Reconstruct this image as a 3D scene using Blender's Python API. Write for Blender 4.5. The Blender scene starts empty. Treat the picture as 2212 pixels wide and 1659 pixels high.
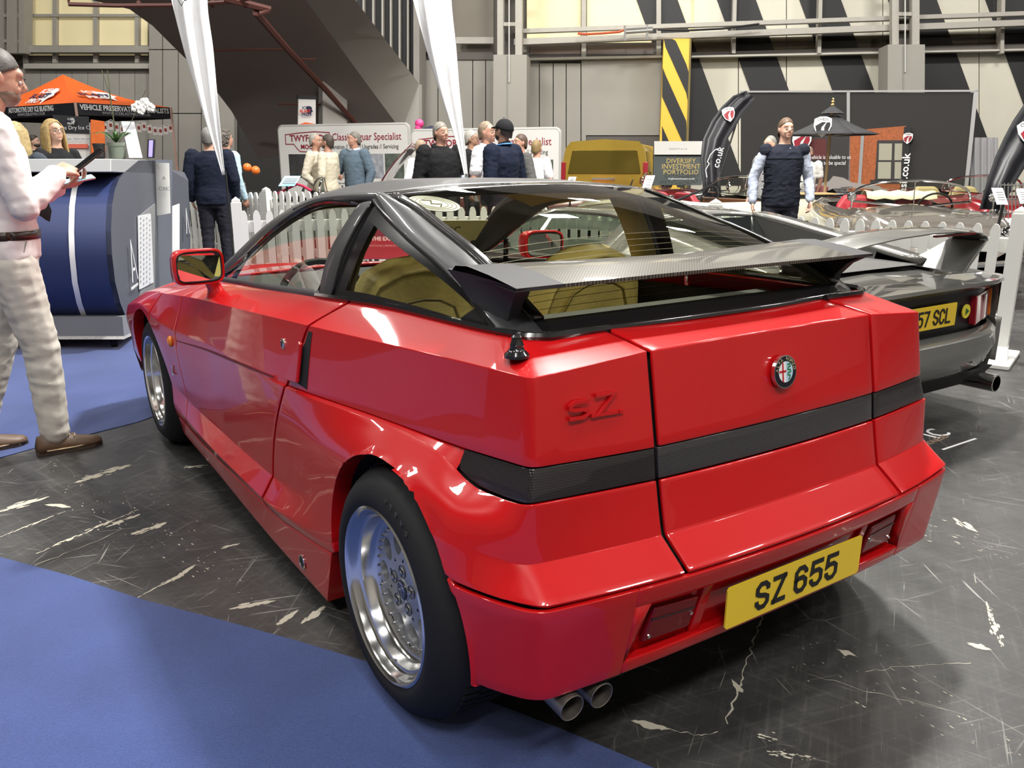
import bpy, bmesh, math, random
import numpy as np
from mathutils import Vector, Matrix, noise
random.seed(7)
PI=math.pi
SC=bpy.context.scene
COL=SC.collection
# ---------------------------------------------------------------- camera
W,H=2212,1659
CP=np.array([-1.5625,-1.6854,1.3276]); YAW,PIT,ROL,FP=math.radians(33.744),math.radians(-14.873),math.radians(-0.07),1794.7
cF=np.array([math.sin(YAW)*math.cos(PIT),math.cos(YAW)*math.cos(PIT),math.sin(PIT)])
cR=np.array([math.cos(YAW),-math.sin(YAW),0.]); cU=np.cross(cR,cF)
cR,cU=math.cos(ROL)*cR+math.sin(ROL)*cU,-math.sin(ROL)*cR+math.cos(ROL)*cU
cam=bpy.data.cameras.new('camera'); co=bpy.data.objects.new('camera',cam); COL.objects.link(co)
co.matrix_world=Matrix(((cR[0],cU[0],-cF[0],CP[0]),(cR[1],cU[1],-cF[1],CP[1]),(cR[2],cU[2],-cF[2],CP[2]),(0,0,0,1)))
cam.sensor_fit='HORIZONTAL'; cam.sensor_width=36; cam.lens=FP/W*36; cam.clip_end=200; cam.clip_start=.05
SC.camera=co
def ray(px,py): return cF+cR*(px-W/2)/FP+cU*(H/2-py)/FP
def D(px,py,d):                      # point seen at a pixel, at a forward distance
    return CP+ray(px,py)*d
def FL(px,py):                       # point on the floor seen at a pixel
    r=ray(px,py); return CP+r*(-CP[2]/r[2])
def ZP(px,py,z):
    r=ray(px,py); return CP+r*((z-CP[2])/r[2])
def PV(px,py,A,B):                   # point on the vertical plane through ground points A,B
    n=np.array([-(B[1]-A[1]),B[0]-A[0],0.]); r=ray(px,py); A3=np.array([A[0],A[1],0.])
    return CP+r*(((A3-CP)@n)/(r@n))
# ---------------------------------------------------------------- view, world, lamps
SC.view_settings.view_transform='Standard'; SC.view_settings.look='None'; SC.view_settings.gamma=1; SC.view_settings.use_curve_mapping=False
SC.view_settings.exposure=0.0
wd=bpy.data.worlds.new('world'); SC.world=wd; wd.use_nodes=True
wd.node_tree.nodes['Background'].inputs[0].default_value=(.78,.82,.9,1); wd.node_tree.nodes['Background'].inputs[1].default_value=.10
def area(x,y,z,sx,sy,p,col=(1,.97,.92),rot=(0,0,0)):
    l=bpy.data.lights.new('hall_or_added_lamp','AREA'); l.shape='RECTANGLE'; l.size=sx; l.size_y=sy; l.energy=p; l.color=col
    o=bpy.data.objects.new('hall_or_added_lamp',l); o.location=(x,y,z); o.rotation_euler=rot; COL.objects.link(o); return o
for i in range(5):
    for j in range(5):
        area(-7.+i*5.2,-6.5+j*5.5,9.,1.3,.5,195,rot=(0,0,.2))
area(3.9,3.2,8.5,.9,.5,1750)
area(-3.2,-4.0,6.5,1.5,.6,300,rot=(-.35,-.35,0))
for k in range(5):                     # added wash lights, no known fitting, to brighten the far wall
    area(-1+k*5.6,20.5-k*5.,9.8,2.,.6,520,rot=(math.radians(62),0,math.radians(-41.7)))
# ---------------------------------------------------------------- materials
MATS={}
def mat(name,col=(.5,.5,.5),rough=.5,metal=0,coat=0,spec=.5,emit=0,bump=None,vary=None,noisescale=8,ecol=None):
    if name in MATS: return MATS[name]
    m=bpy.data.materials.new(name); m.use_nodes=True; nt=m.node_tree; b=nt.nodes['Principled BSDF']
    c=tuple(col)+(1,)
    b.inputs['Base Color'].default_value=c; b.inputs['Roughness'].default_value=rough; b.inputs['Metallic'].default_value=metal
    b.inputs['Coat Weight'].default_value=coat; b.inputs['Coat Roughness'].default_value=.03; b.inputs['Specular IOR Level'].default_value=spec
    if emit: b.inputs['Emission Color'].default_value=tuple(ecol or col)+(1,); b.inputs['Emission Strength'].default_value=emit
    if bump or vary:
        tc=nt.nodes.new('ShaderNodeTexCoord'); n=nt.nodes.new('ShaderNodeTexNoise'); n.inputs['Scale'].default_value=noisescale; n.inputs['Detail'].default_value=5
        nt.links.new(tc.outputs['Object'],n.inputs['Vector'])
        if vary:
            mx=nt.nodes.new('ShaderNodeMix'); mx.data_type='RGBA'; nt.links.new(n.outputs['Fac'],mx.inputs[0])
            mx.inputs[6].default_value=tuple(x*(1-vary) for x in col)+(1,); mx.inputs[7].default_value=tuple(min(1,x*(1+vary)) for x in col)+(1,)
            nt.links.new(mx.outputs[2],b.inputs['Base Color'])
        if bump:
            bp=nt.nodes.new('ShaderNodeBump'); bp.inputs['Strength'].default_value=bump; bp.inputs['Distance'].default_value=.02
            nt.links.new(n.outputs['Fac'],bp.inputs['Height']); nt.links.new(bp.outputs['Normal'],b.inputs['Normal'])
    MATS[name]=m; return m
def glass(name,tint=(.8,.8,.7),refl=1.0,rough=0.0):
    if name in MATS: return MATS[name]
    m=bpy.data.materials.new(name); m.use_nodes=True; nt=m.node_tree; nt.nodes.clear()
    o=nt.nodes.new('ShaderNodeOutputMaterial'); t=nt.nodes.new('ShaderNodeBsdfTransparent'); g=nt.nodes.new('ShaderNodeBsdfGlossy'); mx=nt.nodes.new('ShaderNodeMixShader'); f=nt.nodes.new('ShaderNodeFresnel')
    t.inputs[0].default_value=tuple(tint)+(1,); g.inputs['Roughness'].default_value=rough; f.inputs[0].default_value=1.5
    ge=nt.nodes.new('ShaderNodeNewGeometry'); mi=nt.nodes.new('ShaderNodeMapRange'); mi.inputs[3].default_value=1.5; mi.inputs[4].default_value=1/1.5; nt.links.new(ge.outputs['Backfacing'],mi.inputs[0]); nt.links.new(mi.outputs[0],f.inputs[0])
    mt=nt.nodes.new('ShaderNodeMath'); mt.operation='MULTIPLY'; mt.inputs[1].default_value=refl; nt.links.new(f.outputs[0],mt.inputs[0])
    nt.links.new(mt.outputs[0],mx.inputs[0]); nt.links.new(t.outputs[0],mx.inputs[1]); nt.links.new(g.outputs[0],mx.inputs[2]); nt.links.new(mx.outputs[0],o.inputs[0])
    MATS[name]=m; return m
RED=mat('red paint',(.50,.005,.007),.32,0,.8,.25)
BLKP=mat('black gloss',(.012,.012,.013),.18,0,.6)
BLKS=mat('satin black roof',(.035,.035,.037),.42,0,.15)
BLKM=mat('matte wing black',(.030,.030,.032),.6,spec=.3)
RUB=mat('rubber',(.010,.010,.011),.7,spec=.3)
DARK=mat('dark void',(.008,.008,.009),.9)
CHR=mat('chrome',(.8,.8,.8),.08,1)
ALU=mat('polished alloy',(.78,.78,.77),.16,1)
ALU2=mat('satin alloy',(.50,.51,.52),.34,.85)
TAN=mat('tan leather',(.78,.63,.22),.5,bump=.15,noisescale=60)
WHT=mat('white plastic',(.78,.78,.75),.35)
BLACK=mat('plain black',(.01,.01,.011),.6)
WHITEP=mat('white print',(.8,.8,.8),.6)
GREYM=mat('grey metal',(.35,.35,.34),.45,.3)
# ---------------------------------------------------------------- mesh helpers
class MB:
    def __init__(s): s.v=[]; s.f=[]
    def add(s,vs,fs):
        o=len(s.v); s.v+= [tuple(map(float,p)) for p in vs]; s.f+=[tuple(i+o for i in f) for f in fs]; return s
    def box(s,x0,x1,y0,y1,z0,z1):
        return s.add([(x0,y0,z0),(x1,y0,z0),(x1,y1,z0),(x0,y1,z0),(x0,y0,z1),(x1,y0,z1),(x1,y1,z1),(x0,y1,z1)],
            [(0,3,2,1),(4,5,6,7),(0,1,5,4),(1,2,6,5),(2,3,7,6),(3,0,4,7)])
    def grid(s,P,close=False,flip=False):
        n=len(P);m=len(P[0]);fs=[]
        for i in range(n-1):
            for j in range(m-1 if not close else m):
                q=(i*m+j,i*m+(j+1)%m,(i+1)*m+(j+1)%m,(i+1)*m+j); fs.append(q[::-1] if flip else q)
        return s.add([p for r in P for p in r],fs)
    def tube(s,path,r,n=8,cap=True,flat=1.0):
        path=[Vector(p) for p in path]; k=len(path); rs=r if isinstance(r,(list,tuple)) else [r]*k
        rings=[]; up=None
        for i,p in enumerate(path):
            t=(path[min(i+1,k-1)]-path[max(i-1,0)]).normalized()
            if up is None: up=t.orthogonal().normalized() if abs(t.z)>.9 else Vector((0,0,1))
            a=t.cross(up); 
            if a.length<1e-4: a=t.orthogonal()
            a.normalize(); b=a.cross(t).normalized(); up=b
            rings.append([p+a*math.cos(2*PI*j/n)*rs[i]+b*math.sin(2*PI*j/n)*rs[i]*flat for j in range(n)])
        o=len(s.v); s.grid(rings,close=True)
        if cap: s.f.append(tuple(o+j for j in range(n))[::-1]); s.f.append(tuple(o+(k-1)*n+j for j in range(n)))
        return s
    def lathe(s,prof,n=32,axis='z',org=(0,0,0),a0=0,a1=2*PI):
        full=abs(a1-a0-2*PI)<1e-6; m=n if full else n+1; P=[]
        for r,h in prof:
            row=[]
            for j in range(m):
                a=a0+(a1-a0)*j/n; c,q=r*math.cos(a),r*math.sin(a)
                p={'z':(c,q,h),'x':(h,c,q),'y':(q,h,c)}[axis]; row.append((p[0]+org[0],p[1]+org[1],p[2]+org[2]))
            P.append(row)
        return s.grid(P,close=full,flip=False)
    def prism(s,poly,vec):           # polygon of 3D points extruded by vec
        n=len(poly); v=np.array(vec,float); A=[np.array(p,float) for p in poly]
        nrm=np.zeros(3)
        for i in range(n): nrm+=np.cross(A[i],A[(i+1)%n])
        if nrm@v>0: A=A[::-1]
        return s.add(A+[p+v for p in A],[tuple(range(n)),tuple(range(2*n-1,n-1,-1))]+[(i,i+n,(i+1)%n+n,(i+1)%n) for i in range(n)])
    def ell(s,c,r,n=12,m=8,R=None):
        P=[]
        for i in range(m+1):
            t=PI*i/m; row=[]
            for j in range(n):
                a=2*PI*j/n; p=Vector((r[0]*math.sin(t)*math.cos(a),r[1]*math.sin(t)*math.sin(a),-r[2]*math.cos(t)))
                if R: p=R@p
                row.append((p.x+c[0],p.y+c[1],p.z+c[2]))
            P.append(row)
        return s.grid(P,close=True,flip=False)
def mesh(name,mb,mats,smooth=30):
    me=bpy.data.meshes.new(name); me.from_pydata(mb.v,[],mb.f); me.validate()
    for m in (mats if isinstance(mats,(list,tuple)) else [mats]): me.materials.append(m)
    if smooth is not None:
        me.polygons.foreach_set('use_smooth',[True]*len(me.polygons)); me.set_sharp_from_angle(angle=math.radians(smooth))
    return me
def obj(name,mb,m,parent=None,smooth=30,bevel=0,solid=0,weld=False,kind=None,label=None,off=-1):
    me=mb if isinstance(mb,bpy.types.Mesh) else mesh(name,mb,m,smooth)
    if weld:
        bm=bmesh.new(); bm.from_mesh(me); bmesh.ops.remove_doubles(bm,verts=bm.verts,dist=1e-4); bmesh.ops.recalc_face_normals(bm,faces=bm.faces) if weld==2 else None; bm.to_mesh(me); bm.free()
        if smooth is not None: me.set_sharp_from_angle(angle=math.radians(smooth))
    o=bpy.data.objects.new(name,me); COL.objects.link(o)
    if parent: o.parent=parent
    if solid:
        d=o.modifiers.new('s','SOLIDIFY'); d.thickness=solid; d.offset=off
    if bevel:
        d=o.modifiers.new('b','BEVEL'); d.width=bevel; d.segments=2; d.limit_method='ANGLE'; d.angle_limit=math.radians(28); d.harden_normals=True
    if kind: o['kind']=kind
    if label: o['label']=label
    return o
def tag(o,label,cat,group=None):
    o['label']=label; o['category']=cat
    if group: o['group']=group
    return o
def thing(name,label,cat,loc=(0,0,0),rz=0,group=None):
    o=bpy.data.objects.new(name,None); o.empty_display_size=.1; COL.objects.link(o); o.location=loc; o.rotation_euler=(0,0,rz)
    return tag(o,label,cat,group)
def struct(name,mb,m,parent=None,**k):
    o=obj(name,mb,m,parent,**k)
    if not parent: o['kind']='structure'
    return o
def dup(root,loc,rz,label=None,group=None):
    r=root.copy(); COL.objects.link(r); r.location=loc; r.rotation_euler=(0,0,rz)
    if label: r['label']=label
    if group: r['group']=group
    for ch in list(root.children):
        c=ch.copy(); COL.objects.link(c); c.parent=r
        for g in ch.children:
            d=g.copy(); COL.objects.link(d); d.parent=c
    return r
WORK=bpy.data.scenes.new('work')
def evalmesh(t):                       # evaluate one object alone in a scratch scene
    WORK.collection.objects.link(t); vl=WORK.view_layers[0]; vl.update()
    me=bpy.data.meshes.new_from_object(t.evaluated_get(vl.depsgraph)); bpy.data.objects.remove(t); return me
def text(name,s,size,m,M,parent=None,ext=.001,align='CENTER',bold=0,shear=0,sx=1.0):
    cu=bpy.data.curves.new(name,'FONT'); cu.body=s; cu.size=size; cu.extrude=ext; cu.align_x=align; cu.align_y='CENTER'; cu.offset=bold; cu.shear=shear; cu.resolution_u=2
    t=bpy.data.objects.new('tmp',cu); me=evalmesh(t); bpy.data.curves.remove(cu)
    me.name=name; me.transform(Matrix(M)@Matrix.Diagonal((sx,1,1,1))); me.materials.clear(); me.materials.append(m)
    o=bpy.data.objects.new(name,me); COL.objects.link(o)
    if parent: o.parent=parent
    return o
def frame(o,xd,yd):                  # matrix with origin o, x axis xd, y axis yd
    x=Vector(xd).normalized(); y=Vector(yd); y=(y-x*y.dot(x)).normalized(); z=x.cross(y)
    return ((x.x,y.x,z.x,o[0]),(x.y,y.y,z.y,o[1]),(x.z,y.z,z.z,o[2]),(0,0,0,1))
def interp(keys):
    xs=[k[0] for k in keys]; ys=[np.array(k[1:],float) for k in keys]; n=len(xs)
    d=[(ys[i+1]-ys[i])/(xs[i+1]-xs[i]) for i in range(n-1)]; m=[d[0]]+[np.where(d[i-1]*d[i]>0,2*d[i-1]*d[i]/(np.where(abs(d[i-1]+d[i])<1e-9,1,d[i-1]+d[i])),0) for i in range(1,n-1)]+[d[-1]]
    def f(x):
        if x<=xs[0]: return ys[0]+m[0]*(x-xs[0])*0
        if x>=xs[-1]: return ys[-1]
        i=0
        while x>xs[i+1]: i+=1
        h=xs[i+1]-xs[i]; t=(x-xs[i])/h
        return (2*t**3-3*t*t+1)*ys[i]+(t**3-2*t*t+t)*h*m[i]+(3*t*t-2*t**3)*ys[i+1]+(t**3-t*t)*h*m[i+1]
    return f
def lin(a,b,n): return [a+(b-a)*i/(n-1) for i in range(n)]
def stroke(mb,M,polys,w,t=.0015,sq=True):   # flat lettering from centre lines; M maps (x,y)->3D
    for P in polys:
        L=[];R=[]; n=len(P)
        for i in range(n):
            a=Vector(P[max(i-1,0)]);b=Vector(P[i]);c=Vector(P[min(i+1,n-1)])
            d1=(b-a).normalized() if i>0 else (c-b).normalized(); d2=(c-b).normalized() if i<n-1 else d1
            if i==0: b=b-d1*w/2*sq
            if i==n-1: b=b+d1*w/2*sq
            nn=Vector((-(d1.y+d2.y),d1.x+d2.x)); nn.normalize(); k=1/max(.5,nn.dot(Vector((-d1.y,d1.x))))
            L.append(b+nn*w/2*k);R.append(b-nn*w/2*k)
        vs=[M@Vector((p.x,p.y,t)) for p in L+R]+[M@Vector((p.x,p.y,0)) for p in L+R]
        fs=[]
        for i in range(n-1):
            fs+=[(i,i+n,i+1+n,i+1),(i+2*n,i+1+2*n,i+1+3*n,i+3*n),(i,i+1,i+1+2*n,i+2*n),(i+n,i+3*n,i+1+3*n,i+1+n)]
        fs+=[(0,2*n,3*n,n),(n-1,2*n-1,4*n-1,3*n-1)]
        mb.add(vs,fs)
def arc(cx,cy,r,a0,a1,n=6,ry=None): return [(cx+r*math.cos(math.radians(a0+(a1-a0)*i/n)),cy+(ry or r)*math.sin(math.radians(a0+(a1-a0)*i/n))) for i in range(n+1)]
# ================================================================ SETTING: floor
def floor_mat():
    m=bpy.data.materials.new('scuffed black floor'); m.use_nodes=True; nt=m.node_tree; N=nt.nodes.new; Lk=nt.links.new; b=nt.nodes['Principled BSDF']
    tc=N('ShaderNodeTexCoord')
    def noi(scale,rot=0,st=(1,1,1),det=4,rg=.6):
        m0=N('ShaderNodeMapping'); m0.inputs['Rotation'].default_value=(0,0,rot); Lk(tc.outputs['Object'],m0.inputs[0]); mp=N('ShaderNodeMapping'); mp.inputs['Scale'].default_value=st; Lk(m0.outputs[0],mp.inputs[0])
        n=N('ShaderNodeTexNoise'); n.inputs['Scale'].default_value=scale; n.inputs['Detail'].default_value=det; n.inputs['Roughness'].default_value=rg; Lk(mp.outputs[0],n.inputs['Vector']); return n.outputs['Fac']
    def rng(s,a,c,lo=0,hi=1):
        r=N('ShaderNodeMapRange'); r.inputs[1].default_value=a; r.inputs[2].default_value=c; r.inputs[3].default_value=lo; r.inputs[4].default_value=hi; Lk(s,r.inputs[0]); return r.outputs[0]
    def op(o,a,c):
        q=N('ShaderNodeMath'); q.operation=o
        for i,v in enumerate((a,c)):
            if isinstance(v,(int,float)): q.inputs[i].default_value=v
            else: Lk(v,q.inputs[i])
        return q.outputs[0]
    base=rng(noi(.9,det=8,rg=.65),.35,.7)
    sc=0
    for k,(rot,s,th) in enumerate(((.3,2.2,.676),(1.15,1.7,.69),(-.55,2.6,.685),(2.2,2.0,.69),(.85,3.1,.70),(-1.2,3.,.70))):
        a=noi(s,rot,(1,34,1),2,.5); sc=op('MAXIMUM',sc,rng(a,th+.01,th+.035,0,.8))
    haze=0
    for rot,s in ((.25,3.),(1.3,2.6),(-.6,3.4)): haze=op('ADD',haze,rng(noi(s,rot,(1,18,1),6,.7),.52,.74,0,.11))
    patch=rng(noi(1.4,.2,det=3),.42,.62)
    sc=op('MULTIPLY',sc,op('ADD',op('MULTIPLY',patch,.8),.15))
    # voronoi edge hairlines
    v=N('ShaderNodeTexVoronoi'); v.feature='DISTANCE_TO_EDGE'; v.inputs['Scale'].default_value=1.3; v.inputs['Randomness'].default_value=1
    Lk(tc.outputs['Object'],v.inputs['Vector']); hair=rng(v.outputs['Distance'],.0,.0035,.35,0)
    hair=op('MULTIPLY',hair,rng(noi(3,det=2),.5,.6))
    fl=rng(noi(26,.5,(1,1.6,1),3,.7),.735,.76,0,1); fl=op('MULTIPLY',fl,rng(noi(.8,1.),.5,.6,.12,1))
    tot=op('MINIMUM',op('ADD',op('ADD',op('ADD',sc,hair),haze),fl),1)
    c1=N('ShaderNodeMix'); c1.data_type='RGBA'; Lk(base,c1.inputs[0]); c1.inputs[6].default_value=(.013,.013,.014,1); c1.inputs[7].default_value=(.050,.049,.048,1)
    c2=N('ShaderNodeMix'); c2.data_type='RGBA'; Lk(tot,c2.inputs[0]); Lk(c1.outputs[2],c2.inputs[6]); c2.inputs[7].default_value=(.30,.29,.265,1)
    Lk(c2.outputs[2],b.inputs['Base Color']); Lk(rng(noi(5,det=8),.3,.7,.3,.5),b.inputs['Roughness'])
    bp=N('ShaderNodeBump'); bp.inputs['Strength'].default_value=.25; bp.inputs['Distance'].default_value=.003; Lk(noi(30,det=8,rg=.7),bp.inputs['Height']); Lk(bp.outputs[0],b.inputs['Normal'])
    return m
FLOOR=floor_mat()
struct('floor',MB().box(-14,32,-9,36,-.1,0),FLOOR,smooth=None)
def carpet_mat(name,c1,c2,sc=420):
    m=bpy.data.materials.new(name); m.use_nodes=True; nt=m.node_tree; b=nt.nodes['Principled BSDF']; tc=nt.nodes.new('ShaderNodeTexCoord')
    n=nt.nodes.new('ShaderNodeTexNoise'); n.inputs['Scale'].default_value=sc; n.inputs['Detail'].default_value=3; nt.links.new(tc.outputs['Object'],n.inputs['Vector'])
    n2=nt.nodes.new('ShaderNodeTexNoise'); n2.inputs['Scale'].default_value=3.; n2.inputs['Detail'].default_value=6; nt.links.new(tc.outputs['Object'],n2.inputs['Vector'])
    ad=nt.nodes.new('ShaderNodeMath'); ad.operation='MULTIPLY_ADD'; nt.links.new(n2.outputs['Fac'],ad.inputs[0]); ad.inputs[1].default_value=.5; nt.links.new(n.outputs['Fac'],ad.inputs[2])
    r=nt.nodes.new('ShaderNodeMapRange'); r.inputs[1].default_value=.5; r.inputs[2].default_value=1.0; nt.links.new(ad.outputs[0],r.inputs[0])
    mx=nt.nodes.new('ShaderNodeMix'); mx.data_type='RGBA'; nt.links.new(r.outputs[0],mx.inputs[0]); mx.inputs[6].default_value=tuple(c1)+(1,); mx.inputs[7].default_value=tuple(c2)+(1,)
    nt.links.new(mx.outputs[2],b.inputs['Base Color']); b.inputs['Roughness'].default_value=1; b.inputs['Specular IOR Level'].default_value=.1; b.inputs['Sheen Weight'].default_value=.3
    bp=nt.nodes.new('ShaderNodeBump'); bp.inputs['Strength'].default_value=.6; bp.inputs['Distance'].default_value=.004; nt.links.new(n.outputs['Fac'],bp.inputs['Height']); nt.links.new(bp.outputs[0],b.inputs['Normal'])
    return m
CARP=carpet_mat('blue carpet',(.017,.034,.125),(.042,.074,.235))
edge=[FL(*q) for q in ((0,1205),(160,1248),(310,1298),(480,1342),(640,1386),(820,1440),(1000,1497),(1200,1572),(1390,1652),(1600,1750))]
poly=[(p[0],p[1],.001) for p in edge]+[(edge[-1][0]-.3,-3.2,.001),(-4.5,-3.2,.001),(-4.5,2.0,.001),(-2.4,1.95,.001)]
tag(obj('carpet',MB().prism(poly,(0,0,.003)),CARP,smooth=None),'blue stand carpet in the foreground running under the red coupe rear tyre','carpet')
e2=[FL(*q) for q in ((0,990),(60,973),(300,912),(360,890))]
poly=[(p[0],p[1],.001) for p in e2]+[(.6,3.3,.001),(1.2,5.8,.001),(-.2,6.8,.001),(-3.5,7.2,.001),(-5.,4.,.001),(-3.,2.3,.001)]
tag(obj('carpet',MB().prism(poly,(0,0,.003)),CARP,smooth=None),'blue carpet under the reception desk and the man with the phone','carpet')
CREAM=mat('chipped cream paint',(.45,.42,.34),.7)
def chip(pts,n='paint_chip'):
    P=[FL(*q) for q in pts]; o=obj('paint_chip',MB().prism([(p[0],p[1],.0003) for p in P],(0,0,.0008)),CREAM,bpy.data.objects['floor'],smooth=None); return o
def crack(pts,w,seed):
    rr=random.Random(seed); P=[FL(*q) for q in pts]; mb=MB(); L=[];R_=[]
    for a,b in zip(P,P[1:]):
        for k in range(6):
            p=a+(b-a)*k/6; d=(b-a)/np.linalg.norm(b-a); n=np.array([-d[1],d[0],0]); j=n*rr.uniform(-.006,.006); q=w*rr.uniform(.15,1)
            L.append(tuple(p+j+n*q)+()); R_.append(tuple(p+j-n*q))
    mb.grid([[(p[0],p[1],.0009) for p in L],[(p[0],p[1],.0009) for p in R_]],flip=True); obj('floor_scratch',mb,CREAM,bpy.data.objects['floor'],smooth=None)
def smear(a,b,wpx,n,seed,size=1.0):     # flaked paint along a scuff
    rr=random.Random(seed); mb=MB()
    for k in range(n):
        t=rr.random(); g=math.exp(-((t-.5)*2.2)**2); px=a[0]+(b[0]-a[0])*t+rr.gauss(0,wpx*.35*g); py=a[1]+(b[1]-a[1])*t+rr.gauss(0,wpx*.18*g); P=FL(px,py); m=rr.randint(4,6); r=size*rr.uniform(.0015,.0075)*(.5+g); an=math.atan2((FL(*b)-FL(*a))[1],(FL(*b)-FL(*a))[0]); q=[]
        for j in range(m):
            th=2*PI*j/m; x=r*rr.uniform(.6,1.6)*math.cos(th)*1.8; y=r*rr.uniform(.4,1.1)*math.sin(th)*.7; q.append((P[0]+x*math.cos(an)-y*math.sin(an),P[1]+x*math.sin(an)+y*math.cos(an),.0006+.0000045*k))
        mb.add(q,[tuple(range(m))])
    o=obj('paint_smear',mb,CREAM,bpy.data.objects['floor'],smooth=None); o['kind']='stuff'
for k,(a,b,w,n,sz_) in enumerate((((165,1042),(280,1005),14,150,1.3),((0,1105),(100,1075),12,110,1.4),((100,1090),(150,1095),8,40,1.2),((285,1155),(360,1130),12,80,1.0),((232,1138),(300,1112),6,60,1.0),((372,1255),(420,1222),7,70,1.0),((500,1316),(592,1298),8,150,1.0),((600,1350),(640,1320),10,60,1.0),((655,1345),(700,1312),12,90,1.),((480,1185),(515,1175),8,25,.8),((70,1200),(300,1100),7,90,.8),((300,1290),(420,1225),5,60,.7),((0,1160),(140,1105),4,50,.7),((400,1010),(445,1005),7,30,1.),((560,1000),(640,1060),30,30,.7),((1374,1558),(1436,1574),8,60,1.2),((1815,1405),(1842,1415),6,30,1.),((2104,1394),(2127,1400),7,30,1.3),((2130,1300),(2165,1400),12,60,.8),((2060,1120),(2110,1150),10,40,1.),((1585,1475),(1600,1492),6,30,1.2),((1660,1625),(1760,1640),26,40,.5),((1620,1580),(1680,1600),30,20,.5),((1900,1120),(2200,1200),90,50,.5),((1700,1350),(2200,1650),260,70,.35),((100,1000),(560,1300),160,110,.45))): smear(a,b,w,n,k,sz_)
for c in (((1374,1558),(1392,1557),(1420,1566),(1436,1574),(1405,1576),(1390,1572)),((1815,1408),(1830,1406),(1839,1412),(1825,1418)),((2106,1395),(2118,1391),(2127,1396),(2112,1402))): chip(c)
crack(((1648,1330),(1632,1370),(1618,1420),(1602,1465),(1585,1510),(1565,1575)),.0035,1)
crack(((1430,1572),(1470,1583),(1515,1588),(1560,1580)),.0018,2)
crack(((1868,1450),(1940,1442),(2030,1436),(2110,1432)),.0013,3)
crack(((1745,1455),(1860,1490),(1980,1520),(2060,1540)),.001,4)
crack(((75,1222),(170,1185),(285,1135)),.0018,5)
# ================================================================ RED COUPE
ZN=['L0','L1','L2','L3','L3b','L4','L5','L6','L7']
REAR=[ # u: (y,z) at centre, gap(.384), corner u,y,z
 ((-.527,.268),(-.522,.268),(.700,-.495,.265)),
 ((-.597,.492),(-.580,.492),(.722,-.517,.483)),
 ((-.597,.505),(-.580,.504),(.721,-.515,.496)),
 ((-.523,.563),(-.506,.560),(.704,-.448,.552)),
 ((-.510,.620),(-.493,.618),(.701,-.446,.615)),
 ((-.498,.676),(-.482,.675),(.697,-.445,.677)),
 ((-.488,.750),(-.473,.748),(.680,-.430,.748)),
 ((-.454,.957),(-.437,.950),(.667,-.410,.924)),
 ((-.300,.968),(-.290,.972),(.600,-.255,.975))]
SIDE=[interp(k) for k in (
 ((-.30,.780,.250),(0,.79,.22),(.33,.79,.085),(.47,.787,.07),(.9,.79,.075),(1.67,.795,.11),(2.15,.80,.13),(2.87,.80,.17),(3.2,.78,.20)),
 ((-.30,.803,.481),(0,.81,.42),(.35,.80,.275),(.62,.80,.232),(.9,.80,.20),(1.5,.81,.195),(2.15,.817,.215),(2.51,.83,.3),(2.87,.83,.33),(3.2,.81,.35)),
 ((-.30,.803,.493),(0,.812,.45),(.35,.805,.31),(.62,.812,.27),(.9,.822,.25),(1.5,.828,.25),(2.0,.826,.262),(2.2,.832,.29),(2.51,.84,.36),(2.87,.84,.38),(3.2,.81,.39)),
 ((-.30,.797,.565),(0,.817,.55),(.35,.806,.46),(.62,.797,.36),(.9,.79,.33),(1.5,.792,.32),(2.0,.812,.34),(2.2,.832,.38),(2.51,.85,.47),(2.87,.855,.47),(3.2,.82,.47)),
 ((-.30,.772,.625),(-.2,.785,.64),(0,.808,.64),(.35,.803,.60),(.62,.798,.56),(.9,.796,.55),(1.5,.798,.53),(2.0,.835,.54),(2.2,.855,.57),(2.51,.865,.62),(2.87,.868,.57),(3.2,.82,.52)),
 ((-.30,.712,.662),(-.24,.716,.672),(-.19,.720,.690),(-.12,.724,.706),(0,.728,.712),(.2,.750,.704),(.6,.788,.683),(.9,.795,.67),(1.5,.80,.66),(2.0,.837,.65),(2.2,.855,.66),(2.51,.86,.675),(2.87,.86,.63),(3.2,.80,.56)),
 ((-.30,.692,.737),(-.185,.70,.727),(.2,.736,.710),(.6,.777,.69),(.9,.794,.677),(1.5,.799,.666),(2.0,.834,.66),(2.2,.852,.668),(2.51,.855,.685),(2.87,.855,.64),(3.2,.79,.57)),
 ((-.30,.680,.922),(-.19,.690,.918),(.21,.720,.898),(.615,.755,.88),(1.2,.775,.845),(1.86,.785,.80),(2.2,.795,.77),(2.51,.79,.74),(2.87,.775,.695),(3.2,.71,.63)),
 ((-.255,.60,.975),(-.15,.612,.972),(.26,.635,.965),(.70,.672,.942),(1.2,.672,.905),(1.75,.665,.867),(2.1,.64,.835),(2.45,.52,.80),(2.87,.48,.75),(3.2,.45,.70)))]
def lv(r,fn):
    i=min(int(r),7); t=r-i
    if t<1e-6: return fn(i)
    if t>1-1e-6: return fn(i+1)
    a,b=fn(i),fn(i+1)
    if i in (3,4):                     # rounded flank
        p,q=fn(i-1) if i==4 else a,fn(i+2) if i==3 else b+(b-a)*.6
        return .5*((2*a)+(b-p)*t+(2*p-5*a+4*b-q)*t*t+(3*a-p-3*b+q)*t**3)
    return a*(1-t)+b*t
def corner(r): return lv(r,lambda i:np.array(REAR[i][2]))
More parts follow.
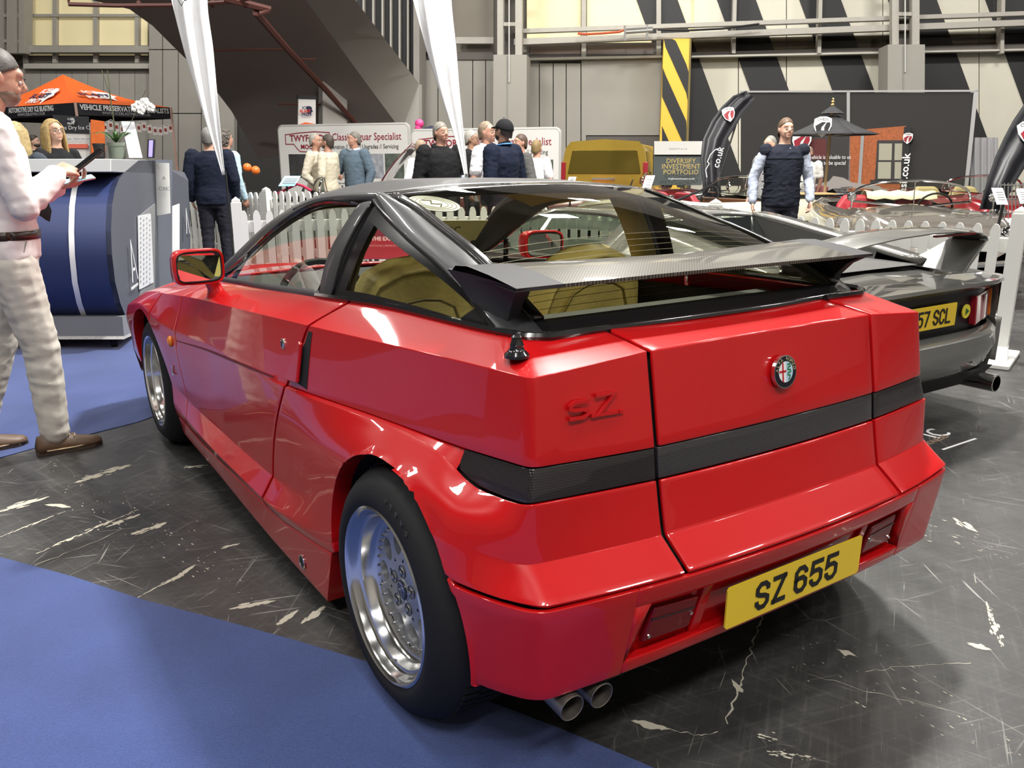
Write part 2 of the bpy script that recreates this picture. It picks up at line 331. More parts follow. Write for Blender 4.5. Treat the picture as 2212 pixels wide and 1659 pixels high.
def side(r,y):                         # returns (u,y,z)
    def fn(i):
        c=REAR[i][2]
        if y<-.28:
            s=SIDE[i](max(-.28,-.255 if i==8 else -.28)); yc=c[1]
            if yc>=-.28: t=1.0
            else: t=min(1,max(0,(y-yc)/(-.28-yc)))
            if i<6: t=.45*t+.55*t*(2-t)
            return np.array([c[0]*(1-t)+s[0]*t,y if yc<y else yc,c[2]*(1-t)+s[1]*t])
        s=SIDE[i](y); return np.array([s[0],y,s[1]])
    return lv(r,fn)
def rear(r,u):
    def fn(i):
        c0,g,c=REAR[i]; 
        if u<=.384: t=(u/.384)**2; return np.array([u,c0[0]+(g[0]-c0[0])*t,c0[1]+(g[1]-c0[1])*t])
        t=(u-.384)/(c[0]-.384); s0=(g[0]-c0[0])*2/.384; q=t**2; L=c[0]-.384
        dy=c[1]-g[0]; return np.array([u,g[0]+s0*L*t*(1-t)*.5+dy*(t*.45+q*.55),g[1]+(c[2]-g[1])*t])
    return lv(r,fn)
ARCH=((0,.312,.348),(2.51,.312,.352))
GR=.008
def wrap_row(r,yend,ustart=.3885,rc=.022):  # a row round the rear corner then forward to yend
    c=corner(r); P=[rear(r,u) for u in lin(ustart,c[0]-rc,9)]
    a=P[-1]; b=side(r,c[1]+rc*1.3)
    for t in (.25,.5,.75): P.append(a*(1-t)**2+c*2*t*(1-t)+b*t*t)
    ys=lin(c[1]+rc*1.3,-.28,4)[:-1]+lin(-.28,yend,int((yend+.28)/.022)+2)
    return P+[side(r,y) for y in ys]
def side_row(r,y0,y1,n): return [side(r,y) for y in lin(y0,y1,n)]
def panel(name,rows,parent,m=RED,arch=None,solid=.012,both=True,skip=None,bevel=.004,smooth=34,label=None,flip=False,lip=.05):
    P=np.array(rows); nr,nc=P.shape[:2]; mb=MB()
    if arch is not None:
        ay,az,ar=arch; Q=P.copy(); ins=np.zeros((nr,nc),bool)
        d=np.hypot(P[:,:,1]-ay,P[:,:,2]-az); ins=d<ar
        for i in range(nr):
            for j in range(nc):
                if ins[i,j]:
                    near=any(0<=i+a<nr and 0<=j+b<nc and not ins[i+a,j+b] for a in (-1,0,1) for b in (-1,0,1))
                    if near: k=ar/max(d[i,j],1e-6); Q[i,j,1]=ay+(P[i,j,1]-ay)*k; Q[i,j,2]=az+(P[i,j,2]-az)*k
        keep=lambda i,j: not all(ins[a,b] for a,b in ((i,j),(i+1,j),(i,j+1),(i+1,j+1)))
        P=Q
    else: keep=lambda i,j:True
    vs=[tuple(p) for r in P for p in r]; fs=[]
    for i in range(nr-1):
        for j in range(nc-1):
            if keep(i,j) and not (skip and skip(P[i,j],P[i+1,j+1],i,j)): fs.append((i*nc+j,i*nc+j+1,(i+1)*nc+j+1,(i+1)*nc+j))
    out=[]
    for sgn in ((1,-1) if both else (1,)):
        mb=MB(); vv=[(sgn*x,y,z) for x,y,z in vs]; ff=[f if (sgn==1)!=flip else f[::-1] for f in fs]; mb.add(vv,ff)
        me=mesh(name,mb,m,smooth); bm=bmesh.new(); bm.from_mesh(me)
        bmesh.ops.dissolve_degenerate(bm,dist=1e-5,edges=bm.edges)
        if arch is not None and lip:
            av=[v for v in bm.verts if abs(math.hypot(v.co.y-arch[0],v.co.z-arch[1])-arch[2])<.004]; bmesh.ops.remove_doubles(bm,verts=av,dist=.009)
            be=[e for e in bm.edges if e.is_boundary and all(abs(math.hypot(v.co.y-arch[0],v.co.z-arch[1])-arch[2])<.004 for v in e.verts)]
            r=bmesh.ops.extrude_edge_only(bm,edges=be)
            for v in r['geom']:
                if isinstance(v,bmesh.types.BMVert): v.co.x-=sgn*lip
        loose=[v for v in bm.verts if not v.link_faces]; bmesh.ops.delete(bm,geom=loose,context='VERTS')
        bm.to_mesh(me); bm.free(); me.set_sharp_from_angle(angle=math.radians(smooth))
        out.append(obj(name,me,None,parent,bevel=0,solid=solid,label=label,off=-1))
        if bevel:
            d=out[-1].modifiers.new('b','BEVEL'); d.width=bevel; d.segments=3; d.limit_method='ANGLE'; d.angle_limit=math.radians(20)
    return out
sz=thing('coupe_car','red wedge-shaped two-door coupe with black roof, rear wing and yellow plate','car')
def gapy(r):                           # rear edge of the door, at level r
    z=side(r,.7)[2]; return float(interp(((.19,.965),(.25,.93),(.45,.85),(.65,.72),(.80,.62),(.88,.565),(.95,.47)))(z)[0])
def rows(a,b,sub):
    out=[a]
    i=a
    while i<b-1e-6:
        n=sub[int(i)] if isinstance(sub,dict) else sub
        for k in range(1,n+1): out.append(int(i)+k/n)
        i=int(i)+1
    return out
# rear quarter: a wrap around the corner up to the door gap, arch cut out, lamp opening left free
SUB={0:4,1:1,2:6,3:8,4:6,5:2,6:8,7:4}
R1=rows(2,5,SUB); lowq=[]
for r in R1: lowq.append(wrap_row(r,gapy(r)-GR))
mxn=min(len(q) for q in lowq)
def wrapN(r,yend,n=88,ustart=.3905,rc=.022):
    c=corner(r); P=[rear(r,u) for u in lin(ustart,c[0]-rc,9)]; a=P[-1]; y0=max(c[1]+rc*1.3,-.44); b=side(r,y0)
    for t in (.25,.5,.75): P.append(a*(1-t)**2+c*2*t*(1-t)+b*t*t)
    return P+[side(r,y) for y in lin(y0,yend,n+8)]
panel('rear_quarter_panel',[wrapN(r,gapy(r)-GR) for r in R1],sz,arch=ARCH[0],label='flared lower quarter with the wheel arch')
panel('rear_quarter_band',[wrapN(6,gapy(6)-GR)]+[wrapN(r,gapy(r)-GR) for r in rows(6,8,SUB)][1:],sz,label='flat upper band running from door to tail')
panel('rear_quarter_foot',[side_row(r,.30,gapy(r)-GR,40) for r in (1.04,1.3,1.6,2.0)],sz,arch=ARCH[0],lip=.05)
# shelf closing the step between flank and band
panel('quarter_step',[[side(5,y) for y in lin(-.205,gapy(5)-GR,40)],[side(6,y)*[1,1,1]-[.012,0,0] for y in lin(-.205,gapy(6)-GR,40)]],sz,solid=0,bevel=0)
# boot lid upper and lower, full width
def mid(r,u1=.3775,n=12): return [rear(r,abs(u))*[1 if u>=0 else -1,1,1] for u in lin(-u1,u1,2*n+1)]
panel('boot_lid',[mid(r) for r in rows(6,8,SUB)],sz,both=False,flip=False)
panel('boot_lid_lower',[mid(r) for r in rows(2,5,SUB)],sz,both=False)
# tail lamps
LAMP=mat('smoked red lamp',(.030,.012,.014),.22,coat=.8,bump=.0)
def lampmat(name,col):
    m=bpy.data.materials.new(name); m.use_nodes=True; nt=m.node_tree; b=nt.nodes['Principled BSDF']; b.inputs['Base Color'].default_value=col+(1,); b.inputs['Roughness'].default_value=.25; b.inputs['Coat Weight'].default_value=1; b.inputs['Coat Roughness'].default_value=.05
    tc=nt.nodes.new('ShaderNodeTexCoord'); w=nt.nodes.new('ShaderNodeTexWave'); w.bands_direction='Z'; w.inputs['Scale'].default_value=60; w2=nt.nodes.new('ShaderNodeTexWave'); w2.bands_direction='X'; w2.inputs['Scale'].default_value=60
    mm=nt.nodes.new('ShaderNodeMath'); mm.operation='ADD'
    for q in (w,w2): nt.links.new(tc.outputs['Object'],q.inputs[0])
    nt.links.new(w.outputs['Fac'],mm.inputs[0]); nt.links.new(w2.outputs['Fac'],mm.inputs[1]); bp=nt.nodes.new('ShaderNodeBump'); bp.inputs['Strength'].default_value=.3; bp.inputs['Distance'].default_value=.001
    nt.links.new(mm.outputs[0],bp.inputs['Height']); nt.links.new(bp.outputs[0],b.inputs['Normal']); return m
LMC=lampmat('smoked reflector lamp',(.030,.028,.031)); LMS=lampmat('smoked side lamp',(.010,.007,.009)); LMR=mat('red fog lens',(.16,.003,.006),.3,coat=.35,spec=.3); AMB=mat('amber lens',(.75,.22,.01),.25,coat=1)
ins=lambda q:q-np.array([0,0,0])
def lamprow(t,u1=.379,n=10):
    r=5+t; return [(rear(r,abs(u))+[0,.004,0])*[1 if u>=0 else -1,1,1] for u in lin(-u1,u1,2*n+1)]
panel('centre_reflector_lamp',[lamprow(t) for t in (.04,.35,.65,.96)],sz,m=LMC,both=False,solid=.015,bevel=.002)
def lampwrap(t):
    r=5+t; c=corner(r); rc=.02; P=[rear(r,u) for u in lin(.389,c[0]-rc,9)]; a=P[-1]; b=side(r,c[1]+rc*1.3)
    for q in (.25,.5,.75): P.append(a*(1-q)**2+c*2*q*(1-q)+b*q*q)
    return [p-np.array([.004 if k>10 else 0,-.004 if k<11 else 0,0]) for k,p in enumerate(P+[side(r,y) for y in lin(c[1]+rc*1.3,-.203,12)])]
panel('tail_lamp',[lampwrap(t) for t in (.05,.35,.65,.95)],sz,m=LMS,solid=.012,bevel=.002)
# door, fender, sills
def doorrow(r,n=60): 
    return [side(r,y) for y in lin(gapy(r)+GR,1.96-.003,n)]
dr=panel('door',[doorrow(r) for r in rows(1.12,8,SUB)],sz)
fr=panel('front_wing',[side_row(r,1.96+.003,2.335 if r>3.3 else 2.30,26) for r in rows(1.12,8,SUB)],sz,arch=ARCH[1])
cl=panel('bonnet_side',[side_row(r,2.35,3.2,50) for r in rows(1.12,8,SUB)],sz,arch=ARCH[1])
def sillrow(t):
    r=t; z=side(r,.6)[2]; y0=.352+max(0,.275-side(r,.5)[2])*.55
    return [side(r,y) for y in lin(y0,2.16-.0,60)]
panel('sill',[sillrow(t) for t in (0,.15,.35,.55,.75,.93,1.0)],sz)
# rear return face of sill
panel('sill_end',[[side(t,.352+max(0,.275-side(t,.5)[2])*.55) for t in lin(0,1,6)],[side(t,.352+max(0,.275-side(t,.5)[2])*.55)*[1,1,1]-[.14,-.0,0] for t in lin(0,1,6)]],sz,solid=.0,bevel=0)
# bonnet top and nose
def bon(y,n=9): 
    e=side(8,y); zc=float(interp(((2.08,.862),(2.45,.83),(2.87,.78),(3.2,.73)))(y)[0])
    return [np.array([u,y,zc+(e[2]-zc)*(u/e[0])**2]) for u in lin(-e[0],e[0],2*n+1)] if 0 else [np.array([s*e[0],y,zc+(e[2]-zc)*s*s]) for s in lin(-1,1,2*n+1)]
panel('bonnet',[bon(y) for y in lin(2.12,3.2,24)],sz,both=False)
def nose(r):
    e=side(r,3.2); P=[]
    for s in lin(-1,1,25): P.append(np.array([e[0]*math.sin(s*PI/2),3.2+.24*math.cos(s*PI/2)**.8 if abs(s)<1 else 3.2,e[2]+(.03*(1-s*s) if r>6 else 0)]))
    return P
panel('nose',[nose(r) for r in rows(0,8,3)],sz,both=False,flip=True,solid=0)
panel('nose_top',[[np.array(p) for p in bon(3.2,12)],nose(8)],sz,both=False,flip=True,solid=0,bevel=0)
# rear bumper with lamp and plate recess
def bwrap(r):
    c=corner(r); rc=.03; P=[rear(r,u) for u in lin(.50,c[0]-rc,9)]; a=P[-1]; b=side(r,c[1]+rc*1.3)
    for q in (.2,.4,.6,.8): P.append(a*(1-q)**2+c*2*q*(1-q)+b*q*q)
    return P+[side(r,y) for y in lin(c[1]+rc*1.3,-.28,6)[:-1]+lin(-.28,0,14)]
# custom bumper profile: more upright than the plain loft
bump_rows=[bwrap(r) for r in lin(0,1,9)]
bump=panel('rear_bumper',bump_rows,sz,arch=ARCH[0],lip=.05)
def brow(z,y,u1=.50,k=1): return [np.array([u,y+(.017*(u/.384)**2)*k,z]) for u in lin(-u1,u1,33)]
def pr(t,u1=.5):
    return [rear(t,abs(u))*[1 if u>=0 else -1,1,1] for u in lin(-u1,u1,33)]
ZT,ZB=.446,.300
tT=(ZT-.268)/(.492-.268); tB=(ZB-.268)/(.492-.268)
top=[pr(t) for t in lin(1,tT,4)]; bot=[pr(t) for t in lin(tB,0,3)]
panel('bumper_upper_lip',top,sz,both=False,flip=True)
panel('bumper_lower_lip',bot,sz,both=False,flip=True)
# bumper pieces between recess and corner
def rec_u(t): return .462+(.500-.462)*(tT-t)/(tT-tB)
rin=lambda t,u:rear(t,u)+[0,.028,0]
panel('bumper_recess',[[rin(t,abs(s)*rec_u(t))*[1 if s>=0 else -1,1,1] for s in lin(-1,1,33)] for t in lin(tT,tB,4)],sz,both=False,flip=True,solid=.01,bevel=0)
panel('recess_edge',[pr(tT,.465),[p+[0,.03,0] for p in pr(tT,.465)]],sz,both=False,flip=True,solid=0,bevel=0)
panel('recess_edge',[[p+[0,.03,0] for p in pr(tB,.499)],pr(tB,.499)],sz,both=False,flip=True,solid=0,bevel=0)
panel('bumper_side_lip',[[rear(t,u) for u in lin(rec_u(t),.50,4)] for t in lin(tB,tT,4)],sz,flip=False,solid=.028,bevel=0)
# recess bars beside the plate
for s in (1,-1):
    b=MB(); 
    for u0,u1 in ((.272,.300),):
        q=[rin(tB,u0),rin(tB,u1),rin(tT,u1),rin(tT,u0)]; b.prism([(s*p[0],p[1]-.012,p[2]) for p in q],(0,.012,0))
    obj('recess_rib',b,RED,sz,bevel=.003)
    mb=MB(); q=[(.450,.328),(.316,.328),(.314,.414),(.438,.420)]
    mb.prism([(s*u,rear((z-.268)/.224,u)[1]+.010,z) for u,z in q],(0,.016,0)); rl=obj('rear_fog_lamp',mb,LMR,sz,bevel=.006)
    mb=MB(); q2=[(.440,.392),(.320,.388),(.320,.385),(.440,.389)]; mb.prism([(s*u,rear((z-.268)/.224,u)[1]+.008,z) for u,z in q2],(0,.006,0)); obj('lens_line',mb,LMS,rl)
    for u,z in ((.438,.345),(.327,.372)):
        obj('screw',MB().lathe([(0,-.003),(.004,-.003),(.005,0)],8,'y',(s*u,rear((z-.268)/.224,u)[1]+.009,z)),CHR,rl)
# number plate
YEL=mat('plate yellow',(.86,.60,.03),.35,coat=.3)
PM=Matrix(frame((0,-.572,.367),(1,0,0),(0,-.02,1)))
pl_=MB(); w2,h2,rr=.2456,.052,.006
pp=[(-w2+rr,-h2),(w2-rr,-h2),(w2,-h2+rr),(w2,h2-rr),(w2-rr,h2),(-w2+rr,h2),(-w2,h2-rr),(-w2,-h2+rr)]
pl_.prism([PM@Vector((x,y,0)) for x,y in pp],PM.to_3x3()@Vector((0,0,-.004)))
plate=obj('number_plate',pl_,YEL,sz,smooth=None)
def glyph(ch,w,h):
    c=.17*h
    g={'S':[[(w,h*.80),(w,h*.86),(w-c,h),(c,h),(0,h-c),(0,h*.62),(c,h*.53),(w-c,h*.47),(w,h*.38),(w,c),(w-c,0),(c,0),(0,c),(0,h*.20)]],
       'Z':[[(0,h),(w,h)],[(w-.03*w,h),(.03*w,0)],[(0,0),(w,0)]],
       '6':[[(w,h*.82),(w,h-c),(w-c,h),(c,h),(0,h-c),(0,c),(c,0),(w-c,0),(w,c),(w,h*.42),(w-c,h*.56),(c,h*.56),(0,h*.48)]],
       '5':[[(w,h),(.08*w,h),(0,h*.56),(c,h*.62),(w-c,h*.62),(w,h*.50),(w,c),(w-c,0),(c,0),(0,c),(0,h*.18)]],
       '9':[[(0,h*.18),(0,c),(c,0),(w-c,0),(w,c),(w,h-c),(w-c,h),(c,h),(0,h-c),(0,h*.58),(c,h*.44),(w-c,h*.44),(w,h*.52)]],
       '7':[[(0,h),(w,h),(w*.35,0)]],'C':[[(w,h*.78),(w,h-c),(w-c,h),(c,h),(0,h-c),(0,c),(c,0),(w-c,0),(w,c),(w,h*.22)]],'L':[[(0,h),(0,0),(w,0)]]}
    return g[ch]
def plate_text(s,w,h,gap,sp,th,M,parent,m,x0=None):
    tw=sum(sp if ch==' ' else w+gap for ch in s)-gap; x=-tw/2
    for ch in s:
        if ch==' ': x+=sp; continue
        mb=MB(); stroke(mb,M@Matrix.Translation((x,-h/2,.0005)),glyph(ch,w,h),th); obj('character',mb,m,parent,smooth=None); x+=w+gap
plate_text('SZ 655',.036,.060,.0225,.020,.0115,PM,plate,BLACK)
# badge
BM=Matrix(frame((0,-.481,.860),(1,0,0),(0,.128,.99))); bz=thing=thing
def disc(mb,M,r,z0,z1,n=32,r0=0):
    o=[M@Vector((r*math.cos(2*PI*i/n),r*math.sin(2*PI*i/n),z1)) for i in range(n)]; i_=[M@Vector((r*math.cos(2*PI*i/n),r*math.sin(2*PI*i/n),z0)) for i in range(n)]
    mb.add(o,[tuple(range(n))]); mb.grid([i_,o],close=True)
    return mb
badge=obj('round_badge',disc(MB(),BM,.039,-.004,.005),CHR,sz)
NAVY=mat('badge navy',(.006,.007,.014),.3); GRN=mat('badge green',(.01,.18,.05),.4); LBL=mat('badge pale blue',(.45,.62,.75),.4); BRED=mat('badge red',(.5,.01,.02),.4)
obj('badge_ring',disc(MB(),BM,.0365,.004,.0056),NAVY,badge)
half=lambda a0:[BM@Vector((.0245*math.cos(math.radians(a0+180*i/16)),.0245*math.sin(math.radians(a0+180*i/16)),.0058)) for i in range(17)]
nz=BM.to_3x3()@Vector((0,0,.0006))
obj('badge_left_half',MB().prism(half(90),nz),WHITEP,badge,smooth=None); obj('badge_right_half',MB().prism(half(-90),nz),LBL,badge,smooth=None)
mb=MB(); MM=BM@Matrix.Translation((0,0,.0066)); stroke(mb,MM,[[(-.011,-.020),(-.011,.020)],[(-.0215,.002),(-.002,.002)]],.0045,.0006); obj('badge_cross',mb,BRED,badge,smooth=None)
mb=MB(); stroke(mb,MM,[[(.006,.017),(.013,.018),(.015,.012),(.007,.010),(.006,.005),(.015,.004),(.016,-.001),(.007,-.003),(.007,-.008),(.014,-.009),(.013,-.015),(.009,-.018)]],.003,.0006); obj('badge_serpent',mb,GRN,badge,smooth=None)
for k,chh in enumerate('ALFA ROMEO'):
    if chh==' ': continue
    a=math.radians(168-k*17.5); text('badge_letter',chh,.0115,mat('badge gold',(.75,.62,.35),.3,.6),BM@Matrix.Translation((.0305*math.cos(a),.0305*math.sin(a),.006))@Matrix.Rotation(a-PI/2,4,'Z'),badge,ext=.0004)
# raised S.Z. lettering
SM=Matrix(frame((-.590,-.4365,.836),(.99,-.10,-.004),(.0,.11,.99)))
mb=MB(); w,h=.040,.032
stroke(mb,SM,[[(w,h),(.012,h),(0,h*.8),(0,h*.62),(.010,h*.52),(w-.010,h*.5),(w,h*.38),(w,h*.18),(w-.01,0),(0,0)]],.0075,.006)
stroke(mb,SM,[[(w+.012,0),(w+.016,0)]],.0075,.006)
stroke(mb,SM,[[(w+.024,h*1.25),(w+.066,h*1.25),(w+.027,.0),(w+.070,.0)]],.0075,.006)
stroke(mb,SM,[[(w+.080,0),(w+.082,0)]],.0075,.006)
obj('raised_lettering',mb,RED,sz,smooth=None)
# ---------------------------------------------------------------- coupe: greenhouse
A3=lambda *p:np.array(p,float)
def poly3(keys):                       # smooth curve through 3D keys, parameter 0..1
    f=interp([(i/(len(keys)-1),)+tuple(k) for i,k in enumerate(keys)]); return lambda t:f(t)
cG=poly3([(.645,2.00,.842),(.607,1.68,.965),(.572,1.40,1.088),(.543,1.20,1.163),(.525,1.05,1.200),(.520,.90,1.214),(.520,.70,1.214)])
cW=poly3([(.615,2.13,.838),(.565,1.84,.985),(.515,1.62,1.095),(.465,1.44,1.168),(.43,1.255,1.216)])
def strip(a,b,bulge=(0,0,0),n=4):
    return [a+(b-a)*t+A3(*bulge)*4*t*(1-t) for t in lin(0,1,n)]
# A pillar strip
nA=18
panel('windscreen_pillar',[strip(cG(t*.74),cW(t),(.01,0,.008)) for t in lin(0,1,nA)],sz,m=BLKS,solid=.03,flip=False)
def roofrow(t):                        # t 0 header .. 1 rear edge
    g=cG(.74+.26*t) if t<.72 else None; y=1.26+(.575-1.26)*t
    e=interp(((0,.535,1.172),(.25,.527,1.205),(.6,.523,1.228),(1,.502,1.243)))(t); zc=interp(((0,1.262),(.35,1.277),(.7,1.278),(1,1.268)))(t)[0]
    return [A3(s*e[0],y+.03*(1-s*s)*(1-t),e[1]+(zc-e[1])*(1-abs(s)**3.2)) for s in lin(-1,1,25)]
panel('roof',[roofrow(t) for t in lin(0,1,16)],sz,m=BLKS,both=False,solid=.03,bevel=0,flip=True)
# windscreen
GLS=glass('coupe window glass',(.84,.86,.80),.9)
GLR=glass('coupe rear glass',(.82,.82,.72),.85)
def wsrow(t):
    e=cW(t); return [A3(s*e[0],e[1]+(.13-.09*t)*(1-s*s),e[2]+.03*(1-s*s)) for s in lin(-1,1,17)]
panel('windscreen',[wsrow(t) for t in lin(0,1,12)],sz,m=GLS,both=False,solid=0,bevel=0,flip=True)
# B pillar
bB=[A3(.668,.715,.937),A3(.625,.72,1.06),A3(.570,.712,1.15),A3(.522,.705,1.213)]; bF=[A3(.664,.61,.945),A3(.622,.615,1.06),A3(.572,.61,1.15),A3(.520,.60,1.226)]
fa,fb=poly3([tuple(p) for p in bB]),poly3([tuple(p) for p in bF])
panel('centre_pillar',[strip(fb(t),fa(t),(.004,0,0),3) for t in lin(0,1,10)],sz,m=BLKS,solid=.04,flip=False)
panel('pillar_seam',[strip(fb(t)+A3(.004,-.003,.002),fb(t)+A3(.002,.007,.002),(0,0,0),2) for t in lin(0,1,10)],sz,m=CHR if 0 else BLKP,solid=.006,flip=False,bevel=0)
# door glass
def dg(t):                             # t along the belt from the A pillar base to the B pillar
    g=cG(t); y=g[1]; b=side(8,min(y,1.98)); b=A3(b[0]-.012,b[1],b[2]+.012); g=g-A3(.006,0,.004)
    if y<.72: y=.72
    return strip(b,g,(.012,0,0),6)
panel('door_glass',[dg(t) for t in lin(.03,1,30)],sz,m=GLS,solid=0,bevel=0,flip=False)
panel('belt_moulding',[[side(8,y)+A3(.004,0,-.004) for y in lin(.70,1.99,40)],[side(8,y)+A3(-.004,0,.018) for y in lin(.70,1.99,40)]],sz,m=BLKS,solid=.012,bevel=0)
mb=MB(); p=[cG(t) for t in lin(0,1,24)]; 
for s in (1,-1): obj('window_seal',MB().tube([(s*(q[0]+.001),q[1],q[2]-.004) for q in p]+[(s*.665,.712,.945)],.007,6),BLKP,sz)
panel('quarter_light_post',[strip(A3(.648,1.70,.872),A3(.648,1.67,.872)),strip(A3(.60,1.62,.985),A3(.60,1.59,.985))],sz,m=BLKP,solid=.01,bevel=0,flip=False)
# rear quarter window and buttress
cO=poly3([(.520,.60,1.226),(.545,.46,1.185),(.566,.30,1.143),(.583,.10,1.092),(.596,-.06,1.040),(.604,-.15,1.002),(.604,-.205,.972)])
cI=poly3([(.498,.578,1.247),(.492,.42,1.211),(.500,.267,1.168),(.515,.07,1.114),(.524,-.06,1.068),(.530,-.16,1.027),(.534,-.276,.973)])
def qw(s):
    o=cO(s); bs=interp(((0,.664,.61,.947),(.35,.645,.36,.962),(.7,.620,0,.972),(1,.600,-.203,.972)))(s); b=A3(*bs); return b-A3(.004,0,0),o-A3(.004,0,.004)
def qwp(s,t): b,o=qw(s); return b+(o-b)*t+A3(.014,0,0)*4*t*(1-t)*(1-s)
def qgrid(s0,s1,t0,t1,n=14,m=6): return [[qwp(s,t) for s in lin(s0,s1,n)] for t in lin(t0,t1,m)]
tb=lambda s:.10+.10*s
panel('quarter_window',[[qwp(s,tb(s)+(1-.16-tb(s))*t) for s in lin(.10,.74,14)] for t in lin(0,1,6)],sz,m=GLS,solid=0,bevel=0,flip=True)
for g in ([[qwp(s,tb(s)*t) for s in lin(0,1,20)] for t in lin(0,1,3)],[[qwp(s,.84+.16*t) for s in lin(0,1,20)] for t in lin(0,1,3)],
          [[qwp(s,tb(s)+(.84-tb(s))*t) for s in lin(0,.10,4)] for t in lin(0,1,6)],[[qwp(s,tb(s)+(.84-tb(s))*t) for s in lin(.74,1,5)] for t in lin(0,1,6)]):
    panel('quarter_window_frit',g,sz,m=BLKP,solid=0,bevel=0)
panel('rear_buttress',[strip(cO(t),cI(t),(.007,.002,.007),7) for t in lin(0,1,30)],sz,m=mat('graphite buttress',(.045,.047,.05),.34,.2,.35),solid=.03,flip=False,bevel=.003)
for s in (1,-1):
    obj('quarter_seal',MB().tube([(s*(cO(t)[0]+.003),cO(t)[1],cO(t)[2]-.003) for t in lin(0,1,24)],.006,6),BLKP,sz)
    obj('belt_seal',MB().tube([(s*(side(8,y)[0]+.0),y,side(8,y)[2]+.004) for y in lin(.705,-.25,24)]+[(s*.585,-.275,.976),(s*.54,-.298,.974),(s*.38,-.302,.975)],.009,6),BLKP,sz)
# rear glass with black edge
cC=poly3([(0,.560,1.268),(0,.40,1.240),(0,.24,1.205),(0,.04,1.146),(0,-.09,1.094),(0,-.19,1.045),(0,-.310,.972)])
def rg(s,t): e=cI(t); c=cC(t); q=1-abs(s)**2.2; return A3(s*e[0],e[1]+(c[1]-e[1])*q,e[2]+(c[2]-e[2])*q)
panel('rear_window',[[rg(s,t) for s in lin(-.95,.95,25)] for t in lin(.05,.93,24)],sz,m=GLR,both=False,solid=0,bevel=0,flip=True)
for g in ([[rg(s,t) for s in lin(-1,1,27)] for t in lin(0,.05,3)],[[rg(s,t) for s in lin(-1,1,27)] for t in lin(.93,1,4)]):
    panel('rear_window_frit',g,sz,m=BLKP,both=False,solid=.006,bevel=0,flip=True)
panel('rear_window_frit',[[rg(s,t) for s in lin(.95,1,3)] for t in lin(.05,.93,24)],sz,m=BLKP,solid=.006,bevel=0)
for t in lin(.50,.88,11):
    obj('heater_wire',MB().tube([tuple(rg(s,t)-A3(0,0,.003)) for s in lin(-.93,.93,17)],.0007,3,cap=False),mat('heater wire',(.12,.09,.05),.5),sz)
# headliner and inner pillar trim
HL=mat('tan headliner',(.24,.18,.075),.8,bump=.1,noisescale=80)
panel('headliner',[[p-A3(0,0,.036) for p in roofrow(t)] for t in lin(0,1,10)],sz,m=HL,both=False,solid=0,bevel=0)
panel('inner_pillar_trim',[strip(cO(t)-A3(.035,0,.012),cI(t)-A3(-.002,0,.034),(0,0,0),3) for t in lin(0,1,20)],sz,m=HL,solid=.004,flip=True,bevel=0)
panel('inner_centre_pillar',[strip(fb(t)-A3(.05,.03,.01),fa(t)-A3(.05,-.01,.01),(0,0,0),3) for t in lin(0,1,8)],sz,m=HL,solid=.004,flip=True,bevel=0)
# rear wing
CARB=bpy.data.materials.new('carbon weave'); CARB.use_nodes=True; nt=CARB.node_tree; b=nt.nodes['Principled BSDF']; tc=nt.nodes.new('ShaderNodeTexCoord'); ck=nt.nodes.new('ShaderNodeTexChecker'); ck.inputs['Scale'].default_value=230
ck.inputs[1].default_value=(.045,.042,.036,1); ck.inputs[2].default_value=(.16,.15,.125,1); mp=nt.nodes.new('ShaderNodeMapping'); mp.inputs['Scale'].default_value=(1,1,0); nt.links.new(tc.outputs['Object'],mp.inputs[0]); nt.links.new(mp.outputs[0],ck.inputs[0]); nt.links.new(ck.outputs[0],b.inputs['Base Color']); b.inputs['Roughness'].default_value=.32; b.inputs['Coat Weight'].default_value=.6; b.inputs['Metallic'].default_value=.5
def wing(u,k):                         # k 0..1 around the section
    le=A3(u,-.062+.047*(u/.61)**2,1.083+.008*(abs(u)/.61)); te=A3(u,-.322+.043*(u/.61)**2,1.086-.009*(abs(u)/.61)**2)
    sec=[(0,0),(.06,.012),(.25,.018),(.6,.013),(1,.002),(1,-.006),(.6,-.004),(.25,-.008),(.06,-.008),(0,0)]
    x,h=sec[k]; p=le+(te-le)*x; return A3(p[0],p[1],p[2]+h)
def wsec(u0,u1,n): return [[wing(u,k) for k in range(10)] for u in lin(u0,u1,n)]
wp=panel('rear_wing',wsec(-.50,.50,31),sz,m=CARB,both=False,solid=0,bevel=0,smooth=50,flip=True)
panel('wing_end',wsec(.50,.612,8),sz,m=BLKM,solid=0,bevel=0,smooth=50,flip=True)  # black tips put the wing's darker end reflections into the colour
for s in (1,-1):
    F=[[(.618,-.000,1.092),(.620,-.10,1.092),(.614,-.20,1.086),(.611,-.283,1.078)],[(.612,-.045,1.062),(.604,-.11,1.060),(.596,-.17,1.055),(.590,-.235,1.050)],[(.608,-.095,1.025),(.600,-.13,1.022),(.590,-.17,1.018),(.580,-.205,1.015)],[(.604,-.150,.983),(.600,-.165,.980),(.592,-.18,.978),(.584,-.195,.976)]]
    G=[[(p[0]-.03,p[1],p[2]) for p in r] for r in F]
    mb=MB(); full=[r+g[::-1]+[r[0]] for r,g in zip(F,G)]; mb.grid([[(s*p[0],p[1],p[2]) for p in r] for r in full],flip=(s==1)); obj('wing_fin',mb,BLKM,sz,smooth=60)
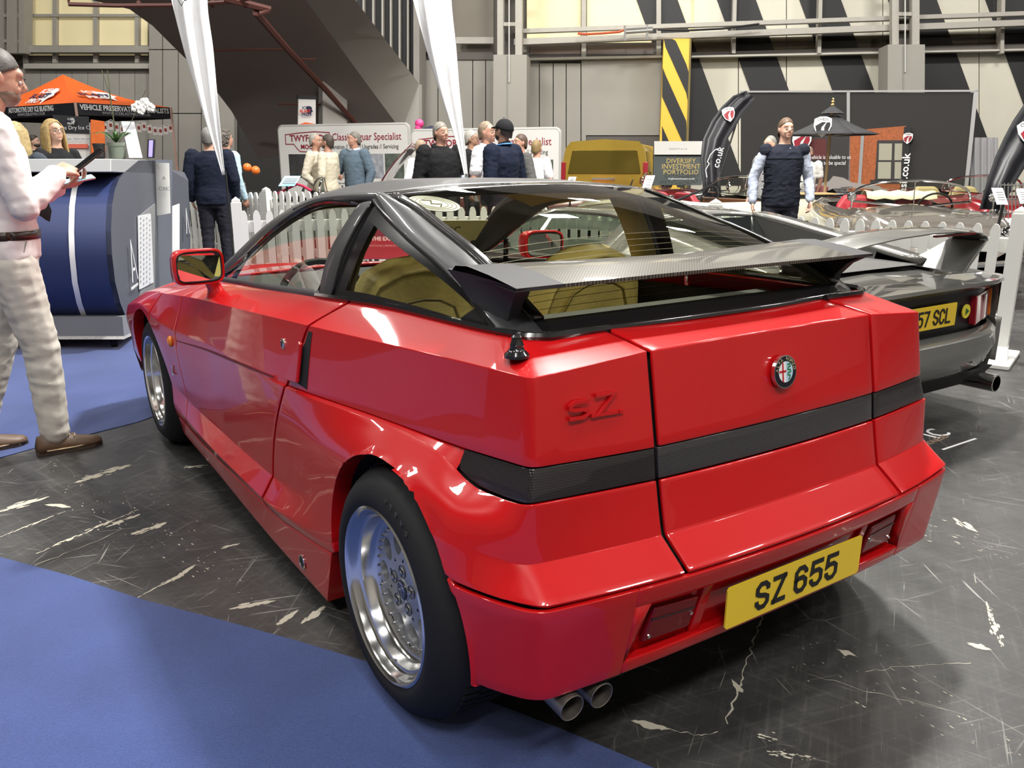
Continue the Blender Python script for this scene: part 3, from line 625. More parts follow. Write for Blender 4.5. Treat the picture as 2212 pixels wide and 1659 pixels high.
# ---------------------------------------------------------------- inner shell, floor pan, wheel wells
INN=mat('inner black',(.01,.01,.01),.9)
for y0,y1 in ((-.38,.62),(.60,2.30),(2.28,3.15)):
    ar=ARCH[0] if y1<1 else ARCH[1] if y0>2 else None
    panel('inner_shell',[[side(r,y)-A3(.035,0,0) for y in lin(y0,y1,40)] for r in rows(1,7,3)],sz,m=INN,arch=(ar[0],ar[1],ar[2]+.006) if ar else None,lip=.2 if ar else 0,solid=0,bevel=0)
mb=MB()
mb.grid([[rear(r,u)*[s,1,1]+A3(0,.03,0) for s,u in [(-1,x) for x in lin(.60,0,8)]+[(1,x) for x in lin(0,.60,8)][1:]] for r in rows(0,7,2)])
obj('inner_rear_panel',mb,INN,sz)
for yc,xo in ((0,.755),(2.51,.815)):
    for s in (1,-1):
        mb=MB(); a=[(.372*math.cos(t),.372*math.sin(t)) for t in (lin(-.6,PI+.14,25) if yc<1 else lin(-.6,PI+.6,25))]
        mb.grid([[(s*(xo-.03),yc+c,.312+q) for c,q in a],[(s*.50,yc+c,.312+q) for c,q in a]],flip=(s>0)); mb.grid([[(s*.50,yc+c,.312+q) for c,q in a],[(s*.50,yc+c*.1,.312+q*.1) for c,q in a]],flip=(s>0)); obj('wheel_well',mb,INN,sz)
obj('floor_pan',MB().box(-.74,.74,.42,2.1,.13,.17).box(-.50,.50,-.42,3.1,.18,.22),INN,sz)
FELT=mat('dark interior trim',(.022,.026,.024),.8)
obj('parcel_shelf',MB().prism([(-.60,-.30,.915),(.60,-.30,.915),(.63,.12,.93),(-.63,.12,.93)],(0,0,-.02)),FELT,sz)
obj('boot_wall',MB().box(-.63,.63,.10,.13,.3,.92),FELT,sz)
for s in (1,-1):
    g=MB(); g.prism([(s*.20,-.18,.925),(s*.44,-.16,.925),(s*.32,-.02,.928)],(0,0,.018)); sp=obj('shelf_speaker',g,mat('speaker black',(.012,.012,.013),.5),sz,bevel=.004)
    for k in range(9): obj('speaker_slot',MB().box(s*(.235+.02*k)-.0025,s*(.235+.02*k)+.0025,-.176,-.162,.94,.9445),GREYM,sp,smooth=None)
for s in (1,-1): obj('door_card',MB().box(min(s*.60,s*.63),max(s*.60,s*.63),.75,1.95,.3,.86),FELT,sz)
obj('dashboard',MB().prism([(-.62,1.62,.55),(-.62,1.60,.80),(-.62,1.78,.85),(-.62,2.1,.84),(-.62,2.1,.55)],(1.24,0,0)),FELT,sz,bevel=.02)
obj('centre_console',MB().box(-.11,.11,.6,1.65,.2,.52),FELT,sz,bevel=.02)
def seat_back(cx):
    r=bpy.data.objects.new('seat',None); COL.objects.link(r); r.parent=sz; r.location=(cx,.86,.38); r.rotation_euler=(math.radians(14),0,0)
    out=[(-.225,0),(-.245,.25),(-.235,.42),(-.205,.55),(-.16,.635),(-.08,.672),(0,.68)]; out=out+[(-x,z) for x,z in out[:-1][::-1]]
    mb=MB(); R_=[]
    for d,k in ((-.07,.90),(-.085,.96),(-.06,1.0),(.02,1.0),(.06,.94),(.05,.85)):
        R_.append([(x*k,d,.34+(z-.34)*k) for x,z in out])
    mb.grid(R_,close=True); n=len(out); mb.f.append(tuple(range(n))[::-1]); mb.f.append(tuple(5*n+i for i in range(n)))
    obj('seat_backrest',mb,TAN,r,smooth=50,bevel=.01)
    q=[(x*.72,-.088,.30+(z-.34)*.80) for x,z in out]; obj('seat_piping',MB().tube([q[i] for i in range(n)]+[q[0]],.006,6),mat('tan piping',(.30,.23,.06),.5),r)
    mb=MB(); q=[(x*.70,-.082,.30+(z-.34)*.78) for x,z in out]; mb.prism(q,(0,-.008,0)); obj('seat_back_panel',mb,TAN,r,bevel=.006)
    obj('seat_cushion',MB().box(-.24,.24,-.02,.50,-.12,.05),TAN,r,bevel=.03)
seat_back(-.345); seat_back(.375)
q=MB(); c=Vector((-.345,1.47,.78)); Rm=Matrix.Rotation(math.radians(65),3,'X')
st=obj('steering_wheel',q.tube([c+Rm@Vector((.185*math.cos(2*PI*i/32),.185*math.sin(2*PI*i/32),0)) for i in range(33)],.014,8,cap=False).tube([c+Rm@Vector((-.17,0,0)),c+Rm@Vector((0,0,-.03)),c+Rm@Vector((.17,0,0))],.012,6).tube([c+Rm@Vector((0,0,-.03)),c+Rm@Vector((0,-.17,0))],.012,6).ell(c+Rm@Vector((0,0,-.03)),(.045,.045,.03)),RUB,sz)
obj('interior_mirror',MB().box(-.11,.11,1.26,1.28,1.16,1.215),BLKP,sz,bevel=.01)
obj('seat_belt',MB().prism([(-.60,.66,1.05),(-.60,.70,1.05),(-.55,.74,.5),(-.55,.70,.5)],(.004,0,0)),BLACK,sz,smooth=None)
cd=obj('windscreen_card',MB().prism([(.08,1.60,1.00),(.42,1.58,.99),(.42,1.47,1.085),(.08,1.49,1.095)],(0,.002,.002)),mat('card grey',(.55,.56,.5),.6),sz,smooth=None)
text('card_number','253',.075,BLACK,frame((.25,1.534,1.044),(-1,0.05,0),(0,-.7,.72)),cd)
text('card_number_back','253',.075,mat('ghost print',(.14,.15,.12),.6),Matrix(frame((.25,1.529,1.040),(-1,0.05,0),(0,-.7,.72)))@Matrix.Diagonal((1,1,-1,1)),cd)
# reflection in the rear glass, modelled as a ringed disc under it
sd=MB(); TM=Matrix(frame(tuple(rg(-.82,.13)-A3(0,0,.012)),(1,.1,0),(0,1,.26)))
sk=obj('reflected_disc',disc(MB(),TM,.075,-.001,.001,36),mat('disc white',(.75,.76,.72),.5),sz)
for rr_ in (.065,.053,.041): obj('reflected_ring',MB().tube([TM@Vector((rr_*math.cos(2*PI*i/32),rr_*math.sin(2*PI*i/32),.0015)) for i in range(33)],.0012,4,cap=False),mat('disc grey',(.35,.36,.34),.6),sk)
mb=MB(); stroke(mb,TM@Matrix.Translation((0,0,.002)),[[(-.02,.03),(.005,.025),(-.012,-.005),(.018,-.012),(.0,-.035)]],.004,.0005); obj('reflected_mark',mb,BLACK,sk,smooth=None)
# ---------------------------------------------------------------- wheels
def wheel(name,parent,x,y,s,R=.3135,tw=.225,flr=.2205,nh=10,style='sz'):
    w=bpy.data.objects.new(name,None); COL.objects.link(w); w.parent=parent; w.location=(x,y,R); w.rotation_euler=(0,0,0 if s>0 else PI)
    # local +x is outwards; x=0 is the flange plane
    prof=[(flr-.004,-.004),(flr+.005,.004),(.240,.008),(.262,.004),(.281,-.008),(.296,-.024),(.306,-.040),(R,-.056),(R,-.19),(.304,-.205),(.28,-.222),(.24,-.225),(flr-.01,-.205)]
    prof=[(r*(R/.3135) if r>flr+.01 else r,h) for r,h in prof]
    obj('tyre',MB().lathe(prof,64,'x'),RUB,w,smooth=50)
    mb=MB()
    for i in range(72):
        a=2*PI*i/72; 
        for xx,sk_ in ((-.080,.0),(-.125,.03),(-.168,0)):
            c,q=math.cos(a+sk_),math.sin(a+sk_); c2,q2=math.cos(a+sk_+.055),math.sin(a+sk_+.055); r0,r1=R-.002,R+.0035
            mb.add([(xx-.022,r0*c,r0*q),(xx+.022,r0*math.cos(a+sk_+.02),r0*math.sin(a+sk_+.02)),(xx+.022,r0*math.cos(a+sk_+.07),r0*math.sin(a+sk_+.07)),(xx-.022,r0*c2,r0*q2),(xx-.022,r1*c,r1*q),(xx+.022,r1*math.cos(a+sk_+.02),r1*math.sin(a+sk_+.02)),(xx+.022,r1*math.cos(a+sk_+.07),r1*math.sin(a+sk_+.07)),(xx-.022,r1*c2,r1*q2)],[(4,5,6,7),(0,1,5,4),(1,2,6,5),(2,3,7,6),(3,0,4,7)])
    t=obj('tread_blocks',mb,RUB,w,smooth=None); t['kind']='stuff'
    obj('rim_lip',MB().lathe([(flr+.001,-.004),(flr+.002,.003),(flr-.003,.006),(flr-.008,.003),(.206,-.006),(.202,-.020),(.196,-.026),(.190,-.028),(.186,-.050),(.180,-.062),(.172,-.066),(.160,-.067)],72,'x'),ALU,w,smooth=40)
    obj('rim_barrel',MB().lathe([(.150,-.095),(.19,-.11),(.20,-.20)],36,'x'),INN,w)
    # centre disc with oval holes
    mb=MB(); n=24; r0,r1=.072,.161
    def fx(r): return -.067-.016*max(0,(r-.06)/.1)**1.5*0 + (.010 if r<.07 else .010*(1-(r-.07)/.09) if r<.16 else 0)
    for k in range(nh):
        a0=2*PI*k/nh; da=2*PI/nh; B=[];E_=[];I=[]
        for i in range(n):
            th=2*PI*(i+.5)/n; cc,ss=math.cos(th),math.sin(th); m=max(abs(cc),abs(ss)); sr,sa=cc/m,ss/m
            r=(r0+r1)/2+sr*(r1-r0)/2; a=a0+sa*da/2; B.append((fx(r),r*math.cos(a),r*math.sin(a)))
            re=.116+cc*.030; ae=a0+ss*.0245/.116; E_.append((fx(re),re*math.cos(ae),re*math.sin(ae)))
            re2=.116+cc*.026; ae=a0+ss*.0205/.116; I.append((fx(re)-.035,re2*math.cos(ae),re2*math.sin(ae)))
        mb.grid([B,E_,I],close=True,flip=False)
    d=obj('wheel_face',mb,ALU2,w,smooth=25)
    mb=MB(); mb.lathe([(.072,fx(.072)),(.060,-.055),(.030,-.055),(.028,-.053),(0,-.053)],48,'x'); hb=obj('hub_face',mb,ALU2,w,smooth=30)
    obj('wheel_backing',MB().lathe([(.155,-.105),(0,-.105)],24,'x'),DARK,w)
    mb=MB()
    for k in range(36):
        a=2*PI*k/36; mb.ell((-.064,.153*math.cos(a),.153*math.sin(a)),(.008,.0042,.0042),6,4)
    b_=obj('rim_bolts',mb,CHR,w)
    for k in range(5):
        a=2*PI*k/5+.3; cy,cz=.049*math.cos(a),.049*math.sin(a)
        obj('lug_recess',MB().lathe([(.0165,.001),(.0140,-.010),(0,-.008)],16,'x',(-.0535,cy,cz)),mat('lug shade',(.10,.10,.10),.4,.8),w)
        obj('lug_nut',MB().lathe([(.008,-.01),(.008,.003),(.005,.005),(0,.005)],6,'x',(-.052,cy,cz)),CHR,w,smooth=20)
    obj('centre_cap',MB().lathe([(.026,-.055),(.026,-.050),(.022,-.048),(0,-.048)],24,'x'),mat('cap blue black',(.02,.022,.035),.3,coat=.8),w)
    mb=MB(); M=Matrix(frame((-.0475,0,0),(0,1,0),(0,0,1))); stroke(mb,M,[[(-.010,-.014),(-.010,.014)],[(-.017,0),(-.003,0)],[(.004,.010),(.012,.010),(.012,.003),(.004,.003),(.004,-.004),(.012,-.004),(.012,-.011)]],.0025,.0006); mb.lathe([(.0215,-.0474),(.0195,-.0470)],24,'x'); obj('cap_emblem',mb,CHR,w,smooth=None)
    obj('valve',MB().tube([(-.03,.0,-.188),(-.012,.004,-.178)],.003,6),CHR,w)
    return w
for x,y,s in ((-.815,0,-1),(.815,0,1),(-.838,2.51,-1),(.838,2.51,1)):
    wh=wheel('road_wheel',sz,x,y,s)
    for k,(ch) in enumerate('PZERO'):
        a=math.radians(-70-k*6) 
        if s<0: text('sidewall_letter',ch,.017,mat('tyre lettering',(.05,.05,.052),.5),Matrix(frame((.0045,.262*math.cos(a+2.6),.272*math.sin(a+2.6)),(0,-math.sin(a+2.6),math.cos(a+2.6)),(0,-math.cos(a+2.6),-math.sin(a+2.6)))),wh,ext=.0008)
# ---------------------------------------------------------------- details
# exhaust tips
STEEL=mat('sooty steel',(.30,.27,.24),.35,.85,vary=.4,noisescale=30)
for px,py,yy in ((1236,1530,-.505),(1300,1503,-.50)):
    r=ray(px,py); e=CP+r*((yy-CP[1])/r[1]); d=Vector((-.10,1,.14)).normalized() if 0 else Vector((.0,1,.10)).normalized()
    R0=.0305; mb=MB(); e=Vector(e); path=[e+d*.001,e+d*.28]
    a=d.orthogonal().normalized(); b=d.cross(a); ring=lambda c,r:[tuple(c+(a*math.cos(2*PI*i/32)+b*math.sin(2*PI*i/32))*r) for i in range(32)]
    mb.grid([ring(e+d*.28,R0),ring(e,R0),ring(e-d*.001,R0-.0012),ring(e,R0-.0025),ring(e+d*.03,R0-.003)],close=True,flip=True); tp=obj('exhaust_tip',mb,STEEL,sz)
    obj('exhaust_bore',MB().grid([ring(e+d*.03,R0-.003),ring(e+d*.25,R0-.003),ring(e+d*.25,.0001)],close=True,flip=True),mat('soot',(.03,.028,.024),.9),tp)
# aerial base
ab=obj('aerial_base',MB().lathe([(0.026,0),(.026,.006),(.020,.012),(.016,.016),(.014,.022),(.015,.025),(.013,.029),(.011,.036),(.011,.042),(.008,.046),(0,.047)],24,'z',(-.642,-.325,.948)),BLKP,sz,smooth=35)
# side marker, maker's mark, lock, jack point, groove, handle recess
for s in (-1,1):
    q=side(4.0,2.03); obj('side_indicator',MB().lathe([(.020,-.004),(.018,.008),(.010,.015),(0,.017)],16,'x',(0,0,0)) if 0 else MB().ell((s*(q[0]+.004),2.03,.592),(.014,.019,.024),12,8),AMB,sz)
    mb=MB(); M=Matrix(frame((s*(side(3.45,2.08)[0]+.004),2.08,.452),(0,s,0),(0,0,1))); stroke(mb,M,[[(-.016,.016),(.012,.020),(-.012,-.018),(.017,-.014)]],.007,.004); obj('maker_mark',mb,CHR,sz,smooth=None)
    c=side(6.62,.745); lk=obj('door_lock',MB().lathe([(.017,-.002),(.017,.003),(.012,.005),(0,.005)],20,'x',(s*c[0],.745,c[2])) ,CHR,sz) 
    if s<0:
        for v in lk.data.vertices: v.co.x=2*s*c[0]-v.co.x
        lk.data.flip_normals()
    obj('key_slot',MB().box(min(s*(c[0]+.002),s*(c[0]+.0065)),max(s*(c[0]+.002),s*(c[0]+.0065)),.741,.749,c[2]-.008,c[2]+.008),BLACK,lk,smooth=None)
    # tapered groove
    g0=A3(.838,1.99,.60); P1=[];P2=[]
    for t in lin(0,1,24):
        y=1.95+(.80-1.95)*t; z=.607+(.688-.607)*t; r=None
        lo,hi=3.,6.
        for _ in range(20):
            m_=(lo+hi)/2
            if side(m_,y)[2]<z: lo=m_
            else: hi=m_
        u=side(lo,y)[0]; w=.001+.0042*math.sin(PI*min(1,t*1.0)*.9+.1)*t**.5+.001
        P1.append((s*(u+.0012),y,z+w));P2.append((s*(u+.0012),y,z-w))
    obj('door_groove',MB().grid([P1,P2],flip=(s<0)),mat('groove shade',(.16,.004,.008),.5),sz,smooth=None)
    # jack cover ring
    jc=side(.35,.645); 
    ring=[(s*(jc[0]+.003),.645+.022*math.cos(2*PI*i/20),jc[2]+.022*math.sin(2*PI*i/20)) for i in range(21)]
    jk=obj('jacking_socket',MB().tube(ring,.0025,6,cap=False),CHR,sz); obj('socket_hole',MB().add([(p[0]-s*.0,p[1],p[2]) for p in ring[:-1]],[tuple(range(20))] if s<0 else [tuple(range(20))]),BLACK,jk,smooth=None)
# pull handle in a dark slot behind the door
for s in (-1,1):
    def hp(y,z,off=0):
        lo,hi=6.,7.
        for _ in range(20):
            m_=(lo+hi)/2
            if side(m_,y)[2]<z: lo=m_
            else: hi=m_
        return (s*(side(lo,y)[0]+off),y,z)
    zt,zb=.868,.700
    P=[[hp(gapy(7)-.004,zt,.001),hp(gapy(7)-.03,zt,.001)],[hp(.585,.83,.001),hp(.545,.84,.001)],[hp(.655,.765,.001),hp(.552,.765,.001)],[hp(.705,zb+.012,.001),hp(.556,zb,.001)]]
    obj('handle_slot',MB().grid(P,flip=(s>0)),DARK,sz,smooth=None)
    mb=MB(); q=[hp(.600,.835,.004),hp(.580,.830,.007),hp(.590,.715,.008),hp(.688,.705,.004)]; mb.prism(q,(s*.012,0,0)); obj('door_handle',mb,RED,sz,bevel=.004)
# door mirror
for s in (-1,1):
    mr=bpy.data.objects.new('door_mirror',None); COL.objects.link(mr); mr.parent=sz
    c=A3(s*.800,1.60,.952)
    P=[]
    for d,k in ((-.035,.90),(-.033,.99),(-.02,1.02),(.02,1.0),(.05,.86),(.075,.6),(.085,.25)):
        row=[]
        for i in range(28):
            a=2*PI*i/28; cc,ss=math.cos(a),math.sin(a); e=.45
            row.append((c[0]+s*(.098*k*abs(cc)**e*(1 if cc>0 else -1)),c[1]+d-.02*cc,c[2]+.066*k*abs(ss)**e*(1 if ss>0 else -1)))
        P.append(row)
    mb=MB().grid(P,close=True,flip=(s>0)); mb.f.append(tuple(len(P)*28-28+i for i in range(28))); obj('mirror_housing',mb,RED,mr,smooth=50)
    row=[];row2=[]
    for i in range(28):
        a=2*PI*i/28; cc,ss=math.cos(a),math.sin(a); e=.40; row.append((c[0]+s*.086*abs(cc)**e*(1 if cc>0 else -1),c[1]-.030-.02*cc,c[2]+.054*abs(ss)**e*(1 if ss>0 else -1)))
    obj('mirror_glass',MB().add(row,[tuple(range(28)) if s>0 else tuple(range(28))[::-1]]),mat('mirror silver',(.75,.8,.78),.02,1),mr,smooth=None)
    obj('mirror_bezel',MB().tube(row+[row[0]],.004,6,cap=False),BLACK,mr)
    mb=MB().tube([(s*.735,1.635,.80),(s*.735,1.63,.86),(s*.755,1.625,.91),(s*.78,1.62,.94)],[.036,.026,.024,.028],12,flat=1.3); obj('mirror_stalk',mb,RED,mr,smooth=60)
# ================================================================ SETTING: exhibition hall shell
WA=np.array([3.07,29.69]); WB=np.array([24.06,10.98]); wn=np.array([-(WB-WA)[1],(WB-WA)[0]])*-1.; wn/=np.linalg.norm(wn)
if wn@(CP[:2]-WA)<0: wn=-wn
def WP(px,py,off=0.): return PV(px,py,WA+wn*off,WB+wn*off)
def wallpoly(name,pts,off,th,m,parent,smooth=None):
    return struct(name,MB().prism([WP(x,y,off) for x,y in pts],(-wn[0]*th,-wn[1]*th,0)),m,parent,smooth=smooth)
def R4(x0,y0,x1,y1): return [(x0,y1),(x1,y1),(x1,y0),(x0,y0)]
CONC=mat('grey wall panel',(.30,.285,.255),.8,vary=.08,noisescale=1.5)
CONC2=mat('shadow grey panel',(.24,.225,.205),.85,vary=.12,noisescale=1.2)
CRW=mat('cream wall paint',(.62,.59,.49),.7,vary=.05,noisescale=2)
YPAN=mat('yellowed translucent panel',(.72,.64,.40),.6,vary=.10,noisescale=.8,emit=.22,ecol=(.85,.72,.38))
STL=mat('painted steel',(.36,.34,.30),.5,vary=.1)
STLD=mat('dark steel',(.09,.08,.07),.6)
BLKW=mat('black wall paint',(.014,.014,.015),.6)
d=(WB-WA)/np.linalg.norm(WB-WA)
p0=WA-d*14; p1=WB+d*14
wb=struct('wall_back',MB().prism([(p0[0]-wn[0]*.3,p0[1]-wn[1]*.3,0),(p1[0]-wn[0]*.3,p1[1]-wn[1]*.3,0),(p1[0]-wn[0]*.3,p1[1]-wn[1]*.3,11),(p0[0]-wn[0]*.3,p0[1]-wn[1]*.3,11)],(-wn[0]*.3,-wn[1]*.3,0)),CONC2,smooth=None)
struct('ceiling',MB().box(-16,36,-12,42,11,11.2),mat('dark ceiling',(.06,.056,.05),.9),smooth=None)
struct('wall_left',MB().box(-14.3,-14,-9,42,0,11),CONC2,smooth=None); struct('wall_right',MB().box(33,33.3,-9,36,0,11),CONC2,smooth=None); struct('wall_front',MB().box(-14,33,-9.3,-9,0,11),CONC2,smooth=None)
# left bay: glazed yellow panels in steel frames
for x0,x1 in ((56,114),(120,201),(209,292),(299,318)):
    for y0,y1 in ((-40,30),(36,98)): wallpoly('glazing_panel',R4(x0,y0,x1,y1),-.1,.05,YPAN,wb)
    wallpoly('glazing_panel',R4(x0,112,x1,122),-.1,.05,YPAN,wb)
for x in (53,117,205,295): wallpoly('mullion',R4(x-4,-60,x+4,136),.05,.15,STL,wb)
wallpoly('transom',R4(56,30,300,36),.08,.15,STL,wb)
wallpoly('glazing_sill',R4(40,99,322,113),.35,.5,STL,wb); wallpoly('shadow_gap',R4(40,120,322,137),-.05,.1,STLD,wb)
wallpoly('ledge',R4(50,137,322,148),.25,.4,mat('pale ledge',(.46,.44,.39),.7),wb)
for k in range(9): wallpoly('wall_panel',R4(20+k*34,149,20+k*34+33,452),.02,.1,mat('ribbed concrete',(.36,.345,.31),.85,vary=.12,noisescale=3),wb)
for x0,x1 in ((-60,6),(14,36),(40,52)): wallpoly('steel_column',R4(x0,-60,x1,115) if x0>0 else R4(x0,-60,x1,200),.6,.4,STL,wb)
for y in (30,85): wallpoly('column_brace',R4(8,y,44,y+7),.55,.2,STL,wb)
# smooth grey panels beside the ramp
for x0,x1,y0,y1 in ((322,350,40,106),(352,384,55,106),(386,470,90,106),(322,350,108,244),(352,384,108,244),(386,434,108,244),(322,350,246,452),(352,384,246,452),(386,434,246,452),(436,468,170,452)): wallpoly('smooth_panel',R4(x0,y0,x1,y1),.5,.4,CONC,wb)
wallpoly('smooth_panel',R4(468,165,506,452),1.2,.8,CONC,wb)
# concrete ramp with its soffit, fascia, balusters and column
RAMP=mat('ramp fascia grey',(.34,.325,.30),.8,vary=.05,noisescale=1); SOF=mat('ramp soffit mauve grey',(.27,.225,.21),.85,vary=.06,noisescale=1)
Lp=[(150,-12,14.6),(196,0,15),(280,20,15.5),(330,56,16),(392,118,17),(445,168,18),(500,240,19.2),(560,345,20.5)]
Rp=[(560,-138,13.2),(620,-55,14.5),(660,0,15.4),(700,54,16.2),(745,116,17.2),(790,178,18.3),(830,232,19.3),(868,284,20.3)]
Up=[(640,-165,13.2),(715,-68,14.5),(767,0,15.4),(797,39,16.2),(832,85,17.2),(864,127,18.3),(888,158,19.3),(905,181,20.3)]
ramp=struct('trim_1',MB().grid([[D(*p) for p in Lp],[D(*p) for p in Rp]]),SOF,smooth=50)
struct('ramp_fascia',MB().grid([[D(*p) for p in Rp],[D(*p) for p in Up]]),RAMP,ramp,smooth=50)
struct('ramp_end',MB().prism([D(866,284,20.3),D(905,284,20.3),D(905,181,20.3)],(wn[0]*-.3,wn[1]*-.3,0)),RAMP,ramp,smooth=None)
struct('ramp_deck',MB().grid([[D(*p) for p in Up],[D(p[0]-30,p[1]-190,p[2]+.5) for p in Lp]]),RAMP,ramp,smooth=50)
wallpoly('dark_recess',[(505,160),(560,150),(905,270),(905,452),(505,452)],1.0,.2,mat('dark recess',(.035,.033,.032),.9),wb)
struct('ramp_column',MB().prism([D(697,452,18.2),D(730,452,18.6),D(750,452,19.0),D(750,190,19.0),D(728,165,18.6),D(697,162,18.2)],(0.0,.25,0)),mat('column pale grey',(.40,.385,.36),.8),ramp,smooth=None)
wallpoly('dark_glazing',[(770,-60),(905,-60),(905,190),(770,190)],.3,.1,BLKW,wb)
for x in (785,806,826,844,863,881): wallpoly('glazing_bar',R4(x-2,-60,x+2,190),.5,.15,STL,wb)
wallpoly('wall_panel',R4(893,-60,906,452),1.0,.8,CONC2,wb)
for x0,x1 in ((908,945),(947,985),(987,1020),(1022,1048),(1050,1066)): wallpoly('wall_panel',R4(x0,130,x1,452),.1,.1,CONC,wb)
wallpoly('shadow_gap',R4(985,112,1066,129),.15,.1,STLD,wb); wallpoly('steel_rail',R4(985,80,1066,94),.5,.2,STL,wb); wallpoly('wall_panel',R4(905,-60,1066,112),.05,.1,mat('shadowed brown panel',(.20,.18,.15),.8),wb)  # brown grey has the shadow on this wall bay mixed into it
wallpoly('pendant_column',R4(898,75,908,170),.9,.2,CONC2,wb)
PIPE=mat('red oxide pipe',(.11,.035,.028),.5)
def pipe(pts,r): struct('sprinkler_pipe',MB().tube([D(*p) for p in pts],r,6),PIPE,ramp)
pipe([(148,-6,13.6),(148,9,13.6),(250,12,13.8),(372,11,14)],.035); pipe([(372,11,14),(500,4,13.6),(540,-4,13.4)],.035); pipe([(258,14,14),(400,8,14.1)],.02)
pipe([(485,-4,13.4),(583,21,13.8),(553,27,13.7),(620,105,15.4),(700,190,17.6),(775,275,19.5)],.06); pipe([(440,110,16.4),(628,106,15.8)],.02); pipe([(600,225,18.3),(705,226,18.3)],.02); pipe([(650,128,16.2),(682,128,16.2)],.02)
for q in ((300,10,14),(460,8,13.8),(530,8,13.6)): struct('sprinkler_head',MB().ell(D(*q),(.05,.05,.07),8,6),PIPE,ramp)
# twin-post column in the middle and at the right
def hallcolumn(x0,x1,yt,off=1.4):
    w=x1-x0
    wallpoly('concrete_column',[(x0,452),(x1,452),(x1+2,yt),(x0+2,yt)],off,.9,CONC,wb); wallpoly('column_joint',R4(x0+w*.42,yt+4,x0+w*.46,398),off+.012,.02,CONC2,wb)
    wallpoly('steel_post',R4(x0+w*.14,-80,x0+w*.32,yt),off-.1,.25,STL,wb); wallpoly('steel_post',R4(x0+w*.68,-80,x0+w*.88,yt),off-.1,.25,STL,wb)
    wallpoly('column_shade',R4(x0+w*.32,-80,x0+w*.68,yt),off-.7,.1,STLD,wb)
    for k in range(3): wallpoly('post_brace',R4(x0+w*.32,yt-70-k*80,x0+w*.68,yt-62-k*80),off-.12,.2,STL,wb)
    wallpoly('conduit',R4(x0+w*.48,-80,x0+w*.51,yt+60),off+.05,.04,mat('pale conduit',(.5,.5,.48),.5),wb)
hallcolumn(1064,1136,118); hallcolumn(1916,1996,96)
# centre bay: panels above the rails, shutter below
for x0,x1 in ((1138,1255),(1268,1418),(1428,1500)): wallpoly('glazing_panel',R4(x0,-60,x1,92),0,.1,YPAN,wb)
for x in (1261,1423): wallpoly('mullion',R4(x-5,-60,x+5,128),.2,.2,STL,wb)
def rail(y0a,y0b,th,x0,x1,off):
    f=lambda x:y0a+(y0b-y0a)*(x-1130)/(2212-1130); wallpoly('steel_rail',[(x0,f(x0)+th),(x1,f(x1)+th),(x1,f(x1)),(x0,f(x0))],off,.25,STL,wb)
rail(62,24,9,1110,2300,.9); rail(83,42,13,1110,2300,1.0)
wallpoly('shadow_gap',[(1138,128),(1420,122),(1420,92),(1138,96)],.1,.1,STLD,wb)
for x0,x1 in ((1145,1254),(1268,1412)): wallpoly('clerestory_pane',[(x0,118),(x1,117),(x1,95),(x0,98)],.13,.03,mat('brown glass',(.10,.075,.06),.15,coat=.5),wb)
wallpoly('ledge',[(1136,130),(1430,124),(1430,119),(1136,125)],.35,.3,mat('pale ledge',(.46,.44,.39),.7),wb)
for x0,x1 in ((1137,1164),(1166,1194),(1196,1222),(1224,1254)): wallpoly('wall_panel',R4(x0,137,x1,452),.12,.1,CONC,wb)
wallpoly('wall_panel',[(1256,292),(1424,292),(1430,124),(1256,130)],.14,.1,CONC,wb)
wallpoly('wall_panel',R4(1256,292,1266,452),.14,.1,CONC,wb)
wallpoly('shutter_opening',R4(1267,292,1424,452),.1,.05,mat('shutter brown',(.10,.09,.085),.7),wb); wallpoly('shutter_lower',R4(1330,330,1424,452),.16,.05,BLKW,wb)
struct('red_cable',MB().tube([WP(1248,72,1.3),WP(1262,74,1.3),(WP(1300,72,1.3)),WP(1338,69,1.3),WP(1350,64,1.3)],.035,6),mat('orange red cable',(.45,.08,.03),.5),wb)
struct('cable_tray',MB().tube([WP(1352,70,1.4),WP(1410,66,1.4)],.05,4).tube([WP(1352,62,1.4),WP(1410,58,1.4)],.03,4).tube([WP(1350,55,1.4),WP(1350,88,1.4)],.03,4).tube([WP(1398,53,1.4),WP(1398,86,1.4)],.03,4),GREYM,wb)
struct('black_cable',MB().tube([WP(1420,64,1.3),WP(1480,66,1.3),WP(1560,62,1.3),WP(1640,52,1.3)],.03,6),BLACK,wb)
# chevron pillar
YELP=mat('chevron yellow',(.72,.46,.05),.6)
pil=[(1420,452),(1480,452),(1491,83),(1434,84)]
cp=wallpoly('chevron_pillar',pil,1.2,.8,YELP,wb); wallpoly('pillar_edge',[(1478,452),(1483,452),(1494,83),(1490,83)],1.22,.7,mat('dull olive',(.16,.12,.03),.7),wb)
def clipx(y): return (1434-14*(y-84)/316*1.0+.0,1490.-11.*(y-84)/316)
def chev(ya,yb):                       # black band: left edge spans ya..yb, descends at slope to the right
    L0,L1=[],[]
    sl=1/.36*.80
    for t in lin(0,1,9):
        for lst,y0 in ((L0,ya),(L1,yb)):
            x=1430+t*60; lst.append((x,y0+(x-1430)*sl))
    pts=[]
    for (x,y) in L0:
        y=min(max(y,84),452); a,b=clipx(y); pts.append((min(max(x,a),b),y))
    for (x,y) in L1[::-1]:
        y=min(max(y,84),452); a,b=clipx(y); pts.append((min(max(x,a),b),y))
    q=[]; 
    for p in pts:
        if not q or abs(p[0]-q[-1][0])+abs(p[1]-q[-1][1])>.5: q.append(p)
    if len(q)>3:
        mb=MB(); n=len(q); mb.add([WP(x,y,1.215) for x,y in q],[tuple(range(n))]); struct('chevron_band',mb,BLKW,wb,smooth=None)
for ya,yb in ((22,84),(145,208),(272,330)): chev(ya,yb)
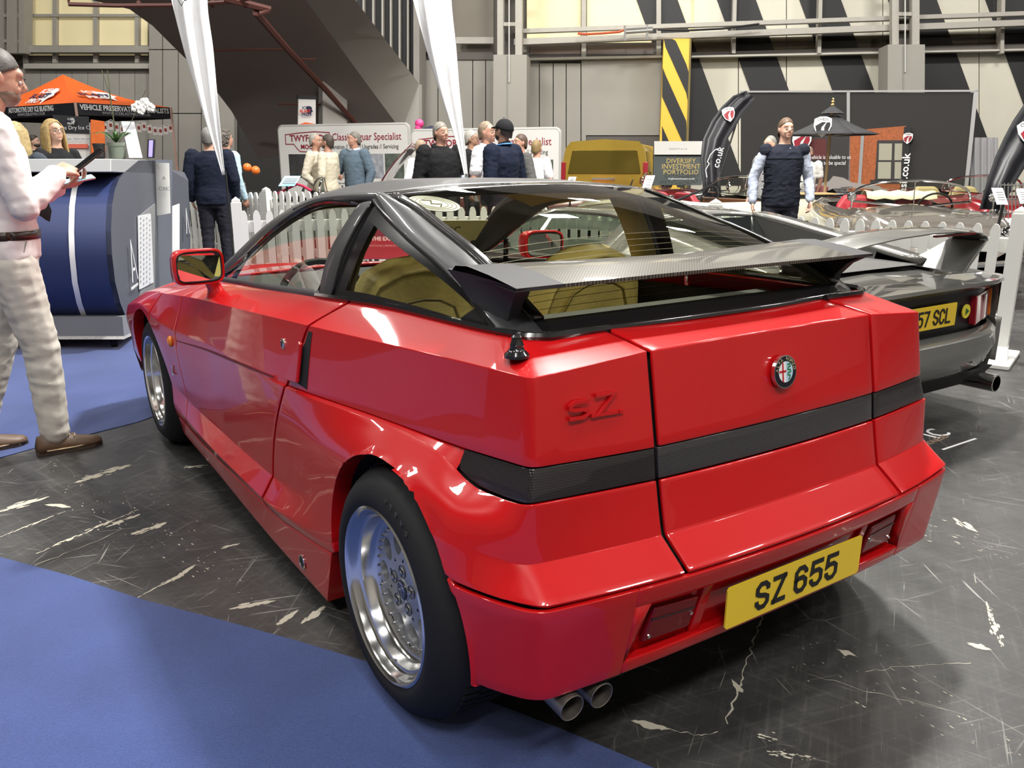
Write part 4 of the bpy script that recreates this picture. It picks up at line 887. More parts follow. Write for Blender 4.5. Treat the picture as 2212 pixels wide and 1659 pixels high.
# striped wall on the right
for k in range(7): wallpoly('wall_panel',[(1492+k*104,452),(1594+k*104,452),(1594+k*104,-60),(1492+k*104,-60)],0,.1,CRW,wb)
def stripe(xa,xb,y0=-60,y1=400,off=.03):
    f=lambda x,y:x+.365*(y-118)
    wallpoly('painted_stripe',[(f(xa,y1),y1),(f(xb,y1),y1),(f(xb,y0),y0),(f(xa,y0),y0)],off,.02,BLKW,wb)
for xa,xb in ((1418,1507),(1592,1676),(1770,1860),(1962,2067),(2172,2270)): stripe(xa,xb)
wallpoly('shadow_gap',[(1494,121),(2300,104),(2300,92),(1494,113)],.3,.2,STLD,wb)
wallpoly('ledge',[(1494,124),(2300,107),(2300,103),(1494,120)],.45,.3,mat('pale ledge',(.46,.44,.39),.7),wb)
wallpoly('clerestory_shade',[(1494,113),(2300,92),(2300,70),(1494,83)],.12,.05,glass('dusty clerestory',(.45,.42,.38),.6),wb)
for x in (1585,1770,2165): wallpoly('mullion',[(x-4,115),(x+4,115),(x+8,-60),(x,-60)],.5,.3,STL,wb)
# ================================================================ PEOPLE
def remesh(name,mb,m,voxel,it=3,wr=0,wscale=9,parent=None,seed=0,fold=(1,1,1)):
    me=bpy.data.meshes.new('t'); me.from_pydata(mb.v,[],mb.f); t=bpy.data.objects.new('t',me)
    bm=bmesh.new(); bm.from_mesh(me); bmesh.ops.recalc_face_normals(bm,faces=bm.faces); bm.to_mesh(me); bm.free()
    r=t.modifiers.new('r','REMESH'); r.mode='VOXEL'; r.voxel_size=voxel; r.use_smooth_shade=True
    s=t.modifiers.new('s','SMOOTH'); s.factor=.5; s.iterations=it
    out=evalmesh(t); bpy.data.meshes.remove(me)
    if wr:
        out.update(); 
        nv=len(out.vertices); cs=np.empty(nv*3); ns=np.empty(nv*3); out.vertices.foreach_get('co',cs); out.vertex_normals.foreach_get('vector',ns); cs=cs.reshape(-1,3); ns=ns.reshape(-1,3); kk=np.empty(nv)
        for i,c in enumerate(cs.tolist()):
            k=noise.noise(Vector((c[0]*fold[0]*wscale+seed,c[1]*fold[1]*wscale,c[2]*fold[2]*wscale))); k2=noise.noise(Vector((c[0]*wscale*2.3,c[1]*wscale*2.3+seed,c[2]*wscale*4.2)))
            kk[i]=wr*(1-2*abs(k))*.8+wr*.5*k2
        out.vertices.foreach_set('co',(cs+ns*kk[:,None]).ravel())
    out.name=name; out.materials.clear(); out.materials.append(m)
    out.polygons.foreach_set('use_smooth',[True]*len(out.polygons))
    o=bpy.data.objects.new(name,out); COL.objects.link(o); o.parent=parent; return o
def loft(mb,secs,n=20):                # (z,cx,cy,rx,ry)
    rings=[[(cx+rx*math.cos(2*PI*j/n),cy+ry*math.sin(2*PI*j/n),z) for j in range(n)] for z,cx,cy,rx,ry in secs]
    o=len(mb.v); mb.grid(rings,close=True); mb.f.append(tuple(o+j for j in range(n))[::-1]); mb.f.append(tuple(o+(len(rings)-1)*n+j for j in range(n)))
def limb(mb,pts,rad,n=10):
    P=[];Rr=[]
    for i in range(len(pts)-1):
        a,b=Vector(pts[i]),Vector(pts[i+1])
        for k in range(4):
            P.append(a.lerp(b,k/4)); Rr.append(rad[i]+(rad[i+1]-rad[i])*k/4)
    P.append(Vector(pts[-1])); Rr.append(rad[-1]); mb.tube(P,Rr,n)
    for p,r in zip(pts,rad): mb.ell(p,(r,r,r),8,6)
def hand(mb,wr,dirv,palmn,side,curl=.7,R=1.0):
    w=Vector(wr); d=Vector(dirv).normalized(); pn=Vector(palmn); pn=(pn-d*pn.dot(d)).normalized(); a=d.cross(pn)*side
    M=Matrix((a,d,pn)).transposed()
    mb.ell(w+d*.045,(.040*R,.052*R,.017*R),10,8,R=M)
    for k,(o,L) in enumerate(((-.030,.070),(-.010,.080),(.010,.076),(.029,.060))):
        p=w+d*.085+a*o; q=p; ang=0; pts=[p-d*.02]
        for seg in (.45,.32,.25):
            ang+=curl*.75; q=q+(d*math.cos(ang)+pn*math.sin(ang))*L*seg; pts.append(q.copy())
        mb.tube([pts[0],w+d*.085+a*o]+pts[1:],[.0095,.0095,.009,.008,.007],8)
    p=w+d*.025-a*.034; mb.tube([w+d*.02-a*.02,p-a*.012+d*.02,p-a*.016+d*.045+pn*.015,p-a*.008+d*.06+pn*.03],[.013,.011,.010,.0085],8)
SKN=[mat('skin fair',(.56,.33,.24),.5,bump=.05,noisescale=40),mat('skin ruddy',(.47,.25,.175),.5,bump=.06,noisescale=60),mat('skin tan',(.36,.20,.13),.5)]
def cloth(name,c,v=.12): return mat('cloth '+name,c,.85,bump=.12,noisescale=16,spec=.2)
HAIR={}
def hairm(c): 
    k='hair %.2f %.2f %.2f'%c
    if k in MATS: return MATS[k]
    m=mat(k,c,.55); nt=m.node_tree; b=nt.nodes['Principled BSDF']; tc=nt.nodes.new('ShaderNodeTexCoord'); mp=nt.nodes.new('ShaderNodeMapping'); mp.inputs['Scale'].default_value=(1,.10,.45); n=nt.nodes.new('ShaderNodeTexNoise'); n.inputs['Scale'].default_value=120
    nt.links.new(tc.outputs['Object'],mp.inputs[0]); nt.links.new(mp.outputs[0],n.inputs[0]); mx=nt.nodes.new('ShaderNodeMix'); mx.data_type='RGBA'; mx.inputs[6].default_value=tuple(x*.35 for x in c)+(1,); mx.inputs[7].default_value=tuple(min(1,x*1.3) for x in c)+(1,)
    nt.links.new(n.outputs['Fac'],mx.inputs[0]); nt.links.new(mx.outputs[2],b.inputs['Base Color']); bp=nt.nodes.new('ShaderNodeBump'); bp.inputs['Strength'].default_value=.5; bp.inputs['Distance'].default_value=.004; nt.links.new(n.outputs['Fac'],bp.inputs['Height']); nt.links.new(bp.outputs[0],b.inputs['Normal']); return m
def person(label,px,py,d,face,h=None,skin=0,hair=(.3,.3,.29),style='short',top=(.1,.1,.1),topk='long',legs=(.03,.03,.035),arms=None,feet=None,vox=.013,wrink=.006,
           head=(0,0),build=1.0,shoes=(.03,.025,.02),glasses=False,collar=None,beard=None,extra=None,group=None,pos=None,face_abs=None,topn=None,belly=0,inner=None,vest=None,belt=None,headfwd=0):
    T=D(px,py,d) if pos is None else np.array([pos[0],pos[1],h])
    hh=h or T[2]; k=hh/1.78
    t=bpy.data.objects.new('person',None); COL.objects.link(t); t.location=(T[0],T[1],0)
    cd=CP[:2]-T[:2]; cd=cd/np.linalg.norm(cd); a=math.radians(face); f=(cd[0]*math.cos(a)-cd[1]*math.sin(a),cd[0]*math.sin(a)+cd[1]*math.cos(a))
    t.rotation_euler=(0,0,math.atan2(-f[0],f[1])); t.scale=(k,k,k); tag(t,label,'person',group)
    B=build
    A=arms or {}
    eR,wR=A.get('R',((.27,-.03,1.16),(.26,.06,.92))); eL,wL=A.get('L',((-.27,-.03,1.16),(-.26,.06,.92)))
    F=feet or ((.11,.02),(-.11,-.03))
    sR,sL=(.185*B,0,1.44),(-.185*B,0,1.44)
    sk=SKN[skin]; sc=lambda q,s:tuple(q)
    # ---- body, one continuous surface
    mb=MB()
    loft(mb,[(.84,0,0,.150*B,.105),(.95,0,0,.165*B,.115),(1.06,0,.01+belly*.3,.145*B,.105+belly*.5),(1.20,0,.008,.155*B,.11+belly*.3),(1.34,0,0,.172*B,.112),(1.43,0,-.005,.150*B,.085),(1.485,0,-.01,.085,.065),(1.52,0,-.008+headfwd*.5,.058,.060),(1.60,0,headfwd,.055,.060)])
    for s_,e_,w_ in ((sR,eR,wR),(sL,eL,wL)): limb(mb,[s_,e_,w_],[.056*B,.042,.028])
    for q,s_ in ((F[0],1),(F[1],-1)): limb(mb,[(s_*.095,0,.90),(s_*.10+(q[0]-s_*.10)*.5,.03+q[1]*.5,.50),(q[0],q[1],.09)],[.088*B,.060,.040])
    hy,hp=head; HM=Matrix.Translation((0,headfwd,1.58))@Matrix.Rotation(math.radians(hy),4,'Z')@Matrix.Rotation(math.radians(hp),4,'X')
    hv=lambda x,y,z:HM@Vector((x,y,z))
    def hell(c,r,n=16,m=12): mb.ell(hv(*c),r,n,m,R=HM.to_3x3())
    hell((0,-.012,.098),(.074,.094,.100)); hell((0,.030,.035),(.058,.060,.058)); hell((0,.012,.06),(.066,.078,.075)); hell((0,.074,.005),(.026,.022,.022)); hell((0,.070,.115),(.050,.020,.026))
    mb.tube([hv(0,.082,.100),hv(0,.105,.066),hv(0,.094,.050)],[.010,.0145,.012],8); hell((.030,.070,.050),(.020,.018,.020)); hell((-.030,.070,.050),(.020,.018,.020)); hell((0,.084,.026),(.022,.012,.010))
    for s_ in (1,-1): hell((s_*.076,-.006,.072),(.010,.018,.030),8,6)
    hd=A.get('hands',{})
    for s_,w_,e_,key in ((1,wR,eR,'R'),(-1,wL,eL,'L')):
        dv=Vector(w_)-Vector(e_); o_=hd.get(key,{}); hand(mb,w_,o_.get('d',dv),o_.get('n',(-s_,.2,0)),o_.get('s',s_),o_.get('c',.7))
    body=remesh('body',mb,sk,vox,it=2 if vox<.01 else 1,parent=t)
    # ---- face
    W_=mat('eye white',(.75,.73,.70),.3); K_=mat('iris dark',(.03,.025,.02),.2)
    for s_ in (1,-1):
        e=obj('eye',MB().ell(hv(s_*.031,.081,.084),(.0125,.008,.0075),10,6),W_,t); obj('pupil',MB().ell(hv(s_*.031,.0875,.084),(.0055,.003,.0055),8,5),K_,e)
        if hair!=None: obj('eyebrow',MB().tube([hv(s_*.014,.095,.102),hv(s_*.032,.095,.107),hv(s_*.050,.082,.101)],[.003,.0042,.002],5),hairm(tuple(c*.7 for c in hair)),t)
    obj('mouth',MB().tube([hv(-.023,.084,.022),hv(-.009,.095,.0235),hv(.009,.095,.0235),hv(.023,.084,.022)],[.0015,.0042,.0042,.0015],6),mat('lips',(.38,.12,.10),.4),t)
    if glasses:
        g=MB()
        for s_ in (1,-1):
            g.tube([hv(s_*.033+.023*math.cos(2*PI*i/12),.100,.083+.017*math.sin(2*PI*i/12)) for i in range(13)],.002,5,cap=False); g.tube([hv(s_*.056,.098,.087),hv(s_*.079,.0,.082)],.0018,5)
        g.tube([hv(-.01,.101,.087),hv(.01,.101,.087)],.002,5); obj('glasses',g,BLACK,t)
    # ---- hair
    hm=hairm(hair); 
    def cap(zc,grow,back,front,fl=1):
        P=[]
        for i in range(11):
            th=PI*.5*i/10*1.0; row=[]
            for j in range(28):
                a_=2*PI*j/28; fr=math.sin(a_)    # +1 is the face side
                lim=zc+(front-zc)*max(0,fr)**.75+(back-zc)*max(0,-fr)**.6
                z=lim+(.203-lim)*(math.sin(th)); q=max(0,1-((z-.098)/.106)**2)**.5 if z>.098 else 1-.15*((.098-z)/.1)**2
                q=q if i<10 else 0
                j_=1+.03*math.sin(a_*9+i*2)*fl*.5
                row.append(tuple(hv((.074+grow)*q*math.cos(a_)*j_,-.014+(.094+grow)*q*math.sin(a_)*j_*(.96 if fr>0 else 1),z)))
            P.append(row)
        mb2=MB().grid(P,close=True); P2=[[tuple(Vector(p)*.985+hv(0,0,.08)*.015) for p in P[0]],P[0]]; mb2.grid(P2,close=True); return mb2
    if style=='short': obj('hair',cap(.068,.005,-.012,.152),hm,t,solid=.003)
    elif style=='balding': obj('hair',cap(.062,.0035,-.005,.190),hm,t,solid=.002)
    elif style=='quiff': obj('hair',cap(.074,.0055,-.005,.148),hm,t,solid=.003)
    elif style=='curly':
        m3=cap(.06,.014,-.01,.15); rr=random.Random(5)
        for i in range(60):
            a_=rr.uniform(0,2*PI); z=rr.uniform(.0,.19); q=max(0,1-((z-.09)/.115)**2)**.5
            if math.sin(a_)>.3 and z<.15: continue
            m3.ell(hv(.082*q*math.cos(a_),-.014+.10*q*math.sin(a_),z),(.02,.02,.02),6,4)
        obj('hair',m3,hm,t)
    elif style=='long':
        m3=cap(.06,.010,-.02,.168)
        for i in range(46):
            a_=math.radians(150+ i/45*240); x0,y0=.085*math.cos(a_),-.014+.10*math.sin(a_); L=.30+.05*math.sin(i*2.1)
            m3.tube([hv(x0*.5,y0*.5,.185),hv(x0,y0,.12),hv(x0*1.12,y0*1.1,.02),hv(x0*1.25,y0*1.05+.0,-.10),hv(x0*1.18+.01*math.sin(i),y0*.95,-.10-L*.6)],[.008,.014,.015,.013,.004],5)
        obj('hair',m3,hm,t)
    elif style=='cap':
        m3=cap(.10,.016,.07,.125,0); brim=[hv(.075*math.cos(x),.055+.095*math.sin(x),.118-.012*math.sin(x)) for x in lin(0,PI,12)]; m3.prism([tuple(p) for p in brim],tuple(HM.to_3x3()@Vector((0,0,.006)))); m3.ell(hv(0,-.01,.212),(.008,.008,.005),8,5)
        obj('baseball_cap',m3,cloth('cap black',(.012,.012,.014)),t,solid=.004); obj('hair',cap(.06,.006,.0,.10),hm,t)
    if beard:
        m3=MB().ell(hv(0,.034,.020),(.0600,.0625,.050),16,12,R=HM.to_3x3()); obj('beard',m3,hairm(beard),t)
    # ---- clothes
    tn=topn or {'long':'shirt','short':'t_shirt','polo':'polo_shirt','jacket':'jacket','hoodie':'hooded_top'}[topk]; g=.016 if topk in('long','short','polo') else .028
    mb=MB(); zb=.86 if topk in('jacket','hoodie') else .90
    if topk=='tucked': zb=.97
    loft(mb,[(zb,0,0,.165*B+g,.115+g+belly*.3),(.97,0,.0,.165*B+g,.120+g+belly*.4),(1.08,0,.01+belly*.3,.152*B+g,.110+g+belly*.6),(1.20,0,.008,.160*B+g,.115+g+belly*.35),(1.34,0,0,.176*B+g,.116+g),(1.43,0,-.005,.158*B+g,.092+g),(1.487,0,-.01,.088+g*.6,.070+g*.5),(1.505,0,-.01,.066+g*.5,.066+g*.4)],24)
    for s_,e_,w_ in ((sR,eR,wR),(sL,eL,wL)):
        if topk in('short','polo'): m_=Vector(s_).lerp(Vector(e_),.72); limb(mb,[s_,tuple(m_)],[.062*B+g,.058+g*.6])
        elif vest: limb(mb,[s_,tuple(Vector(s_).lerp(Vector(e_),.05))],[.060*B+g*.5,.050])
        else: w2_=Vector(w_)+(Vector(e_)-Vector(w_)).normalized()*.02; limb(mb,[s_,e_,tuple(w2_)],[.060*B+g,.052+g*.7,.040+g*.3])
    shirt=remesh(tn,mb,cloth(tn+str(top),top),max(vox,.010),it=2,wr=wrink,parent=t,seed=px*.01,fold=(1,1,1.6),wscale=11)
    if vest:
        mb=MB()
        for s_,e_,w_ in ((sR,eR,wR),(sL,eL,wL)): limb(mb,[s_,e_,tuple(Vector(w_)+(Vector(e_)-Vector(w_)).normalized()*.02)],[.062*B,.056,.044])
        remesh('shirt_sleeves',mb,cloth('sl'+str(vest),vest),max(vox,.010),it=2,wr=wrink,parent=t,seed=3,wscale=11)
        mb=MB(); 
        for z in (1.36,1.28,1.20,1.12,1.04,.96): mb.tube([( (.19*B+.012)*math.cos(x)*1.0,(.128+.010)*math.sin(x)+.004,z) for x in lin(0,2*PI,25)],.006,5,cap=False)
        obj('quilt_seams',mb,cloth('seam dark',(.006,.007,.012)),t); 
    if topk=='hoodie':
        obj('hood',MB().tube([(.075*math.cos(x),-.035+.085*math.sin(x),1.50-.018*math.sin(x)) for x in lin(0,2*PI,21)],.030,8,cap=False),cloth(tn+str(top),top),t)
    if collar:
        mb=MB(); 
        mb.grid([[(.070*math.cos(x),-.008+.074*math.sin(x),1.495-.012*math.sin(x)) for x in lin(PI*.56,PI*2.44,20)],[(.064*math.cos(x),-.008+.068*math.sin(x),1.535-.02*math.sin(x)) for x in lin(PI*.58,PI*2.42,20)],[(.086*math.cos(x),-.008+.092*math.sin(x),1.500-.028*math.sin(x)) for x in lin(PI*.60,PI*2.40,20)]]); obj('collar',mb,cloth('col'+str(collar),collar),t,solid=.003)
    if inner:
        obj('shirt_front',MB().grid([[(x,.132+belly*.3-abs(x)*.25,1.05),(x*.9,.136-abs(x)*.3,1.2),(x*.8,.134-abs(x)*.3,1.35),(x*.9,.085,1.47)] for x in lin(-.05,.05,5)]),cloth('in'+str(inner),inner),t,solid=.012)
    mb=MB(); loft(mb,[(.82,0,0,.165*B,.118),(.95,0,0,.175*B,.126),(1.03,0,.004,.162*B,.122+belly*.4)],20)
    for q,s_ in ((F[0],1),(F[1],-1)): limb(mb,[(s_*.092,0,.88),(s_*.10+(q[0]-s_*.10)*.5,.03+q[1]*.5,.50),(q[0],q[1],.10)],[.102*B,.078,.062])
    remesh('trousers',mb,cloth('tr'+str(legs),legs),max(vox,.010),it=2,wr=wrink*1.1,parent=t,seed=9,fold=(1,1,1.9),wscale=10)
    if belt: obj('belt',MB().lathe([(.1,1.0),(.196,1.0),(.198,1.02),(.196,1.04),(.1,1.04)],32,'z') if 0 else MB().grid([[((.178*B)*math.cos(x),.002+.137*math.sin(x)+belly*.2*math.sin(x),z) for x in lin(0,2*PI,40)] for z in (.985,1.022)],flip=False),mat('belt leather',belt,.35),t,solid=.005,off=1)
    for q,s_ in ((F[0],1),(F[1],-1)):
        mb=MB(); P=[]
        for y,wd,hz in ((-.085,.02,.05),(-.075,.035,.085),(-.03,.040,.095),(.03,.043,.085),(.09,.049,.062),(.14,.047,.050),(.175,.033,.042),(.188,.008,.03)):
            P.append([(q[0]+wd*math.cos(x),q[1]+y,.018+(hz-.018)*max(0,math.sin(x))) for x in lin(0,PI,9)])
        mb.grid(P); n_=len(P)
        sh=obj('shoe',mb,mat('shoe'+str(shoes),shoes,.5),t,smooth=60,solid=.004)
        so=[(q[0]+w_,q[1]+y,0) for y,w_ in ((-.088,-.03),(-.088,.03),(-.02,.044),(.08,.053),(.15,.048),(.192,.015),(.192,-.015),(.15,-.048),(.08,-.053),(-.02,-.044))]
        obj('sole',MB().prism(so,(0,0,.022)),mat('sole'+str(shoes),tuple(c*.45+.01 for c in shoes),.7),sh,bevel=.003)
    return t
# ---------------------------------------------------------------- the man with the phone
ph_arms={'R':((.245,.06,1.13),(.145,.225,1.265)),'L':((-.215,.10,1.12),(.03,.235,1.205)),'hands':{'R':{'d':(-.62,.62,.30),'n':(-.5,-.1,-.8),'c':1.15},'L':{'d':(.15,.95,.15),'n':(0,-.25,1),'c':.75,'s':-1}}}
pm=person('man in pale pink shirt and cream trousers looking down at a phone',-55,103,3.54,97,h=1.815,skin=1,hair=(.10,.09,.08),style='quiff',beard=(.20,.12,.085),top=(.76,.70,.69),topk='long',legs=(.52,.49,.44),
    arms=ph_arms,feet=((.10,.07),(-.12,-.21)),vox=.0062,wrink=.0055,head=(0,-16),shoes=(.10,.055,.03),belt=(.035,.018,.012),headfwd=.045,collar=(.78,.72,.71),build=1.02,topn='shirt')
def local(t,p): return t.matrix_world@Vector(p)
bpy.context.view_layer.update()
def onto(o,t,loc,rot):                 # give a separate thing a place in a person's frame
    o.matrix_world=t.matrix_world@Matrix.Translation(loc)@Matrix.Rotation(rot[2],4,'Z')@Matrix.Rotation(rot[1],4,'Y')@Matrix.Rotation(rot[0],4,'X')
# shoe laces, shirt placket, pocket seam
for s_,q in ((1,(.10,.07)),(-1,(-.12,-.21))):
    for k in range(3): obj('shoelace',MB().tube([(q[0]-.03,q[1]+.03+k*.022,.088-k*.010),(q[0],q[1]+.035+k*.022,.098-k*.012),(q[0]+.03,q[1]+.03+k*.022,.088-k*.010)],.003,5),mat('lace tan',(.45,.33,.2),.8),pm)
    obj('shoe_sole_edge',MB().tube([(q[0]+.045,q[1]-.05,.024),(q[0]+.053,q[1]+.07,.024),(q[0]+.04,q[1]+.15,.024),(q[0],q[1]+.19,.024)],.004,5),mat('lace tan',(.45,.33,.2),.8),pm)
obj('trouser_pocket_seam',MB().tube([(.17,.06,.98),(.176,.03,.90),(.165,.0,.84)],.0025,5),cloth('seam grey',(.30,.28,.25)),pm)
PHK=mat('phone black',(.012,.012,.014),.15,coat=.8)
phn=obj('smartphone',MB().box(-.037,.037,-.075,.075,-.0045,.0045),PHK,None,bevel=.003); tag(phn,'black smartphone held up in the right hand of the man in pink shirt','phone'); onto(phn,pm,(.085,.365,1.32),(math.radians(38),.15,0))
obj('camera_bump',MB().box(-.03,-.005,.04,.07,-.0075,-.004),PHK,phn)
ph2=obj('smartphone',MB().box(-.034,.034,-.07,.07,-.004,.004),mat('phone silver',(.55,.56,.58),.3,.6),None,bevel=.003); tag(ph2,'second phone with a bright pale blue screen lying in the left hand','phone'); onto(ph2,pm,(.055,.315,1.232),(math.radians(12),.2,0))
obj('lit_screen',MB().box(-.031,.031,-.064,.064,.0041,.0048),mat('screen glow',(.25,.65,.85),.3,emit=1.2),ph2)
nb=obj('hanging_cloth',MB().prism([D(80,425,3.75),D(98,420,3.75),D(112,455,3.75),D(108,480,3.75),D(100,476,3.75),D(78,460,3.75)],(.0,.02,0)),BLACK,None,bevel=.004,smooth=None); tag(nb,'black folded cloth hanging under the arm of the man in pink shirt','cloth')
# ---------------------------------------------------------------- visitors
person('woman with long blonde hair and glasses behind the reception desk',112,256,7.85,28,skin=0,hair=(.40,.27,.10),style='long',glasses=True,top=(.015,.015,.017),topk='long',head=(5,3),build=.85)
person('person with blonde hair in a slate blue jacket behind the man with the phone',30,262,6.75,150,skin=0,hair=(.45,.34,.16),style='long',top=(.045,.055,.07),topk='jacket',build=.9)
person('distant dark-haired man under the orange gazebo, left of the two small heads',60,296,17,-30,skin=0,hair=(.05,.04,.03),top=(.03,.03,.03),vox=.02)
person('distant bearded man under the orange gazebo, right of the two small heads',72,291,16,60,skin=0,hair=(.04,.03,.02),top=(.02,.02,.022),vox=.02,beard=(.05,.035,.025))
person('grey-haired man in a navy jumper with his back turned behind the white fence',447,275,9.9,172,skin=0,hair=(.22,.215,.20),top=(.010,.014,.030),topk='jacket',build=1.08,topn='jumper',legs=(.02,.02,.03))
person('person with curly grey hair in a light blue shirt just behind the white flag',484,279,10.35,120,skin=1,hair=(.12,.10,.085),style='curly',top=(.42,.58,.68),topk='long')
person('elderly man in a cream work shirt with full belly, facing right',681,288,13.1,60,skin=1,hair=(.40,.37,.32),style='balding',top=(.62,.57,.46),topk='long',belly=.10,legs=(.015,.015,.02),arms={'R':((.27,-.06,1.14),(.20,.10,.98)),'L':((-.25,.05,1.15),(-.16,.28,1.12))})
person('dark-haired man in a cream work shirt facing left, shaking hands',706,290,12.95,-120,skin=1,hair=(.06,.045,.035),beard=(.06,.045,.035),top=(.60,.55,.42),topk='long',legs=(.10,.09,.06),arms={'R':((.27,.02,1.15),(.18,.25,1.10)),'L':((-.27,-.03,1.16),(-.26,.06,.92))})
person('grey-haired man in a blue grey blazer and pale blue shirt beside the open maroon bonnet',764,284,13.2,-38,skin=1,hair=(.20,.18,.155),top=(.10,.14,.18),topk='jacket',inner=(.55,.62,.72),collar=(.55,.62,.72),topn='blazer',legs=(.45,.38,.24),head=(-30,0),arms={'R':((.30,.02,1.2),(.34,.22,1.22)),'L':((-.28,-.03,1.16),(-.26,.06,.92))})
ho=person('man with cropped grey hair in a black hooded top holding a drinks can',952,263,9.5,22,skin=1,hair=(.26,.24,.21),top=(.009,.009,.010),topk='hoodie',head=(18,0),build=1.12,arms={'R':((.29,0,1.15),(.22,.14,.98)),'L':((-.29,0,1.15),(-.17,.25,1.10))})
person('part-hidden person in a white top behind the man in the black hooded top',909,302,12.1,40,skin=1,hair=(.4,.3,.2),top=(.75,.76,.78),topk='long',vox=.018)
person('white-haired man with glasses in a black jacket over an orange top',1019,281,11.6,70,skin=2,hair=(.42,.40,.36),style='short',glasses=True,top=(.012,.012,.013),topk='jacket',inner=(.75,.20,.05))
person('bald man in a white polo shirt facing right behind the roof of the red coupe',1052,262,9.3,62,skin=1,hair=(.30,.22,.15),style='balding',top=(.78,.78,.80),topk='polo',collar=(.8,.8,.82),build=1.05)
cm=person('bearded man in a black cap and navy jacket with blue lanyard',1087,257,8.8,-128,skin=2,hair=(.03,.02,.02),style='cap',beard=(.03,.022,.018),glasses=True,top=(.006,.010,.024),topk='jacket',build=1.08,collar=(.006,.010,.02))
obj('lanyard',MB().tube([(.075*math.cos(x),-.015+.085*math.sin(x),1.518-.010*math.sin(x)) for x in lin(0,2*PI,24)],.008,6,cap=False),mat('lanyard blue',(.06,.25,.65),.6),cm)
person('brown-haired man in a dark grey jacket behind the man in the black cap',1124,289,11.4,-60,skin=1,hair=(.10,.06,.04),top=(.09,.09,.085),topk='jacket',build=.95)
person('fair-haired person in a white T-shirt with back turned beside the second white board',1160,302,12.2,150,skin=1,hair=(.28,.19,.08),style='short',top=(.8,.8,.8),topk='short',build=.92)
person('distant dark-haired man in black in front of the dark investment sign',1443,330,19,80,skin=1,hair=(.02,.015,.012),top=(.018,.018,.02),topk='jacket',vox=.02)
person('man in a black quilted body warmer over a pale blue shirt',1700,254,8.9,14,skin=0,hair=(.13,.075,.04),style='short',top=(.012,.014,.024),topk='jacket',topn='body_warmer',vest=(.42,.46,.56),inner=(.45,.48,.55),legs=(.02,.02,.03),head=(10,0),build=1.05,vox=.010,arms={'R':((.30,-.04,1.16),(.30,.02,.90)),'L':((-.29,-.03,1.16),(-.30,.06,.92))})
person('part-hidden grey-haired man behind the man in the quilted body warmer',1664,293,11.2,-40,skin=0,hair=(.30,.28,.25),style='balding',top=(.3,.3,.3))
person('balding man in a white T-shirt under the black parasol beside the black counter',1747,322,14.2,-20,h=1.60,skin=1,hair=(.30,.25,.2),style='balding',beard=(.5,.45,.4),top=(.78,.76,.72),topk='short',build=1.1,legs=(.02,.02,.02))
bpy.context.view_layer.update()
can=obj('drinks_can',MB().lathe([(0,0),(.028,.0),(.033,.006),(.033,.150),(.026,.162),(0,.160)],20,'z'),mat('can white blue',(.55,.62,.78),.3,.4),None); can.matrix_world=ho.matrix_world@Matrix.Translation((-.13,.34,1.03)); tag(can,'pale blue and white drinks can in the hand of the man in black hooded top','can')
# ================================================================ FENCES
FW=mat('fence white pvc',(.74,.74,.71),.4)
def fence(label,G0,G1,pitch=.109,hz=.93,pk=True,n=None,ends=(1,1)):
    G0=np.array(G0[:2]);G1=np.array(G1[:2]); L=np.linalg.norm(G1-G0); dx=(G1-G0)/L; rz=math.atan2(dx[1],dx[0])
    t=thing('picket_fence',label,'fence',(G0[0],G0[1],0),rz)
    obj('rail',MB().box(0,L,.01,.05,.74,.84),FW,t,bevel=.006); obj('rail',MB().box(0,L,.01,.05,.22,.32),FW,t,bevel=.006)
    k=int(L/pitch); pm_=None
    for i in range(k):
        if pm_ is None:
            w=.031; pts=[(-w,.08),(w,.08),(w,hz-.05),(w*.72,hz-.018),(w*.3,hz),(-w*.3,hz),(-w*.72,hz-.018),(-w,hz-.05)]
            o=obj('picket',MB().prism([(x,-.018,z) for x,z in pts],(0,.024,0)),FW,t,smooth=None); pm_=o
        else:
            o=pm_.copy(); COL.objects.link(o)
        o.location=(pitch*(i+.5),0,0)
    for e,x in zip(ends,(0,L)):
        if e:
            p=obj('fence_post',MB().box(x-.045,x+.045,-.02,.07,0,1.0).lathe([(.05,1.0),(.052,1.02),(.0,1.05)],4,'z',(x,.025,0),a0=PI/4,a1=PI/4+2*PI),FW,t,bevel=.006)
            obj('fence_foot',MB().prism([(x-.10,-.28,0),(x+.10,-.28,0),(x+.10,.30,0),(x-.10,.30,0)],(0,0,.035)).prism([(x-.07,-.16,.035),(x+.07,-.16,.035),(x+.05,.0,.12),(x-.05,.0,.12)],(0,.05,0)),FW,t,bevel=.01)
    return t
fence('white picket fence panel at the right, ending in the tall post with a broad foot',(3.62,3.12),(4.34,1.10),ends=(1,1))
fence('white picket fence stretch behind the grey sports car, seen over the wing of the coupe',(2.95,5.06),(3.60,3.19),ends=(1,0))
fence('white picket fence seen through the side and rear windows of the red coupe',(.55,5.80),(2.87,5.12),ends=(1,0))
fence('white picket gate panel at the right edge behind the broad-footed post',(4.62,1.02),(5.9,.62),ends=(0,1))
fl0=D(395,420,10.9); fl1=D(500,420,10.6); fl2=D(572,420,10.3); fl3=D(790,420,9.6)
fence('white picket fence behind the desk, between the desk and the first post',fl0,fl1,pitch=.10,hz=1.0,ends=(0,1))
fence('short white picket fence gate between two close posts left of the coupe roof',fl1+A3(.07,-.06,0),fl2,pitch=.10,hz=.98,ends=(0,1))
fence('white picket fence running behind the coupe roof under the cream-shirted men',fl2+A3(.07,-.06,0),fl3,pitch=.11,hz=1.0,ends=(0,0))
